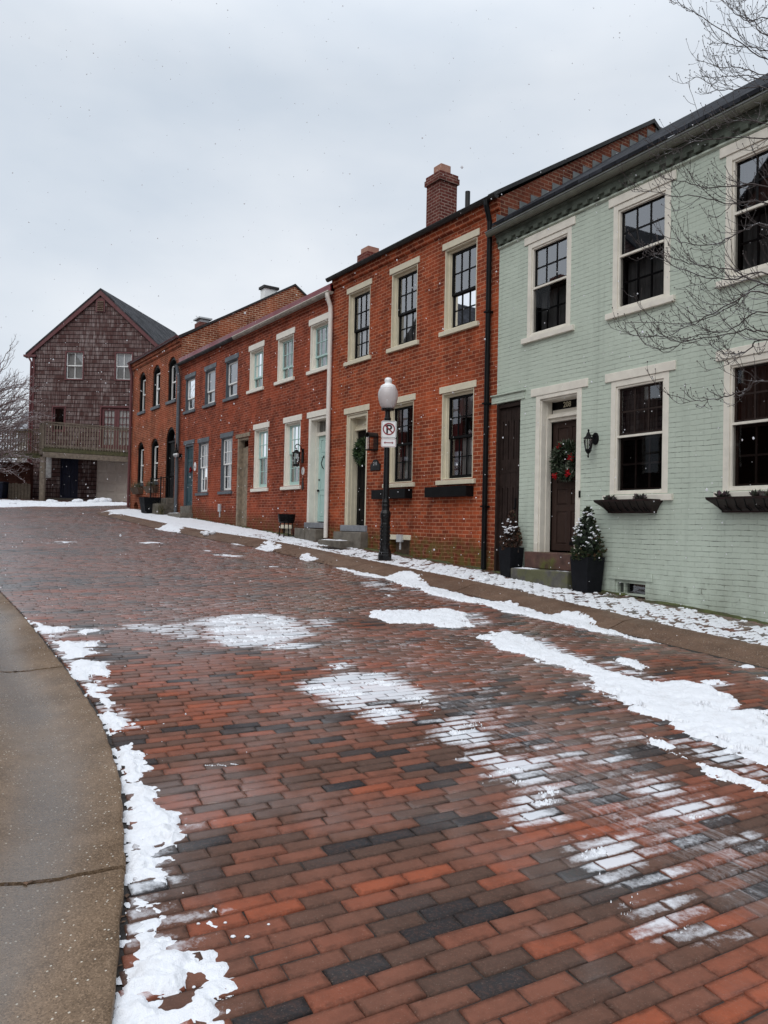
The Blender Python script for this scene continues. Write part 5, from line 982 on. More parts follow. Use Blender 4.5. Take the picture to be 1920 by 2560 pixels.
# ================================================================== the low house with white lintels and teal paint
H = House('white_trim_house', 'low red brick house with white lintels and a pale teal door', 'house', BF, 9., 1.2)
UT = [(6.25,7.21), (8.15,9.115), (10.06,11.0)]; GTW = [(7.64,8.57), (9.61,10.54)]; DT = (6.235,7.18); WG = (10.96,11.765)
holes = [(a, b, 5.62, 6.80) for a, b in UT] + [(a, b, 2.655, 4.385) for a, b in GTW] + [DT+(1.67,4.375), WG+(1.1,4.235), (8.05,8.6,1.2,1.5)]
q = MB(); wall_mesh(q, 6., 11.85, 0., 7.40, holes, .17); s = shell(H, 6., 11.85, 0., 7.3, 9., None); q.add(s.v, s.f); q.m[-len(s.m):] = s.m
q.mi = 0; q.prism([(0,7.2),(.045,7.23),(.045,7.30),(.09,7.32),(.09,7.42),(0,7.42)], 'x', 6.0, 11.85); H.part(q, 'wall', [M['brick_low'], M['room_dark']], recalc=False)
roof(H, 6.02, 11.85, .12, 7.60, -4.7, 7.60+.632*4.82, M['red_metal'])
gutter(H, 5.98, 11.95, .12, 7.405, M['gutter_pale'], .078, M['white_trim'])  # white lip colour draws the bright edge highlight
q = MB(); q.box(6.02,11.85,.09,.118,7.36,7.54); H.part(q, 'fascia', M['red_metal'])
pipe(H, [(6.02,.20,7.35),(6.02,.19,7.26),(6.02,.10,7.02),(6.02,.09,6.85),(6.02,.09,1.3)], .054, M['downpipe_white'], 14)
for a, b in UT: window(H, a, b, 5.62, 6.80, M['white_trim'], M['teal'], 5.97, (3,2), (3,1), lintel=M['white_trim'], sill=M['white_trim'], lint_h=.165, low_rail=.06, curtain=[('curtain_grey',0,1,0,1)])
for a, b in GTW: window(H, a, b, 2.655, 4.385, M['white_trim'], M['teal'], 3.55, (3,2), lintel=M['white_trim'], sill=M['white_trim'], lint_h=.155, low_rail=.10, curtain=[('curtain_white',.0,.35,0,1),('curtain_grey',.65,1,0,1)])
a, b = DT; q = MB()
q.box(a, a+.03, -.40, -.004, 1.67, 4.375); q.box(b-.10, b, -.16, .004, 1.67, 4.375); q.box(b-.03, b, -.40, -.16, 1.67, 4.375); q.box(a+.03, b-.1, -.40, -.004, 4.31, 4.375); q.box(b-.115,b-.03,-.40,-.16,1.67,4.31); q.box(a+.03,a+.11,-.4,-.16,1.67,4.31)
df = H.part(q, 'door_frame', M['white_trim'], bevel=.005)
q = MB(); q.box(a-.07, b+.09, -.1, .022, 4.38, 4.53); q.build('lintel', M['white_trim'], df, bevel=.006)
q = MB(); q.box(a+.11, b-.115, -.40, -.20, 3.92, 4.01); q.build('transom_bar', M['white_trim'], df, bevel=.004)
q = MB(); q.quad((a+.1,-.26,4.01),(a+.1,-.26,4.31),(b-.1,-.26,4.31),(b-.1,-.26,4.01)); q.build('transom_pane', M['glass_dark'], df)
q = MB(); q.box((a+b)/2-.01, (a+b)/2+.01, -.27, -.24, 4.01, 4.31); q.build('transom_muntin', M['white_trim'], df)
q = MB(); pm = MB(); panel_door(q, pm, a+.11, b-.116, 1.70, 3.92, -.25, [.6,.9,.35], 2); q.add(pm.v, pm.f); dr = H.part(q, 'door', M['teal'], bevel=.003)
q = MB(); q.ball((b-.19,-.21,2.50), .034); q.ball((b-.19,-.235,2.78), .024); q.build('handle', M['black'], dr, smooth=True)
q = MB(); q.tube([(b-.42,-.235,3.4),(b-.40,-.20,3.3),(b-.36,-.19,3.2),(b-.40,-.20,3.1),(b-.41,-.235,3.06)], .012, 6); q.build('knocker', M['black'], dr)
q = MB(); q.box(a-.04, b+.06, -.35, .05, 1.53, 1.67); q.build('door_sill', M['bluestone'], df, bevel=.012)
q = MB(); q.box(WG[1]-.11, WG[1], -.2, -.0, 1.1, 4.235); q.box(WG[0], WG[0]+.03, -.2, -.03, 1.1, 4.235); q.box(WG[0]+.03, WG[1]-.11, -.2, -.02, 4.16, 4.235)
wg = H.part(q, 'passage_gate', M['old_wood'], bevel=.006)
q = MB(); W = (WG[1]-.11-WG[0]-.03)/3
for i in range(3): q.box(WG[0]+.03+W*i+.004, WG[0]+.03+W*(i+1)-.004, -.16-.004*i, -.12-.004*i, 1.4, 3.98-.02*i)
q.build('planks', M['old_wood'], wg, bevel=.004)
q = MB(); q.box(WG[0]-.12, WG[1]+.14, -.1, .018, 4.24, 4.36); q.build('lintel', M['old_wood'], wg, bevel=.006)
q = MB(); q.box(8.0, 8.66, -.1, .02, 1.5, 1.6); q.quad((8.05,-.1,1.2),(8.05,-.1,1.5),(8.6,-.1,1.5),(8.6,-.1,1.2)); H.part(q, 'cellar_window', M['cream'])
q = MB(); q.box(8.85,9.42,-3.3,-2.75,9.0,9.86); ch = H.part(q, 'chimney', M['brick_chim']); q = MB(); q.box(8.93,9.34,-3.22,-2.83,9.86,10.06); q.build('chimney_pot', M['terracotta'], ch)
st = thing('door_step', 'dark stone step below the pale teal door', 'step', BF.w(6.72,0,1.25), BF.rz)
q = MB(); stone_block(q, -.55, .0, -.02, .30, -.2, .26, .012, 9); stone_block(q, .008, .56, -.02, .30, -.2, .27, .012, 10); q.build('step_stone', M['stone'], st, bevel=.015)

# ================================================================== the low house with slate grey lintels
H = House('grey_trim_house', 'low red brick house with slate grey lintels and a dark teal door', 'house', BF, 14.5, 1.6)
UG = [(11.9,12.84), (13.73,14.66), (15.62,16.565)]; GG = [(12.18,13.085), (14.2,15.12)]; DG = (15.6,16.5)
holes = [(a, b, 5.61, 6.775) for a, b in UG] + [(a, b, 2.64, 4.35) for a, b in GG] + [DG+(2.2,4.385)]
q = MB(); wall_mesh(q, 11.852, 17.08, .2, 7.40, holes, .15)
s = shell(H, 11.852, 17.08, .2, 7.3, 9., None); q.add(s.v, s.f); q.m[-len(s.m):] = s.m
q.mi = 0; q.prism([(0,7.2),(.045,7.23),(.045,7.30),(.09,7.32),(.09,7.42),(0,7.42)], 'x', 11.85, 17.08); H.part(q, 'wall', [M['brick_low'], M['room_dark']], recalc=False)
roof(H, 11.855, 17.05, .12, 7.60, -4.7, 7.60+.632*4.82, M['red_metal'])
gutter(H, 11.97, 17.35, .12, 7.40, M['gutter_dark'], .07)
q = MB(); q.box(11.855,17.05,.09,.118,7.36,7.54); H.part(q, 'fascia', M['red_metal'])
pipe(H, [(17.05,.18,7.34),(17.05,.17,7.22),(17.05,.10,6.95),(17.05,.09,6.8),(17.05,.09,1.95)], .062, M['grey_trim'], 12)
for a, b in UG:
    window(H, a, b, 5.61, 6.775, M['grey_trim'], M['white'], 6.05, (1,1), lintel=M['grey_trim'], sill=M['grey_trim'], fw=.02, rec=.03, lint_h=.15, curtain=[('curtain_white',0,1,.0,1)])
for a, b in GG: window(H, a, b, 2.64, 4.35, M['grey_trim'], M['white'], 3.5, (3,2), lintel=M['grey_trim'], sill=M['grey_trim'], fw=.02, rec=.03, lint_h=.15, curtain=[('curtain_grey',0,1,0,1)])
a, b = DG; q = MB(); q.box(a, a+.06, -.15, -.01, 2.2, 4.385); q.box(b-.06, b, -.15, -.01, 2.2, 4.385); q.box(a+.06, b-.06, -.15, -.01, 4.32, 4.385)
df = H.part(q, 'door_frame', M['grey_trim']); q = MB(); q.box(a-.08, b+.09, -.1, .022, 4.39, 4.53); q.build('lintel', M['grey_trim'], df, bevel=.006)
q = MB(); pm = MB(); panel_door(q, pm, a+.06, b-.06, 2.2, 4.32, -.08, [.7,.9,.4], 2); q.add(pm.v, pm.f); dr = H.part(q, 'door', M['teal_dark'], bevel=.003)
q = MB(); q.ball((a+.14,-.05,3.1), .03); q.build('handle', M['steel'], dr, smooth=True)
q = MB(); q.box(12.95, 13.12, .0, .05, 1.98, 2.22); q.box(13.0,13.05,.0,.03,1.8,1.98); H.part(q, 'meter_box', M['steel'])
st = thing('door_steps', 'grey stone steps below the dark teal door at the far end of the row', 'steps', BF.w(16.1,0,1.85), BF.rz)
q = MB(); stone_block(q, -.52, .45, -.02, .10, -.3, .34, .01, 12); q.build('upper_step', M['stone'], st, bevel=.012)
q = MB(); stone_block(q, -.6, .75, -.02, .46, -.4, .08, .012, 13); ls = q.build('lower_step', M['stone'], st, bevel=.018); snow_pad(.0, .72, .14, .44, .081, ls, .025, 4)

# ================================================================== the far brick house with arched windows
H = House('arched_window_house', 'orange brick house with dark round-headed windows and a tall bare gable', 'house', BF, 20., 2.)
UF = [(17.62,18.56), (19.5,20.42), (21.38,22.24)]; GF = [(19.5,20.42), (21.38,22.24)]; DF = (17.55,18.6)
holes = [(a, b, 6.2, 7.86, .27) for a, b in UF] + [(a, b, 3.18, 4.93, .27) for a, b in GF] + [DF+(2.5,5.2,.52), (22.0,22.6,2.0,2.42,.18)]
q = MB(); wall_mesh(q, 17.08, 23.2, .5, 8.36, holes, .2); s = shell(H, 17.09, 23.2, .5, 8.2, 9., None); q.add(s.v, s.f); q.m[-len(s.m):] = s.m
q.mi = 0; q.prism([(0,8.1),(.06,8.14),(.06,8.24),(.12,8.27),(.12,8.4),(0,8.4)], 'x', 17.08, 23.22); gable(q, 23.19, 0, 8.4, -4.56, 11.23, -9., 8.3, .5)
for a, b, c, d, r in [(u[0], u[1], 0, 7.86, .27) for u in UF] + [(u[0], u[1], 0, 4.93, .27) for u in GF]:   # projecting brick hoods
    o1 = arch_pts(a-.10, b+.10, d-r+.04, d+.12); o2 = arch_pts(a, b, d-r, d)
    for i in range(len(o1)-1): q.hexa([(o2[i][0],.0,o2[i][1]),(o2[i+1][0],.0,o2[i+1][1]),(o1[i+1][0],.0,o1[i+1][1]),(o1[i][0],.0,o1[i][1])],[(o2[i][0],.018,o2[i][1]),(o2[i+1][0],.018,o2[i+1][1]),(o1[i+1][0],.018,o1[i+1][1]),(o1[i][0],.018,o1[i][1])])
H.part(q, 'wall', [M['brick_far'], M['room_dark']], recalc=False)
q = MB(); gable(q, 17.075, .0, 8.40, -4.56, 11.2, -9., 8.3, .5); H.part(q, 'gable_wall', M['brick_gable'], recalc=False)
q = MB(); q.hexa([(17.03,.12,8.36),(17.25,.12,8.36),(17.25,-4.57,11.2),(17.03,-4.57,11.2)], [(17.03,.12,8.44),(17.25,.12,8.44),(17.25,-4.57,11.28),(17.03,-4.57,11.28)])
q.hexa([(17.03,-9.1,8.2),(17.25,-9.1,8.2),(17.25,-4.57,11.2),(17.03,-4.57,11.2)], [(17.03,-9.1,8.28),(17.25,-9.1,8.28),(17.25,-4.57,11.28),(17.03,-4.57,11.28)]); H.part(q, 'gable_coping', M['gutter_dark'])
roof(H, 17.25, 23.3, .2, 8.44, -4.56, 8.44+.585*4.76, M['gutter_dark'])
gutter(H, 17.1, 23.4, .15, 8.46, M['brown_red_trim'], .07)
pipe(H, [(23.12,.2,8.4),(23.12,.18,8.25),(23.12,.10,7.95),(23.12,.09,7.8),(23.12,.09,2.2)], .06, M['brown_red_trim'], 10)
for a, b, c, d in [(u[0], u[1], 6.2, 7.86) for u in UF] + [(u[0], u[1], 3.18, 4.93) for u in GF]:
    q = MB(); top = arch_pts(a, b, d-.27, d, 12); inn = arch_pts(a+.09, b-.09, d-.27-.04, d-.10, 12)
    q.box(a, a+.09, -.2, -.03, c, d-.31); q.box(b-.09, b, -.2, -.03, c, d-.31); q.box(a+.09, b-.09, -.2, -.06, c, c+.05)
    for i in range(12): q.hexa([(inn[i][0],-.2,inn[i][1]),(inn[i+1][0],-.2,inn[i+1][1]),(top[i+1][0],-.2,top[i+1][1]),(top[i][0],-.2,top[i][1])],[(inn[i][0],-.03,inn[i][1]),(inn[i+1][0],-.03,inn[i+1][1]),(top[i+1][0],-.03,top[i+1][1]),(top[i][0],-.03,top[i][1])])
    q.box(a,a+.09,-.2,-.03,d-.31,d-.27); q.box(b-.09,b,-.2,-.03,d-.31,d-.27)
    w = H.part(q, 'window', M['black'])
    q = MB(); m = (c+d)/2-.1; ia, ib = a+.09, b-.09
    q.box(ia, ia+.04, -.17, -.12, c+.05, d-.3); q.box(ib-.04, ib, -.17, -.12, c+.05, d-.3); q.box(ia+.04, ib-.04, -.17, -.12, m-.025, m+.025); q.box(ia+.04, ib-.04, -.17, -.12, c+.05, c+.10); q.box(ia+.04, ib-.04, -.17, -.12, d-.34, d-.3)
    q.build('sash', M['white'], w); q = MB(); q.quad((ia,-.15,c+.05),(ia,-.15,d-.1),(ib,-.15,d-.1),(ib,-.15,c+.05)); q.build('pane', M['glass_dark'], w)
    q = MB(); q.box(a-.08, b+.08, -.1, .06, c-.11, c); q.build('sill', M['grey_trim'], w)
a, b = DF; q = MB(); top = arch_pts(a, b, 4.68, 5.2, 14); inn = arch_pts(a+.08, b-.08, 4.68, 5.12, 14)
q.box(a, a+.08, -.2, -.03, 2.5, 4.68); q.box(b-.08, b, -.2, -.03, 2.5, 4.68); q.box(a+.08, b-.08, -.2, -.06, 4.62, 4.68)
for i in range(14): q.hexa([(inn[i][0],-.2,inn[i][1]),(inn[i+1][0],-.2,inn[i+1][1]),(top[i+1][0],-.2,top[i+1][1]),(top[i][0],-.2,top[i][1])],[(inn[i][0],-.03,inn[i][1]),(inn[i+1][0],-.03,inn[i+1][1]),(top[i+1][0],-.03,top[i+1][1]),(top[i][0],-.03,top[i][1])])
df = H.part(q, 'door_frame', M['black']); q = MB(); pm = MB(); panel_door(q, pm, a+.08, b-.08, 2.5, 4.62, -.12, [.6,.8], 2); q.add(pm.v, pm.f); dr = H.part(q, 'door', M['black'])
q = MB(); q.ball((a+.16,-.09,3.4), .03); q.build('handle', M['steel'], dr, smooth=True)
q = MB(); q.quad((a+.08,-.15,4.68),(a+.08,-.15,5.12),(b-.08,-.15,5.12),(b-.08,-.15,4.68)); q.build('fanlight_pane', M['glass_dark'], df)
q = MB(); q.box(a-.1, b+.1, -.1, .32, 2.28, 2.5); q.box(a-.1, b+.1, -.1, .62, 1.6, 2.28); H.part(q, 'doorstep', M['stone'], bevel=.015)
q = MB()
for x in (a-.06, b+.06):
    q.box(x-.02, x+.02, .5, .54, 2.28, 3.28); q.tube([(x,.52,3.22),(x,.03,3.3)], .018, 6)
    for j in range(4): q.tube([(x,.12+.1*j,2.3),(x,.12+.1*j,3.27)], .009, 5)
H.part(q, 'stair_railing', M['black_iron'])
q = MB(); q.box(21.0,21.6,-2.6,-2.1,9.3,10.18); ch = H.part(q, 'chimney', M['brick_chim']); q = MB(); q.box(21.06,21.54,-2.54,-2.16,10.18,10.32); q.box(20.95,21.65,-2.65,-2.05,10.32,10.38); q.build('chimney_cap', M['steel'], ch)
q = MB(); q.box(17.5,17.88,-4.0,-3.45,10.4,11.02); ch = H.part(q, 'chimney', M['white'], ); q = MB(); q.box(17.44,17.94,-4.06,-3.39,11.02,11.12); q.build('chimney_cap', M['gutter_dark'], ch)

# ================================================================== the shingled house across the end of the street
def beam(mb, p, q, w, h):                                  # a straight timber from p to q
    p = Vector(p); q = Vector(q); d = (q-p).normalized(); s = d.cross(Vector((0,0,1))); s = s.normalized() if s.length > .05 else Vector((1,0,0)); u = s.cross(d)
    a = s*w/2; b = u*h/2
    mb.hexa([p-a-b, p+a-b, p+a+b, p-a+b], [q-a-b, q+a-b, q+a+b, q-a+b])
NF = Frame(-15.2, 40.5, 90)
H = House('shingled_house', 'tall gabled house clad in weathered brown shingles with a timber deck', 'house', NF, 0., 2.6)
holes = [(.86,1.72,9.06,10.46), (-1.72,-.9,9.08,10.46), (1.74,2.34,6.3,7.54), (-1.80,-.2,5.3,7.58), (.94,1.88,2.7,4.92), (-2.55,-.02,2.5,4.8), (2.36,2.72,3.8,4.93)]
q = MB(); wall_mesh(q, -3.5, 3.5, 2., 10.6, holes, .14); q.quad((-3.5,0,10.6),(3.5,0,10.6),(0,0,13.72))
s = MB(); s.quad((-3.5,0,2),(-4.95,-8.9,2),(-4.95,-8.9,10.6),(-3.5,0,10.6)); s.quad((3.5,0,2),(2.05,-8.9,2),(2.05,-8.9,10.6),(3.5,0,10.6)); s.quad((-4.95,-8.9,2),(2.05,-8.9,2),(2.05,-8.9,10.6),(-1.45,-8.9,13.7),(-4.95,-8.9,10.6)); q.add(s.v, s.f)
q.mi = 1; q.quad((-3.4,-.7,2),(3.4,-.7,2),(3.4,-.7,10.5),(-3.4,-.7,10.5)); H.part(q, 'wall', [M['shingle'], M['room_dark']], recalc=False)
q = MB()
for sg in (1, -1):
    q.hexa([(sg*3.85,.12,10.27),(sg*3.85-1.45,-9.,10.27),(-1.45,-9.,13.78),(0,.12,13.78)], [(sg*3.85,.12,10.36),(sg*3.85-1.45,-9.,10.36),(-1.45,-9.,13.88),(0,.12,13.88)])
q.hexa([(3.2,-1.2,11.5),(3.2,-3.6,11.5),(2.3,-3.6,12.1),(2.3,-1.2,12.1)], [(3.2,-1.2,11.58),(3.2,-3.6,11.58),(2.3,-3.6,12.18),(2.3,-1.2,12.18)])
H.part(q, 'roof', M['asphalt_roof'])
q = MB()
for sg in (1, -1): q.hexa([(sg*3.8,.015,10.08),(sg*3.8,.10,10.08),(0,.10,13.5),(0,.015,13.5)], [(sg*3.8,.015,10.34),(sg*3.8,.10,10.34),(0,.10,13.78),(0,.015,13.78)])
q.box(3.38, 3.52, .004, .05, 2.4, 10.3); q.box(-3.52, -3.38, .004, .05, 2.4, 10.3); q.box(3.3, 3.95, -.2, .14, 10.16, 10.27); H.part(q, 'trim_board', M['brown_red_trim'])
pipe(H, [(3.72,.1,10.2),(3.55,.09,9.9),(3.55,.09,2.6)], .05, M['brown_red_trim'], 8)
q = MB(); q.box(-.24,.24,.004,.05,12.62,13.35); v_ = H.part(q, 'gable_vent', M['brown_red_trim']); q = MB()
for i in range(6): q.hexa([(-.17,.05,12.70+.095*i),(.17,.05,12.70+.095*i),(.17,.09,12.67+.095*i),(-.17,.09,12.67+.095*i)],[(-.17,.05,12.73+.095*i),(.17,.05,12.73+.095*i),(.17,.09,12.70+.095*i),(-.17,.09,12.70+.095*i)])
q.build('louvre', M['dark_wood'], v_)
def plain_window(H, a, b, c, d, trim, sash, grid, blind=None, meet=True, casing=.07):
    q = MB(); q.box(a-casing, a, -.1, .04, c-casing, d+casing); q.box(b, b+casing, -.1, .04, c-casing, d+casing); q.box(a, b, -.1, .04, d, d+casing); q.box(a, b, -.1, .055, c-casing, c)
    w = H.part(q, 'window', trim); q = MB(); m = (c+d)/2
    if meet: muntins(q, a, b, m-.02, d, grid[0], grid[1], -.07, -.03, border=.045, w=.03); muntins(q, a, b, c, m+.018, grid[0], grid[1], -.1, -.06, border=.045, w=.03)
    else: muntins(q, a, b, c, d, grid[0], grid[1], -.08, -.04, border=.07, w=.025)
    q.build('sash', sash, w); q = MB(); q.quad((a,-.09,c),(a,-.09,d),(b,-.09,d),(b,-.09,c)); q.build('pane', M['glass_clear'], w)
    if blind:
        q = MB(); z = c
        while z < d-.02: q.hexa([(a,-.2,z),(b,-.2,z),(b,-.17,z+.04),(a,-.17,z+.04)], [(a,-.198,z+.006),(b,-.198,z+.006),(b,-.168,z+.046),(a,-.168,z+.046)]); z += .055
        q.build('blind', M[blind], w)
plain_window(H, .86, 1.72, 9.06, 10.46, M['brown_red_trim'], M['white'], (2,1), 'white'); plain_window(H, -1.72, -.9, 9.08, 10.46, M['brown_red_trim'], M['white'], (2,1), 'white')
plain_window(H, 1.74, 2.34, 6.3, 7.54, M['brown_red_trim'], M['brown_red_trim'], (1,1), None, False)
q = MB(); q.box(-1.88,-1.80,-.1,.04,5.3,7.66); q.box(-.2,-.12,-.1,.04,5.3,7.66); q.box(-1.8,-.2,-.1,.04,7.58,7.66); fd = H.part(q, 'french_door', M['brown_red_trim'])
for a, b in ((-1.79,-1.005), (-.995,-.21)):
    q = MB(); muntins(q, a, b, 5.32, 7.57, 3, 5, -.09, -.04, border=.13, w=.03, bot=.3); q.build('door_leaf', M['brown_red_trim'], fd)
q = MB(); q.quad((-1.7,-.08,5.4),(-1.7,-.08,7.5),(-.3,-.08,7.5),(-.3,-.08,5.4)); q.build('pane', M['glass_clear'], fd)
q = MB(); folds(q, -1.75, -.25, 5.4, 7.5, -.12); q.build('curtain', M['white'], fd, recalc=False)
q = MB(); pm = MB(); panel_door(q, pm, .98, 1.84, 2.72, 4.86, -.06, [.9,.6], 2); q.add(pm.v, pm.f); q.box(.94,.98,-.12,-.0,2.7,4.92); q.box(1.84,1.88,-.12,0,2.7,4.92); q.box(.98,1.84,-.12,0,4.86,4.92); dr = H.part(q, 'door', M['door_blue'])
q = MB(); q.ball((1.06,-.03,3.7), .035); q.build('handle', M['steel'], dr)
q = MB(); q.box(-2.55,-.02,-.12,-.06,2.5,4.8)
for i in range(4):
    for j in range(5): x0, x1, z0, z1 = -2.52+.5*j, -2.07+.5*j, 2.56+.56*i, 3.04+.56*i; q.hexa([(x0,-.062,z0),(x1,-.062,z0),(x1,-.062,z1),(x0,-.062,z1)],[(x0+.04,-.045,z0+.04),(x1-.04,-.045,z0+.04),(x1-.04,-.045,z1-.04),(x0+.04,-.045,z1-.04)])
H.part(q, 'garage_door', M['garage'])
q = MB(); q.box(2.36,2.72,-.06,-.02,3.8,4.33); q.box(2.36,2.72,-.06,-.02,4.39,4.93); q.box(2.36,2.72,-.1,.0,4.33,4.39); H.part(q, 'side_light', M['curtain_grey'])
q = MB(); q.box(.2,2.9,0.,.75,2.3,2.62); q.box(.5,2.3,0.,.45,2.62,2.74); H.part(q, 'doorstep', M['stone'])
# deck: floor, rim, railing with balusters, posts
dk = [(1.5,3.0), (-2.9,.42), (-2.9,.0), (2.75,.0), (2.1,1.95)]
q = MB(); q.prism(dk, 'z', 5.10, 5.17); dfl = H.part(q, 'deck', M['deck_mossy'])
q = MB(); P3 = lambda p, z: (p[0], p[1], z)
beam(q, P3(dk[0],4.78), P3(dk[1],4.78), .09, .26); beam(q, (2.1,1.95,4.95), (1.5,3.0,4.95), .06, .26); q.build('rim_beam', M['deck_wood'], dfl)
q = MB(); beam(q, (1.52,3.02,5.02), (-2.9,.44,5.02), .05, .18); q.build('mossy_rim', M['deck_mossy'], dfl)
def rail(parent, p, q_, z0, z1, z0b=None, z1b=None, step=.125, mat='deck_wood', ends=(0.,1.)):
    z0b = z0 if z0b is None else z0b; z1b = z1 if z1b is None else z1b
    m = MB(); L = math.hypot(q_[0]-p[0], q_[1]-p[1]); n = max(2, int(L/step))
    beam(m, (p[0],p[1],z1), (q_[0],q_[1],z1b), .13, .045); beam(m, (p[0],p[1],z1-.10), (q_[0],q_[1],z1b-.10), .04, .09); beam(m, (p[0],p[1],z0+.06), (q_[0],q_[1],z0b+.06), .04, .09)
    for i in range(n+1):
        u = i/n; x, y = p[0]+(q_[0]-p[0])*u, p[1]+(q_[1]-p[1])*u; a = z0+(z0b-z0)*u; b = z1+(z1b-z1)*u
        m.box(x-.02, x+.02, y+.022, y+.058, a-.04, b-.05)
    for u in ends: x, y = p[0]+(q_[0]-p[0])*u, p[1]+(q_[1]-p[1])*u; m.box(x-.05, x+.05, y-.05, y+.05, (z0 if u == 0 else z0b)-.1, (z1 if u == 0 else z1b))
    return m.build('railing', M[mat], parent)
rail(dfl, (1.5,3.0), (-2.9,.42), 5.17, 6.38); rail(dfl, (2.1,1.95), (1.53,2.93), 5.17, 6.385, step=.1, ends=(0.,))
q = MB(); q.box(1.4,1.62,2.82,3.02,2.2,4.66); q.build('post', M['deck_wood'], dfl)
q = MB(); q.prism([(2.1,.9),(2.1,2.0),(7.5,2.3),(7.5,.9)], 'z', 4.86, 4.93); wing = H.part(q, 'side_deck', M['deck_mossy'])
rail(wing, (2.1,1.95), (7.5,2.25), 4.93, 6.12, 4.93, 5.9, .13, 'dark_wood', (1.,)); q = MB(); beam(q, (2.0,2.0,4.74), (7.5,2.3,4.74), .06, .2); q.build('rim_beam', M['deck_mossy'], wing)
q = MB(); q.box(6.0,6.14,2.0,2.14,2.2,4.8); q.build('post', M['dark_wood'], wing)
# things around its foot
def wthing(nm, label, cat, t, n, z, group=None): return thing(nm, label, cat, NF.w(t, n, z), NF.rz, group)
bw = wthing('brick_wall', 'low dark red brick wall under the side deck of the shingled house', 'wall', 6., .6, 2.5)
q = MB(); q.box(-2.9, 6., -.15, .15, -.4, 1.95); q.box(-2.95,6.05,-.18,.18,1.95,2.03); q.build('brick_wall', M['brick_dark'], bw)
bn = wthing('wheeled_bin', 'dark blue wheeled bin left of the plank fence', 'bin', 4.55, 1.0, 2.5)
q = MB(); q.hexa([(-.26,-.3,.1),(.26,-.3,.1),(.26,.3,.1),(-.26,.3,.1)], [(-.36,-.38,.92),(.36,-.38,.92),(.36,.38,.92),(-.36,.38,.92)]); q.build('body', M['bin_blue'], bn, bevel=.03)
q = MB(); q.hexa([(-.38,-.42,.925),(.38,-.42,.925),(.38,.42,.925),(-.38,.42,.925)], [(-.34,-.4,1.02),(.34,-.4,1.04),(.34,.34,.97),(-.34,.34,.97)]); q.build('lid', M['bin_blue'], bn, bevel=.02)
for x in (-.28, .22): q = MB(); q.tube([(x,-.32,.1),(x+.06,-.32,.1)], .1, 12); q.build('wheel', M['black'], bn)
fc = wthing('plank_fence', 'short pale vertical plank fence beside the deck post', 'fence', 3.55, .85, 2.5)
q = MB()
for i in range(7): x = .55-.165*i; h = .93+.02*((i*7) % 3); q.prism([(x-.075,0),(x+.07,0),(x+.07,h-.05),(x+.04,h),(x-.045,h),(x-.075,h-.05)], 'y', -.02, .02)
q.build('planks', M['deck_wood'], fc)
q = MB(); q.box(-.5,.62,-.07,-.022,.2,.28); q.box(-.5,.62,-.07,-.022,.65,.73); q.build('rail', M['dark_wood'], fc)
hz = thing('pale_house', 'pale cream house with a light grey roof glimpsed far left behind the bare tree', 'house', (-27.,56.,2.), 0)
q = MB(); q.box(.2, 7.5, 0, 9, 0, 6.0); q.build('wall', M['cream_siding'], hz)
q = MB(); q.hexa([(-.1,-.5,5.9),(7.9,-.5,5.9),(7.9,4.5,9.3),(-.1,4.5,9.3)], [(-.1,-.5,6.02),(7.9,-.5,6.02),(7.9,4.5,9.42),(-.1,4.5,9.42)]); q.hexa([(-.1,9.5,5.9),(7.9,9.5,5.9),(7.9,4.5,9.28),(-.1,4.5,9.28)], [(-.1,9.5,6.02),(7.9,9.5,6.02),(7.9,4.5,9.4),(-.1,4.5,9.4)]); q.build('roof', M['grey_siding'], hz)
for x in (.6, 2.9, 5.2): q = MB(); q.box(x, x+.9, -.05, .02, 3.2, 4.9); w = q.build('window', M['white'], hz); q = MB(); q.quad((x+.1,-.06,3.3),(x+.8,-.06,3.3),(x+.8,-.06,4.8),(x+.1,-.06,4.8)); q.build('pane', M['glass_dark'], w)

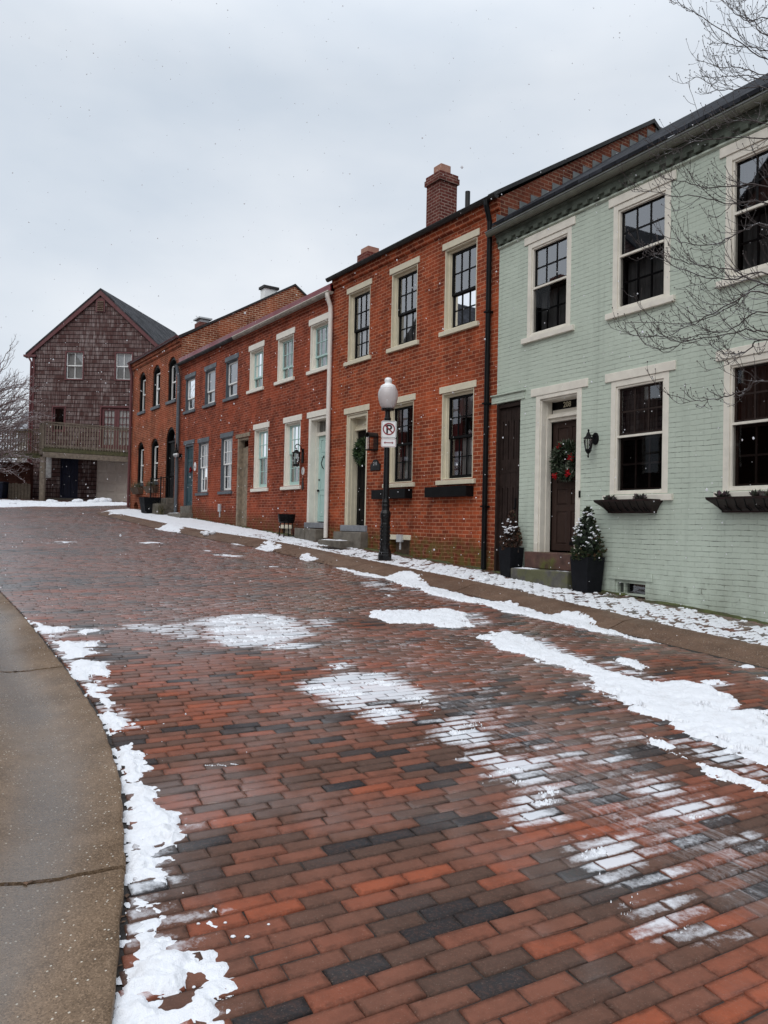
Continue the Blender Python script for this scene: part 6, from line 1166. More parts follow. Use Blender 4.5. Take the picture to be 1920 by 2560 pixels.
# houses on the other side of the street: the photograph shows them mirrored in the window panes
def opposite(nm, label, t0, t1, n0, eave, ridge, mat, seed):
    H = House(nm, label, 'house', BF, (t0+t1)/2, n0, 1.) if False else None
    tc = (t0+t1)/2; root = thing(nm, label, 'house', BF.w(tc, n0, 0.), BF.rz + math.pi)
    w = (t1-t0)/2; q = MB(); hs = [(-w+1.0,-w+1.9,4.,5.6),(-.45,.45,4.,5.6),(w-1.9,w-1.0,4.,5.6),(-w+1.0,-w+1.9,7.,8.5),(w-1.9,w-1.,7.,8.5),(-.5,.5,1.,3.2)]
    wall_mesh(q, -w, w, -1., eave, hs, .15); q.quad((-w,0,eave),(w,0,eave),(0,0,ridge)); q.quad((-w,0,-1),(-w,-8,-1),(-w,-8,eave),(-w,0,eave)); q.quad((w,0,-1),(w,-8,-1),(w,-8,eave),(w,0,eave)); q.quad((-w,-8,-1),(w,-8,-1),(w,-8,eave),(0,-8,ridge),(-w,-8,eave)); q.quad((-w,-.6,-1),(w,-.6,-1),(w,-.6,eave),(-w,-.6,eave))
    q.build('wall', mat, root, recalc=False)
    q = MB()
    for sg in (1,-1): q.hexa([(sg*(w+.4),.3,eave-.3),(sg*(w+.4),-8.3,eave-.3),(0,-8.3,ridge+.05),(0,.3,ridge+.05)],[(sg*(w+.4),.3,eave-.2),(sg*(w+.4),-8.3,eave-.2),(0,-8.3,ridge+.15),(0,.3,ridge+.15)])
    rf = q.build('roof', M['slate'], root); q = MB(); q.box(w*.3,w*.3+.8,-4.4,-3.7,eave,ridge+1.4); q.box(w*.3-.05,w*.3+.85,-4.45,-3.65,ridge+1.25,ridge+1.5); q.build('chimney', M['brick_chim'], rf)
    for a, b, c, d in hs[:5]:
        q = MB(); q.box(a,a+.08,-.1,-.02,c,d); q.box(b-.08,b,-.1,-.02,c,d); q.box(a+.08,b-.08,-.1,-.02,(c+d)/2-.04,(c+d)/2+.04); wd = q.build('window', M['white_trim'], root); q = MB(); q.quad((a,-.08,c),(b,-.08,c),(b,-.08,d),(a,-.08,d)); q.build('pane', M['glass_dark'], wd)
    q = MB(); q.box(-.5,.5,-.12,-.05,1.,3.2); q.build('door', M['brown_door'], root)
opposite('gabled_house', 'dark brick gabled house mirrored in the upper panes of the green house', 0.5, 8.6, 15.5, 11.6, 15.4, M['brick_dark'], 1)
opposite('gabled_house', 'dark shingled gabled house mirrored in the green house window nearest the downspout', 9.4, 17.6, 15.5, 11.2, 15.0, M['shingle'], 2)
opposite('gabled_house', 'dark gabled house mirrored low in the panes of the red brick house', 19.0, 26.5, 15.5, 10.6, 14.0, M['brick_dark'], 3)

# ================================================================== street lamp and its two signs
lp = (2.21, .91); lz = gz(*lp)
L = thing('street_lamp', 'black cast iron street lamp with a frosted acorn globe and white finial at the kerb', 'street lamp', BF.w(lp[0], lp[1], lz), BF.rz)
S_ = .001876; pr = lambda P: [(r*S_, (2045-y)*S_) for r, y in P]
q = MB(); q.lathe(pr([(74,2065),(74,1996),(69,1988),(71,1970),(62,1958),(63,1948),(56,1928)]), k=8); q.lathe(pr([(56,1930),(53,1900),(51,1665),(47,1652),(51,1632),(52,1605),(57,1580),(57,1552),(49,1532),(42,1518),(41,1492),(44,1472),(40,1455),(42,1432),(37,1416),(34,1398)]), k=16)
for j in range(8):
    a = math.pi*(j+.5)/4
    for y in (1700,1745,1790,1835,1880): q.ball((.094*math.cos(a), .094*math.sin(a), (2045-y)*S_), .017, (1,1,1.5), 6, 4)
q.build('base', M['black_iron'], L, bevel=.003)
q = MB(); q.lathe(pr([(33,1400),(29,850),(28,565),(36,560),(37,538),(30,528),(27,500),(26,466),(40,456),(70,452),(72,436),(58,433)]), k=20); q.build('post', M['black_iron'], L, smooth=False)
def frosted():
    k = NT('frosted_acrylic'); v = k.obj(); g = k.n('BsdfGlossy', Color=(1,1,1,1), Roughness=.18); d = k.n('BsdfTranslucent', Color=(.93,.90,.90,1)); d2 = k.n('BsdfDiffuse', Color=(.93,.89,.89,1)); t = k.n('BsdfTransparent', Color=(.95,.9,.9,1))
    a = k.n('MixShader', i0=.45, i1=d2.outputs[0], i2=d.outputs[0]); b = k.n('MixShader', i0=.16, i1=a.outputs[0], i2=t.outputs[0]); f = k.n('Fresnel', IOR=1.45); c = k.n('MixShader', i0=f.outputs[0], i1=b.outputs[0], i2=g.outputs[0]); k.link(c.outputs[0], k.out.inputs[0]); return k.m
q = MB(); pf = [(60,434),(70,420),(80,405),(92,375),(101,345),(107,315),(109,288),(107,262),(101,240),(94,226),(88,216)]; q.lathe(pr(pf), k=36); gl = q.build('globe', frosted(), L, smooth=True)
q = MB(); q.lathe(pr([(89,217),(85,212),(82,207),(83,200),(77,191),(70,185),(58,178),(46,172),(37,166),(35,158),(39,148),(41,136),(40,124),(33,111),(20,103),(4,100)]), k=32); q.build('finial', M['sign_white'], L, smooth=True)
q = MB(); q.lathe(pr([(14,434),(14,415),(20,400),(22,380),(16,365),(3,360)]), k=14); q.build('bulb', M['white'], L, smooth=True)
def rrect(w, h, r, k=5):
    P = []
    for cx, cy, a0 in ((w/2-r,h/2-r,0),(-w/2+r,h/2-r,90),(-w/2+r,-h/2+r,180),(w/2-r,-h/2+r,270)):
        for i in range(k+1): a = R(a0+90*i/k); P.append((cx+r*math.cos(a), cy+r*math.sin(a)))
    return P
def ring(q, A, B, y):
    n = len(A)
    for i in range(n): j = (i+1) % n; q.hexa([(A[i][0],y,A[i][1]),(A[j][0],y,A[j][1]),(B[j][0],y,B[j][1]),(B[i][0],y,B[i][1])],[(A[i][0],y+.0015,A[i][1]),(A[j][0],y+.0015,A[j][1]),(B[j][0],y+.0015,B[j][1]),(B[i][0],y+.0015,B[i][1])])
lw = BF.w(lp[0], lp[1], lz)
def plate(nm, label, cx, cz, w, h):
    T = thing(nm, label, 'sign', (lw.x+cx, lw.y-.075, lw.z+cz), R(180)); q = MB(); q.prism(rrect(w, h, .032), 'y', -.001, .001); q.build('plate', M['sign_white'], T)
    q = MB(); q.box(-.02-.0,.06,-.02,-.002,h*.3-.012,h*.3+.012); q.build('bracket', M['steel'], T); return T
T = plate('no_parking_sign', 'square white no parking sign, a red ring and slash over a black letter P', .03, 2.597, .302, .345)
q = MB(); ring(q, rrect(.282,.322,.024), rrect(.270,.310,.019), .0012); q.build('border', M['sign_black'], T)
lettering('P', .245, M['sign_black'], T, (0,.0022,-.004), depth=.002, bold=.006, sx=1.)
q = MB(); C = lambda r: [(r*math.cos(2*math.pi*i/40), r*math.sin(2*math.pi*i/40)+.008) for i in range(40)]
ring(q, C(.122), C(.098), .0036); c_ = .708*.105; q.hexa([(c_+.009,.0036,c_-.009+.008),(c_-.009,.0036,c_+.009+.008),(-c_-.009,.0036,-c_+.009+.008),(-c_+.009,.0036,-c_-.009+.008)],[(c_+.009,.0051,c_-.009+.008),(c_-.009,.0051,c_+.009+.008),(-c_-.009,.0051,-c_+.009+.008),(-c_+.009,.0051,-c_-.009+.008)]); q.build('prohibition_ring', M['sign_red'], T)
T = plate('arrow_sign', 'small white sign with a red double-headed arrow under the no parking sign', .031, 2.331, .298, .178)
q = MB(); ring(q, rrect(.278,.158,.024), rrect(.266,.146,.019), .0012); q.build('border', M['sign_red'], T)
q = MB(); ar = [(-.098,0),(-.066,.026),(-.066,.008),(.066,.008),(.066,.026),(.098,0),(.066,-.026),(.066,-.008),(-.066,-.008),(-.066,-.026)]
q.prism([(x,z) for x,z in ar], 'y', .0012, .0028); q.build('arrow', M['sign_red'], T)
# iron cover in the pavement
T = thing('manhole_cover', 'round dark iron cover bare of snow in the pavement', 'manhole cover', BF.w(4.55,.68,gz(4.55,.68)), BF.rz)
q = MB(); q.lathe([(.30,-.05),(.30,.012),(.285,.016),(.275,.011),(.05,.011),(.02,.013)], k=28); cv = q.build('cover', M['black_iron'], T); cv.rotation_euler = (-math.atan(.027)*-1, -math.atan(.0594), 0)

# ================================================================== lanterns, plaques, wreaths on the walls
T = on_wall('wall_lantern', 'black six-sided wall lantern on the green house beside the wreathed door', 'wall lantern', SF, -1.0, 0, 2.94)
q = MB(); q.tube([(0,.0,.10),(0,.028,.10)], .062, 20); q.v = [(x, y, (z-.10)*1.55+.10-.0) for x, y, z in q.v]; q.build('backplate', M['black'], T, bevel=.004)
q = MB(); q.tube([(0,.02,.13),(0,.09,.15),(0,.145,.145),(0,.165,.13)], .009, 8); q.build('arm', M['black'], T, smooth=True)
q = MB(); q.lathe([(.012,.255),(.016,.235),(.010,.215),(.022,.20),(.030,.185),(.036,.165),(.040,.150),(.078,.115),(.080,.108)], (0,.165,-.02), 6); q.build('cap', M['black'], T)
q = MB(); q.lathe([(.060,.09),(.066,.07),(.062,.02),(.046,-.06),(.042,-.075)], (0,.165,0), 6); q.build('glass', M['glass_lamp'], T)
q = MB(); q.lathe([(.045,-.07),(.052,-.085),(.046,-.105),(.030,-.13),(.012,-.15),(.008,-.165),(.017,-.18),(.012,-.195),(.003,-.21)], (0,.165,0), 6)
for j in range(6): a = math.pi*j/3; q.tube([(r*math.cos(a), .165+r*math.sin(a), z) for r, z in ((.062,.09),(.068,.07),(.064,.02),(.048,-.06),(.044,-.078))], .006, 5)
q.build('cage', M['black'], T); q = MB(); q.ball((0,.165,.03), .02, (1,1,1.4)); q.build('bulb', M['white'], T, smooth=True)
T = on_wall('wall_lantern', 'large black hooked carriage lantern between the window and the teal door', 'wall lantern', BF, 7.46, 0, 3.25)
q = MB(); q.box(-.055,.055,0,.03,-.02,.36); q.build('backplate', M['black'], T, bevel=.012)
q = MB(); q.tube([(0,.03,.27),(0,.07,.40),(0,.13,.46),(0,.20,.46),(0,.24,.41),(0,.235,.35),(0,.20,.34),(0,.19,.37)], .013, 8); q.build('arm', M['black'], T, smooth=True)
q = MB(); q.lathe([(.02,.30),(.055,.275),(.07,.25),(.125,.225),(.13,.205)], (0,.2,.02), 8); q.build('cap', M['black'], T)
q = MB(); q.lathe([(.10,.22),(.118,.16),(.112,.06),(.085,-.06),(.08,-.07)], (0,.2,0), 8); q.build('glass', M['glass_lamp'], T)
q = MB(); q.lathe([(.08,-.06),(.095,-.075),(.09,-.105),(.05,-.12)], (0,.2,0), 8)
for j in range(4): a = math.pi*j/2+.4; q.tube([(r*math.cos(a), .2+r*math.sin(a), z) for r, z in ((.10,.22),(.119,.16),(.113,.06),(.087,-.06))], .009, 5)
for x in (-.03,.03): q.tube([(x,.2,-.07),(x,.2,.09)], .014, 6)
q.build('cage', M['black'], T)
T = on_wall('wall_lantern', 'weathered barrel-topped black lantern between the black door and the street lamp', 'wall lantern', BF, 3.99, 0, 3.32)
hw, dp = .085, .24; top = arch_pts(-hw, hw, .30, .385, 10)
q = MB(); q.prism([(-hw-.012,.0),(hw+.012,.0),(hw+.012,.30)]+[(x*1.14, z+.008) for x, z in top[::-1]]+[(-hw-.012,.30)], 'y', 0, .012); q.build('backplate', M['black'], T)
q = MB(); 
for a_, b_ in zip(top, top[1:]): q.hexa([(a_[0],.012,a_[1]),(b_[0],.012,b_[1]),(b_[0],.012,b_[1]+.012),(a_[0],.012,a_[1]+.012)],[(a_[0],dp,a_[1]),(b_[0],dp,b_[1]),(b_[0],dp,b_[1]+.012),(a_[0],dp,a_[1]+.012)])
q.build('hood', M['gutter_dark'], T)
q = MB(); q.box(-hw-.006,hw+.006,.012,dp+.006,-.012,.012)
for x in (-hw, hw-.014): q.box(x,x+.014,dp-.014,dp,.012,.30); q.box(x,x+.014,.012,dp-.014,.288,.302)
q.box(-hw+.014,hw-.014,dp-.014,dp,.288,.302); q.build('frame', M['black'], T)
q = MB(); q.quad((hw-.003,.012,.012),(hw-.003,dp,.012),(hw-.003,dp,.29),(hw-.003,.012,.29)); q.quad((-hw+.003,.012,.012),(-hw+.003,dp,.012),(-hw+.003,dp,.29),(-hw+.003,.012,.29)); q.quad((-hw,dp-.007,.012),(hw,dp-.007,.012),(hw,dp-.007,.29),(-hw,dp-.007,.29)); q.build('glass', M['glass_lamp'], T)
T = on_wall('coach_lamp', 'small black coach lamp with a round steel lens beside the grey downspout', 'wall lantern', BF, 16.82, 0, 3.98)
q = MB(); q.box(-.05,.05,0,.14,-.02,.12); q.tube([(0,.14,.11),(0,.20,.11)], .07, 12); q.lathe([(.08,.0),(.085,.05),(.03,.16),(.05,.19),(.02,.24),(.03,.30),(.005,.38)], (0,.2,.12), 10); q.build('body', M['black'], T)
q = MB(); q.tube([(-.10,.2,.06),(.10,.2,.06)], .075, 14); q.ball((.0,.26,.06), .06); q.build('lens', M['steel'], T, smooth=True)
T = on_wall('house_plaque', 'black cast plaque with an arched top and a house number below the barrel lantern', 'plaque', BF, 3.98, 0, 2.98)
P = [(-.2,-.115),(.2,-.115),(.2,.03),(.155,.035),(.13,.05)]+[(.12*math.cos(math.pi*i/10), .05+.085*math.sin(math.pi*i/10)) for i in range(1,10)]+[(-.13,.05),(-.155,.035),(-.2,.03)]
q = MB(); q.prism(P, 'y', .0, .018); q.build('plate', M['black'], T); q = MB(); q.prism([(x*.92,z*.92) for x,z in P], 'y', .018, .020); q.build('raised_field', M['black_iron'], T); lettering('210', .105, M['steel'], T, (0,.022,.035), depth=.003)
q = MB(); q.box(-.15,.15,.020,.0225,-.06,-.05); q.box(-.13,.13,.020,.0225,-.085,-.077); q.build('raised_lines', M['black_iron'], T)
T = on_wall('house_plaque', 'white oval house number plate beside the dark teal door', 'plaque', BF, 15.4, 0, 3.56)
q = MB(); E_ = [(.105*math.cos(2*math.pi*i/28), .155*math.sin(2*math.pi*i/28)) for i in range(28)]; q.prism(E_, 'y', 0., .015); q.build('plate', M['sign_white'], T, bevel=.004); lettering('16', .13, M['sign_black'], T, (0,.017,-.02), depth=.003, bold=.002)
T = on_wall('oval_plaque', 'small pale grey oval plaque below the hooked carriage lantern', 'plaque', BF, 7.44, 0, 3.02)
q = MB(); E_ = [(.075*math.cos(2*math.pi*i/24), .105*math.sin(2*math.pi*i/24)) for i in range(24)]; q.prism(E_, 'y', 0., .012); q.build('plate', M['white'], T); q = MB(); ring(q, [(x*.86,z*.86) for x,z in E_], [(x*.72,z*.72) for x,z in E_], .012); q.prism([(-.02,-.05),(.02,-.05),(.03,.01),(0,.055),(-.03,.01)], 'y', .012, .016); q.build('relief', M['curtain_grey'], T)
T = on_wall('wall_ornament', 'slim dark grey fish-shaped ornament hung below the oval plaque', 'ornament', BF, 7.43, 0, 2.66)
q = MB(); q.prism([(-.04,.17),(.04,.17),(.02,.11),(.05,.03),(.045,-.08),(0,-.16),(-.045,-.08),(-.05,.03),(-.02,.11)], 'y', .0, .02); q.build('ornament', M['gutter_dark'], T, bevel=.005)

def needle(mb, p, d, l, w, rg):
    d = Vector(d).normalized(); s = d.cross(Vector((rg.uniform(-1,1),rg.uniform(-1,1),rg.uniform(-1,1)))).normalized()*w; p = Vector(p)
    mb.quad(p-s*.4, p+s*.4, p+d*l*.6+s, p+d*l, p+d*l*.6-s)
LEAF = attr_leaf('wreath_leaves', [(0,(.012,.02,.010)),(.45,(.02,.04,.016)),(.7,(.05,.065,.03)),(.86,(.10,.11,.08)),(1,(.19,.2,.16))])
GREEN = attr_leaf('fir_green', [(0,(.014,.03,.012)),(.6,(.03,.065,.022)),(1,(.07,.12,.04))])
def wreath(T, R0, r0, leaf, n=900, seed=1):
    rg = random.Random(seed); q = MB()
    for i in range(n):
        a = rg.uniform(0, 6.283); b = rg.uniform(-.6, 3.75); rr = r0*rg.uniform(.3, 1.)
        c = Vector((R0*math.cos(a), 0, R0*math.sin(a))); o = Vector((math.cos(a)*math.cos(b), math.sin(b)*.8+.2, math.sin(a)*math.cos(b)))
        tg = Vector((-math.sin(a), 0, math.cos(a))); q.av = rg.random()
        needle(q, c+o*rr*.5+Vector((0,r0*.55,0)), o+tg*rg.uniform(-1.,1.3), r0*rg.uniform(.6,1.15), .013, rg)
    return q.build('foliage', leaf, T, attr='rnd', recalc=False)
T = on_wall('door_wreath', 'evergreen wreath with four red bows and pale leaves on the brown door', 'wreath', SF, -.175, -.272, 2.76)
wr = wreath(T, .215, .125, LEAF, 1300, 3)
for x, z in ((.08,.235),(-.19,.04),(-.13,-.22),(.16,-.24)):
    q = MB(); rg = random.Random(int(x*100)); c = Vector((x,.16,z))
    for j in range(16):
        a = rg.uniform(0,6.28); d = Vector((math.cos(a), rg.uniform(.1,.7), math.sin(a))); needle(q, c, d, rg.uniform(.05,.095), .022, rg)
    q.ball(c+Vector((0,.01,0)), .026, k=6, m=4); q.build('bow', M['red_bow'], T, recalc=False)
T = on_wall('door_wreath', 'plain green fir wreath on the black door behind the cream jamb', 'wreath', BF, 4.82, -.255, 3.36)
wreath(T, .20, .13, GREEN, 900, 9)
T = on_wall('door_bow', 'red ribbon bow on the dark teal door beside the white oval plate', 'bow', BF, 15.92, -.078, 3.46)
q = MB(); rg = random.Random(4)
for j in range(26): a = rg.uniform(0,6.28); needle(q, (0,.03,0), (math.cos(a),.3,math.sin(a)*1.1), rg.uniform(.09,.17), .03, rg)
q.ball((0,.04,0), .05); q.build('ribbon', M['red_bow'], T, recalc=False)

# ================================================================== window boxes, planters, tubs
for (t0, t1, lab) in ((.60,1.88,'black box planter under the window next to the black downspout'), (2.56,3.84,'black box planter under the window behind the street lamp')):
    T = on_wall('window_box', lab, 'window box', BF, (t0+t1)/2, 0, 2.21, 'black window boxes on the red brick house'); w = (t1-t0)/2
    q = MB(); q.box(-w,w,.004,.02,0,.2); q.box(-w,w,.18,.2,0,.2); q.box(-w,-w+.02,.02,.18,0,.2); q.box(w-.02,w,.02,.18,0,.2); q.box(-w+.02,w-.02,.02,.18,0,.02); q.build('box', M['black'], T, bevel=.004)
    q = MB(); q.box(-w+.02,w-.02,.02,.18,.12,.165); q.build('soil', M['soil'], T)
CAB = attr_leaf('winter_cabbage', [(0,(.03,.04,.03)),(.5,(.07,.075,.05)),(.8,(.12,.07,.09)),(1,(.2,.17,.17))])
for i, (t0, t1, lab) in enumerate(((-2.28,-1.25,'flared dark brown window box beside the steps of the green house'), (-4.21,-3.18,'flared dark brown window box cut by the right edge of the photo'))):
    T = on_wall('window_box', lab, 'window box', SF, (t0+t1)/2, 0, 1.875, 'flared window boxes on the green house'); w = (t1-t0)/2
    prof = [(.10,0,.10),(.10,.02,.10),(.08,.06,.14),(.05,.11,.21),(.0,.165,.29),(.0,.195,.30)]
    q = MB()
    for (i0,z0,n0),(i1,z1,n1) in zip(prof, prof[1:]): q.hexa([(-w+i0,.004,z0),(w-i0,.004,z0),(w-i0,n0,z0),(-w+i0,n0,z0)],[(-w+i1,.004,z1),(w-i1,.004,z1),(w-i1,n1,z1),(-w+i1,n1,z1)])
    q.build('box', M['window_box'], T); q = MB()
    for j in range(7): x = -w+.13+(2*w-.26)*j/6; q.tube([(x,.115,.02),(x+.03,.16,.07),(x,.225,.12),(x-.03,.30,.17)], .007, 5)
    for k in range(5): x = -w+.2+(2*w-.4)*k/4; q.tube([(x+.05*math.cos(a_*.5), .155+.02*math.sin(a_*.5), .06+.035*math.sin(a_*.5+1)) for a_ in range(12)], .005, 4)
    q.build('ironwork', M['black'], T)
    rg = random.Random(20+i)
    for x in (w-.2, -w+.28) if i == 0 else (w-.15, -.1, -w+.2):
        q = MB()
        for j in range(70): a = rg.uniform(0,6.28); e = rg.uniform(.1,1.4); q.av = rg.random(); needle(q, (x+.03*math.cos(a),.15+.03*math.sin(a),.19), (math.cos(a)*math.cos(e),math.sin(a)*math.cos(e),math.sin(e)+.15), rg.uniform(.05,.11), .022, rg)
        q.build('ornamental_cabbage', CAB, T, attr='rnd', recalc=False)
FIR = attr_leaf('dwarf_spruce', [(0,(.010,.016,.008)),(.4,(.02,.04,.014)),(.62,(.04,.065,.02)),(.8,(.075,.05,.02)),(1,(.16,.06,.03))], .7)
FIR2 = attr_leaf('browned_spruce', [(0,(.022,.014,.010)),(.4,(.06,.03,.018)),(.75,(.13,.05,.03)),(.9,(.06,.06,.03)),(1,(.04,.06,.025))], .7)
def conifer_pot(label, t, n, rim, base, ph, fh, fr, leaf, seed, snowside):
    z = gz(*s2b(t, n)); T = thing('potted_conifer', label, 'potted plant', SF.w(t, n, z-.02), SF.rz, 'potted conifers beside the brown door')
    q = MB(); r, b = rim/2, base/2; lo = [(-b,-b,0),(b,-b,0),(b,b,0),(-b,b,0)]; hi = [(-r,-r,ph),(r,-r,ph),(r,r,ph),(-r,r,ph)]; ri = r-.03
    q.add(lo+hi+[(-ri,-ri,ph),(ri,-ri,ph),(ri,ri,ph),(-ri,ri,ph),(-ri,-ri,ph-.06),(ri,-ri,ph-.06),(ri,ri,ph-.06),(-ri,ri,ph-.06)],
          [(3,2,1,0)]+[(i,(i+1)%4,4+(i+1)%4,4+i) for i in range(4)]+[(4+i,4+(i+1)%4,8+(i+1)%4,8+i) for i in range(4)]+[(8+i,8+(i+1)%4,12+(i+1)%4,12+i) for i in range(4)]+[(12,13,14,15)])
    q.build('pot', M['charcoal'], T, bevel=.006)
    q = MB(); q.tube([(0,0,ph-.06),(0,0,ph+fh*.6)], [.02,.008], 6); q.build('trunk', M['bark'], T)
    rg = random.Random(seed); q = MB(); sn = MB(); clumps = []
    def prof(u): return fr*(.86*(1-u)**.62 if u > .2 else (.62+.9*u)*.93) * (1-.28*math.exp(-((u-.70)/.06)**2)) + .012
    for i in range(430):
        u = rg.random()**1.25; a = rg.uniform(0,6.283); R_ = prof(u)*rg.uniform(.66,1.10); c = Vector((R_*math.cos(a), R_*math.sin(a), ph-.05+u*fh)); tone = rg.gauss(.42,.2) + (.25 if math.cos(a-snowside) < -.3 else 0)
        clumps.append((c, a, u)); 
        for j in range(17):
            d = Vector((math.cos(a)+rg.gauss(0,.75), math.sin(a)+rg.gauss(0,.75), .45+rg.gauss(0,.6))); q.av = min(1,max(0,tone+rg.gauss(0,.13)))
            needle(q, c-d.normalized()*.02, d, rg.uniform(.028,.062)*(1.15-.5*u), .0075, rg)
    for i in range(260):
        u = rg.random(); a = rg.uniform(0,6.283); R_ = prof(u)*.55; q.av = .05; needle(q, (R_*math.cos(a),R_*math.sin(a),ph-.04+u*fh*.95), (rg.gauss(0,1),rg.gauss(0,1),rg.gauss(0,1)), .12*(1.1-u), .04, rg)
    q.build('foliage', leaf, T, attr='rnd', recalc=False)
    for c, a, u in clumps:
        if math.cos(a-snowside) > -.25 and .22 < u < .95 and rg.random() < (.42 if .3 < u < .62 else .13):
            for j in range(rg.randint(3,6)): sn.ball(c+Vector((rg.gauss(0,.022),rg.gauss(0,.022),.026+rg.gauss(0,.006))), rg.uniform(.006,.017), (rg.uniform(.9,1.7),rg.uniform(.9,1.7),rg.uniform(.6,.95)), 6, 4)
    tag(sn.build('snow', M['snow'], T, smooth=True), kind='stuff'); return T
conifer_pot('charcoal pot with a browned snow-dusted conifer in front of the plank gate',   .68, .24, .315, .25, .53, .68, .215, FIR2, 5, 1.2)
conifer_pot('charcoal pot with a full green snow-dusted conifer to the right of the steps', -1.10, .25, .37, .30, .55, .82, .315, FIR, 8, 1.6)
T = thing('basket_planter', 'black barrel-shaped planter on thin legs beside the teal door', 'planter', BF.w(7.62,.36,gz(7.62,.36)), BF.rz)
q = MB(); q.lathe([(.17,.36),(.20,.38),(.225,.52),(.235,.60),(.215,.60),(.205,.54)], k=20); q.build('basket', M['black'], T)
q = MB()
for z in (.40,.46,.52,.575): q.lathe([(.212+.03*(z-.4),z-.008),(.225+.045*(z-.4),z),(.212+.03*(z-.4),z+.008)], k=20)
q.build('band', M['black_iron'], T)
for j in range(4): a = math.pi/4+math.pi*j/2; q = MB(); q.tube([(.16*math.cos(a),.16*math.sin(a),.38),(.20*math.cos(a),.20*math.sin(a),-.02)], .014, 6); q.build('leg', M['black'], T)
snow_pad(-.16,.16,-.16,.16,.555,T,.025,6)
T = thing('square_planter', 'dark tapered square tub on the snow in front of the arched house', 'planter', BF.w(18.35,.62,gz(18.35,.62)-.05), BF.rz)
q = MB(); b_, r_, h_ = .24, .34, .66; q.add([(-b_,-b_,0),(b_,-b_,0),(b_,b_,0),(-b_,b_,0),(-r_,-r_,h_),(r_,-r_,h_),(r_,r_,h_),(-r_,r_,h_),(-r_+.04,-r_+.04,h_),(r_-.04,-r_+.04,h_),(r_-.04,r_-.04,h_),(-r_+.04,r_-.04,h_),(-r_+.04,-r_+.04,h_-.08),(r_-.04,-r_+.04,h_-.08),(r_-.04,r_-.04,h_-.08),(-r_+.04,r_-.04,h_-.08)],[(3,2,1,0)]+[(i+k,(i+1)%4+k,4+(i+1)%4+k,4+i+k) for k in (0,4,8) for i in range(4)]+[(12,13,14,15)]); q.build('tub', M['charcoal'], T, bevel=.01)
GR = attr_leaf('dry_grass', [(0,(.03,.035,.012)),(.5,(.09,.085,.035)),(1,(.24,.2,.11))], .7)
def grass(T, c, n, h, sp, seed):
    rg = random.Random(seed); q = MB()
    for i in range(n):
        a = rg.uniform(0,6.28); l = h*rg.uniform(.6,1.1); e = rg.uniform(.15,.9)*sp; p = Vector(c)+Vector((rg.gauss(0,.05),rg.gauss(0,.05),0)); q.av = rg.random(); w = .007; pts = []
        for k in range(5): u = k/4; pts.append(p+Vector((math.cos(a)*e*l*u*u*1.4, math.sin(a)*e*l*u*u*1.4, l*(u-.42*u*u*e*1.3))))
        sd = Vector((-math.sin(a), math.cos(a), 0))*w
        for k in range(4): q.quad(pts[k]-sd*(1-k/4.2), pts[k]+sd*(1-k/4.2), pts[k+1]+sd*(1-(k+1)/4.2), pts[k+1]-sd*(1-(k+1)/4.2))
    return q.build('blades', GR, T, attr='rnd', recalc=False)
T = thing('grass_clump', 'brown and green clump of grass between the square tub and the stone step', 'plant', BF.w(17.5,.5,gz(17.5,.5)), BF.rz); grass(T, (0,0,-.02), 260, .62, .95, 3); grass(T, (.3,-.1,-.02), 120, .45, 1.1, 8)
for (a, b, lab) in ((19.35,20.5,'brown basket of grass under the arched window nearer the round-headed door'), (21.25,22.35,'brown basket of grass under the arched window at the end of the row')):
    T = on_wall('window_basket', lab, 'window box', BF, (a+b)/2, 0, 2.75, 'grass baskets on the arched house'); w = (b-a)/2; q = MB(); q.hexa([(-w+.1,.004,0),(w-.1,.004,0),(w-.1,.16,0),(-w+.1,.16,0)],[(-w,.004,.26),(w,.004,.26),(w,.28,.26),(-w,.28,.26)]); q.build('basket', M['dark_wood'], T)
    for x in (-.3,.0,.3): grass(T, (x,.14,.24), 45, .42, 1.1, int(100*x)+int(a))

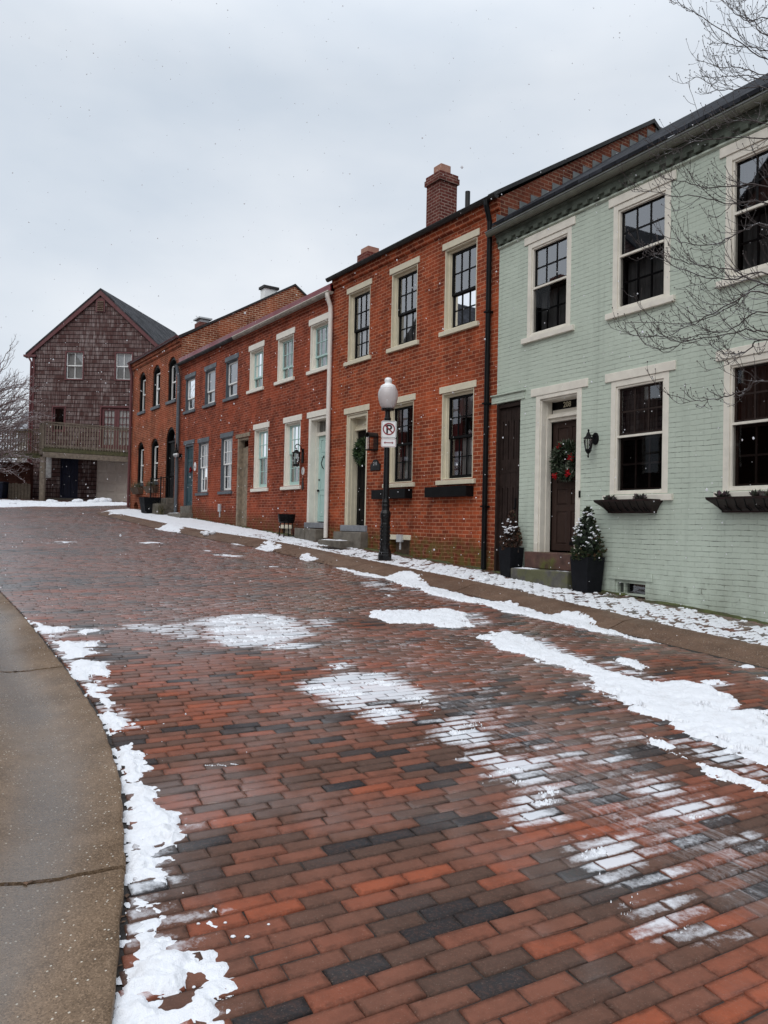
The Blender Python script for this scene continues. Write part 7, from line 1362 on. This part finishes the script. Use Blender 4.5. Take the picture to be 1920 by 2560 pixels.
# ================================================================== trees
class Twigs:
    def __init__(s, seed): s.q = MB(); s.rg = random.Random(seed)
    def limb(s, pts, r0, r1, twigs, tl, lift=.5, depth=2, k=6, bud=.006, sub=.55):
        rg = s.rg; P = [Vector(p) for p in pts]
        C = []                                              # Catmull-Rom through the points, with a little waver
        for i in range(len(P)-1):
            a, b, c, d = P[max(i-1,0)], P[i], P[i+1], P[min(i+2,len(P)-1)]
            for j in range(5):
                u = j/5; C.append(.5*((2*b)+(c-a)*u+(2*a-5*b+4*c-d)*u*u+(3*b-3*c+d-a)*u**3))
        C.append(P[-1]); n = len(C); wob = r0*.7
        C = [c+Vector((rg.gauss(0,wob),rg.gauss(0,wob),rg.gauss(0,wob)))*(0 < i < n-1) for i, c in enumerate(C)]
        rad = [r0+(r1-r0)*(i/(n-1))**.8 for i in range(n)]; s.q.tube(C, rad, k)
        if depth <= 0:
            if bud: s.q.ball(C[-1], bud, (1,1,1.2), 5, 3)
            return
        side = rg.choice((-1,1))
        for t in range(twigs):
            f = (t+rg.uniform(.2,.9))/twigs; f = .06+.94*f; i = min(n-2, int(f*(n-1))); d = (C[i+1]-C[i]).normalized(); side = -side
            up = Vector((0,0,1)); lat = d.cross(up); lat = lat.normalized() if lat.length > .1 else Vector((1,0,0))
            dirn = (d*rg.uniform(.55,1.) + lat*side*rg.uniform(.15,1.) + up*rg.uniform(-.35,lift)).normalized(); l = tl*(1-.45*f)*rg.uniform(.45,1.25)
            p0 = C[i]; p1 = p0+dirn*l*.5+Vector((0,0,-.04*l)); p2 = p0+dirn*l+up*l*rg.uniform(.05,.38)
            s.limb([p0,p1,p2], max(r1, rad[i]*.55), max(r1*.7, .0018), max(2, int(twigs*.5)), l*sub, lift+.25, depth-1, 4 if k <= 5 else 5, bud, sub)
    def build(s, name, mat, T): return s.q.build(name, mat, T, smooth=True, recalc=False)
LIMBS = [((4.23,8.60,6.97),(3.88,8.74,7.32),(3.65,8.88,7.59),(3.45,9.01,7.83),(3.33,9.15,8.01)),
 ((4.03,8.20,7.17),(3.89,8.38,7.27),(3.80,8.57,7.51),(3.86,8.75,7.75)),
 ((4.13,8.40,6.94),(4.04,8.54,7.07),(3.91,8.68,7.17),(3.84,8.81,7.28),(3.72,8.95,7.36)),
 ((3.93,8.00,6.85),(3.87,8.18,7.10),(3.82,8.37,7.32),(3.85,8.55,7.54)),
 ((4.09,8.30,6.55),(3.93,8.44,6.68),(3.81,8.58,6.76),(3.66,8.71,6.82),(3.49,8.85,6.89)),
 ((3.99,8.10,6.49),(3.77,8.28,6.67),(3.63,8.47,6.79),(3.43,8.65,6.98)),
 ((3.89,7.90,6.23),(3.68,8.08,6.33),(3.51,8.27,6.41),(3.49,8.45,6.48)),
 ((3.75,7.60,5.69),(3.63,7.78,5.83),(3.55,7.97,5.91),(3.37,8.15,5.92)),
 ((3.80,7.70,5.59),(3.49,7.84,5.67),(3.23,7.97,5.71),(2.99,8.11,5.66),(2.99,8.25,5.70)),
 ((3.70,7.50,5.02),(3.49,7.64,5.09),(3.24,7.78,5.12),(2.99,7.91,5.24),(2.81,8.05,5.36)),
 ((3.66,7.40,4.81),(3.37,7.54,4.86),(3.12,7.68,4.98),(2.82,7.81,5.06),(2.52,7.95,5.16)),
 ((3.76,7.60,4.68),(3.54,7.74,4.66),(3.36,7.88,4.58),(3.10,8.01,4.64),(2.90,8.15,4.77)),
 ((3.62,7.30,3.96),(3.33,7.44,4.16),(3.09,7.58,4.25),(2.83,7.71,4.38),(2.62,7.85,4.51)),
 ((3.71,7.50,4.16),(3.42,7.64,4.14),(3.17,7.78,4.22),(2.87,7.91,4.39),(2.75,8.05,4.54)),
 ((3.57,7.20,3.88),(3.26,7.34,3.80),(3.05,7.48,3.69),(2.77,7.61,3.56),(2.35,7.75,3.60)),
 ((3.67,7.40,4.02),(3.53,7.54,3.97),(3.37,7.68,3.83),(3.03,7.81,3.74),(2.46,7.95,3.77)),
 ((3.47,7.00,3.63),(3.23,7.18,3.53),(3.01,7.37,3.50),(2.66,7.55,3.51)),
 ((3.48,7.00,2.99),(3.32,7.14,2.93),(3.20,7.28,2.90),(3.00,7.41,2.88),(2.76,7.55,2.96)),
 ((3.52,7.10,3.47),(3.28,7.24,3.50),(2.88,7.38,3.45),(2.72,7.51,3.40),(2.56,7.65,3.48)),
 ((3.42,6.90,3.35),(3.33,7.08,3.30),(3.24,7.27,3.30),(3.18,7.45,3.40))]
tx, ty = 4.98, 7.3; tb = BF.w(0,0,0); dt_ = ((tx-BF.o[0])*BF.d[0]+(ty-BF.o[1])*BF.d[1], (tx-BF.o[0])*BF.n[0]+(ty-BF.o[1])*BF.n[1]); tz = gz(*dt_)
T = thing('bare_tree', 'bare budding tree reaching its twigs in from the right in front of the green house', 'tree', (tx,ty,tz-.05), 0)
w = Twigs(3); w.q.tube([(0,0,-.1),(.03,.02,1.2),(-.02,.05,2.6),(.05,0,4.2),(.0,.1,6.0),(.05,.2,8.)], [.15,.12,.10,.08,.05,.02], 12); w.build('trunk', M['bark'], T)
w = Twigs(12)
for pts in LIMBS:
    L_ = [Vector(p)-Vector((tx,ty,tz-.05)) for p in pts]; z = max(1.1, L_[0].z-.75); st_ = Vector((0,0,z)); mid = (st_+L_[0])*.5+Vector((0,0,.05))
    high = pts[0][2] > 5.4
    w.limb([st_, mid]+L_, .011 if not high else .009, .0028, 13 if not high else 11, .62, .75, 2, 6, .0062)
w.build('crown', M['bark'], T)
T = thing('bare_tree', 'reddish bare tree with snowy limbs at the left edge before the shingled house', 'tree', (-19.6,36.4,2.4), 0)
w = Twigs(21); w.q.tube([(0,0,-.2),(.1,0,1.2),(.3,.1,2.6),(.5,.1,4.2)], [.2,.17,.14,.09], 10); w.build('trunk', M['bark_pink'], T)
w = Twigs(22); rg = random.Random(31)
for i in range(40):
    z = rg.uniform(1.2, 5.2); a = rg.uniform(-.75,.75); l = rg.uniform(2.,3.5); e = rg.uniform(.0,1.15) if i % 3 else rg.uniform(-.12,.2)
    d = Vector((math.cos(a)*math.cos(e), math.sin(a)*math.cos(e)*.6, math.sin(e))); p = Vector((.1+z*.09,0,z))
    w.limb([p, p+d*l*.35+Vector((0,0,.1)), p+d*l*.7+Vector((0,0,.12)), p+d*l+Vector((0,0,-.25 if e < .25 else .1))], .034, .009, 9, 1.05, .6, 2, 5, .0)
w.build('crown', M['bark_pink'], T)
first = T; LT = ('pale bare tree standing far behind the side deck', 'farthest bare tree, cut by the left edge behind the side deck')
for (x_, y_, z_, rz_, lab) in ((-24.2,47.,2.6,.7,LT[0]), (-31.,55.,2.6,-.5,LT[1])):
    c = first.copy(); COL.objects.link(c); c.location = (x_,y_,z_); c.rotation_euler = (0,0,rz_); c['label'] = lab; c['group'] = 'bare trees at the left edge'; c.scale = (1.15,1.15,1.1)
    for ch in list(first.children): d_ = ch.copy(); COL.objects.link(d_); d_.parent = c
first['group'] = 'bare trees at the left edge'
T = thing('bare_shrub', 'dark tangled shrub hiding the side deck at the left edge', 'shrub', (-20.9,37.5,2.6), 0); w = Twigs(41); rg = random.Random(44)
w.q.tube([(0,0,-.2),(0,0,.5)], [.06,.05], 6); w.build('stem', M['bark'], T); w = Twigs(43)
for i in range(22):
    a = rg.uniform(-1.2,1.9); e = rg.uniform(.5,1.35); l = rg.uniform(1.6,3.3); d = Vector((math.cos(a)*math.cos(e), math.sin(a)*math.cos(e)*.5, math.sin(e))); p = Vector((0,0,.4))
    w.limb([p, p+d*l*.5, p+d*l+Vector((.3,0,-.4))], .024, .007, 8, .9, .3, 2, 4, .0)
w.build('crown', M['bark'], T)

# ================================================================== falling snow
def flakes():
    rg = np.random.default_rng(77); N = 5200
    Y = (rg.uniform(2.2**2.2, 21.**2.2, N))**(1/2.2); X = rg.uniform(-.56,.56,N)*Y; Z = 1.6 + rg.uniform(-.35,.72,N)*Y; r = rg.uniform(.0025,.0075,N)*np.clip(Y/7., .7, 1.25)
    ok = (Z > .0643*Y-.011*X+.1) & ((Z-1.6 < .26*Y + .12*X) | (rg.uniform(0,1,N) < .4)); X, Y, Z, r = X[ok], Y[ok], Z[ok], r[ok]; N = len(X)
    o = np.array([(1,0,0),(-1,0,0),(0,1,0),(0,-1,0),(0,0,1.2),(0,0,-1.2)]); co = np.stack([X,Y,Z], -1)[:,None] + o[None]*r[:,None,None]*rg.uniform(.7,1.3,(N,6,1))
    tri = np.array([(0,2,4),(2,1,4),(1,3,4),(3,0,4),(2,0,5),(1,2,5),(3,1,5),(0,3,5)]); f = (np.arange(N)*6)[:,None,None]+tri[None]
    ob = np_mesh('falling_snow', co.reshape(-1,3), f.reshape(-1,3), [M['flake']], smooth=True); tag(ob, 'small white snowflakes drifting through the air', kind='stuff')
k = NT('snowflake'); d = k.n('BsdfDiffuse', Color=(.9,.9,.92,1)); t = k.n('BsdfTranslucent', Color=(.9,.9,.92,1)); mx = k.n('MixShader', i0=.72, i1=d.outputs[0], i2=t.outputs[0]); k.link(mx.outputs[0], k.out.inputs[0]); M['flake'] = k.m
flakes()

# ================================================================== sky, sun, camera
SUN_EL, SUN_AZ = 48., 205.       # degrees; azimuth clockwise from +Y
wd = bpy.data.worlds.new('World'); SC.world = wd; wd.use_nodes = True; nt = wd.node_tree; nt.nodes.clear()
def N_(typ, **kw):
    n = nt.nodes.new('ShaderNode'+typ)
    for a, v in kw.items(): setattr(n, a, v)
    return n
out = N_('OutputWorld'); bg = N_('Background'); sky = N_('TexSky'); sky.sky_type = 'NISHITA'; sky.sun_disc = False; sky.sun_elevation = R(SUN_EL); sky.sun_rotation = R(SUN_AZ); sky.air_density = 1.5; sky.dust_density = 3.
tc = N_('TexCoord'); sp = N_('SeparateXYZ'); nt.links.new(tc.outputs['Generated'], sp.inputs[0])
mp = N_('Mapping'); mp.inputs['Scale'].default_value = (1.2,1.2,2.6); nt.links.new(tc.outputs['Generated'], mp.inputs[0])
nz = N_('TexNoise'); nz.inputs['Scale'].default_value = 1.7; nz.inputs['Detail'].default_value = 5; nz.inputs['Roughness'].default_value = .5; nt.links.new(mp.outputs[0], nz.inputs['Vector'])
cr = N_('ValToRGB'); e = cr.color_ramp.elements; e[0].position = .36; e[0].color = (.66,.735,.83,1); e[1].position = .66; e[1].color = (.89,.93,.985,1); nt.links.new(nz.outputs[0], cr.inputs[0])
zr = N_('ValToRGB'); e = zr.color_ramp.elements; e[0].position = .0; e[0].color = (1.03,)*3+(1,); e[1].position = 1.; e[1].color = (1.9,)*3+(1,); zr.color_ramp.elements.new(.50).color = (.98,.98,.98,1); nt.links.new(sp.outputs[2], zr.inputs[0])   # overcast: brightest overhead
ml = N_('Mix', data_type='RGBA', blend_type='MULTIPLY'); ml.inputs[0].default_value = 1.; nt.links.new(cr.outputs[0], ml.inputs[6]); nt.links.new(zr.outputs[0], ml.inputs[7])
ss = N_('VectorMath', operation='SCALE'); ss.inputs['Scale'].default_value = .1; nt.links.new(sky.outputs[0], ss.inputs[0])
mx = N_('Mix', data_type='RGBA'); mx.inputs[0].default_value = .92; nt.links.new(ss.outputs[0], mx.inputs[6]); nt.links.new(ml.outputs[2], mx.inputs[7])
nt.links.new(mx.outputs[2], bg.inputs[0]); bg.inputs[1].default_value = 1.; nt.links.new(bg.outputs[0], out.inputs[0])
sl = bpy.data.lights.new('sun', 'SUN'); sl.energy = 1.3; sl.angle = R(50); sl.color = (1,.975,.94); so = bpy.data.objects.new('sun', sl); COL.objects.link(so)
dv = Vector((math.sin(R(SUN_AZ))*math.cos(R(SUN_EL)), math.cos(R(SUN_AZ))*math.cos(R(SUN_EL)), math.sin(R(SUN_EL)))); so.rotation_euler = dv.to_track_quat('Z', 'Y').to_euler(); so.location = (0,0,30)
cd = bpy.data.cameras.new('camera'); cam = bpy.data.objects.new('camera', cd); COL.objects.link(cam); SC.camera = cam
p_, r_ = R(1.1), R(1.2); fwd = Vector((0,math.cos(p_),math.sin(p_))); u0 = Vector((0,-math.sin(p_),math.cos(p_))); x0 = Vector((1,0,0))
up = u0*math.cos(r_)-x0*math.sin(r_); rt = x0*math.cos(r_)+u0*math.sin(r_)
cam.matrix_world = Matrix(((rt.x,up.x,-fwd.x,0),(rt.y,up.y,-fwd.y,0),(rt.z,up.z,-fwd.z,1.6),(0,0,0,1)))
cd.sensor_fit = 'VERTICAL'; cd.sensor_height = 24.; cd.sensor_width = 24.; cd.lens = 1925/2560*24.; cd.clip_start = .05; cd.clip_end = 2000
SC.render.resolution_x, SC.render.resolution_y = 768, 1024; SC.render.engine = 'CYCLES'
SC.view_settings.view_transform = 'Standard'; SC.view_settings.look = 'None'; SC.view_settings.exposure = 0.; SC.view_settings.gamma = 1.
SC.cycles.max_bounces = 8; SC.cycles.transparent_max_bounces = 12; SC.cycles.use_denoising = True; SC.cycles.sample_clamp_indirect = 6.
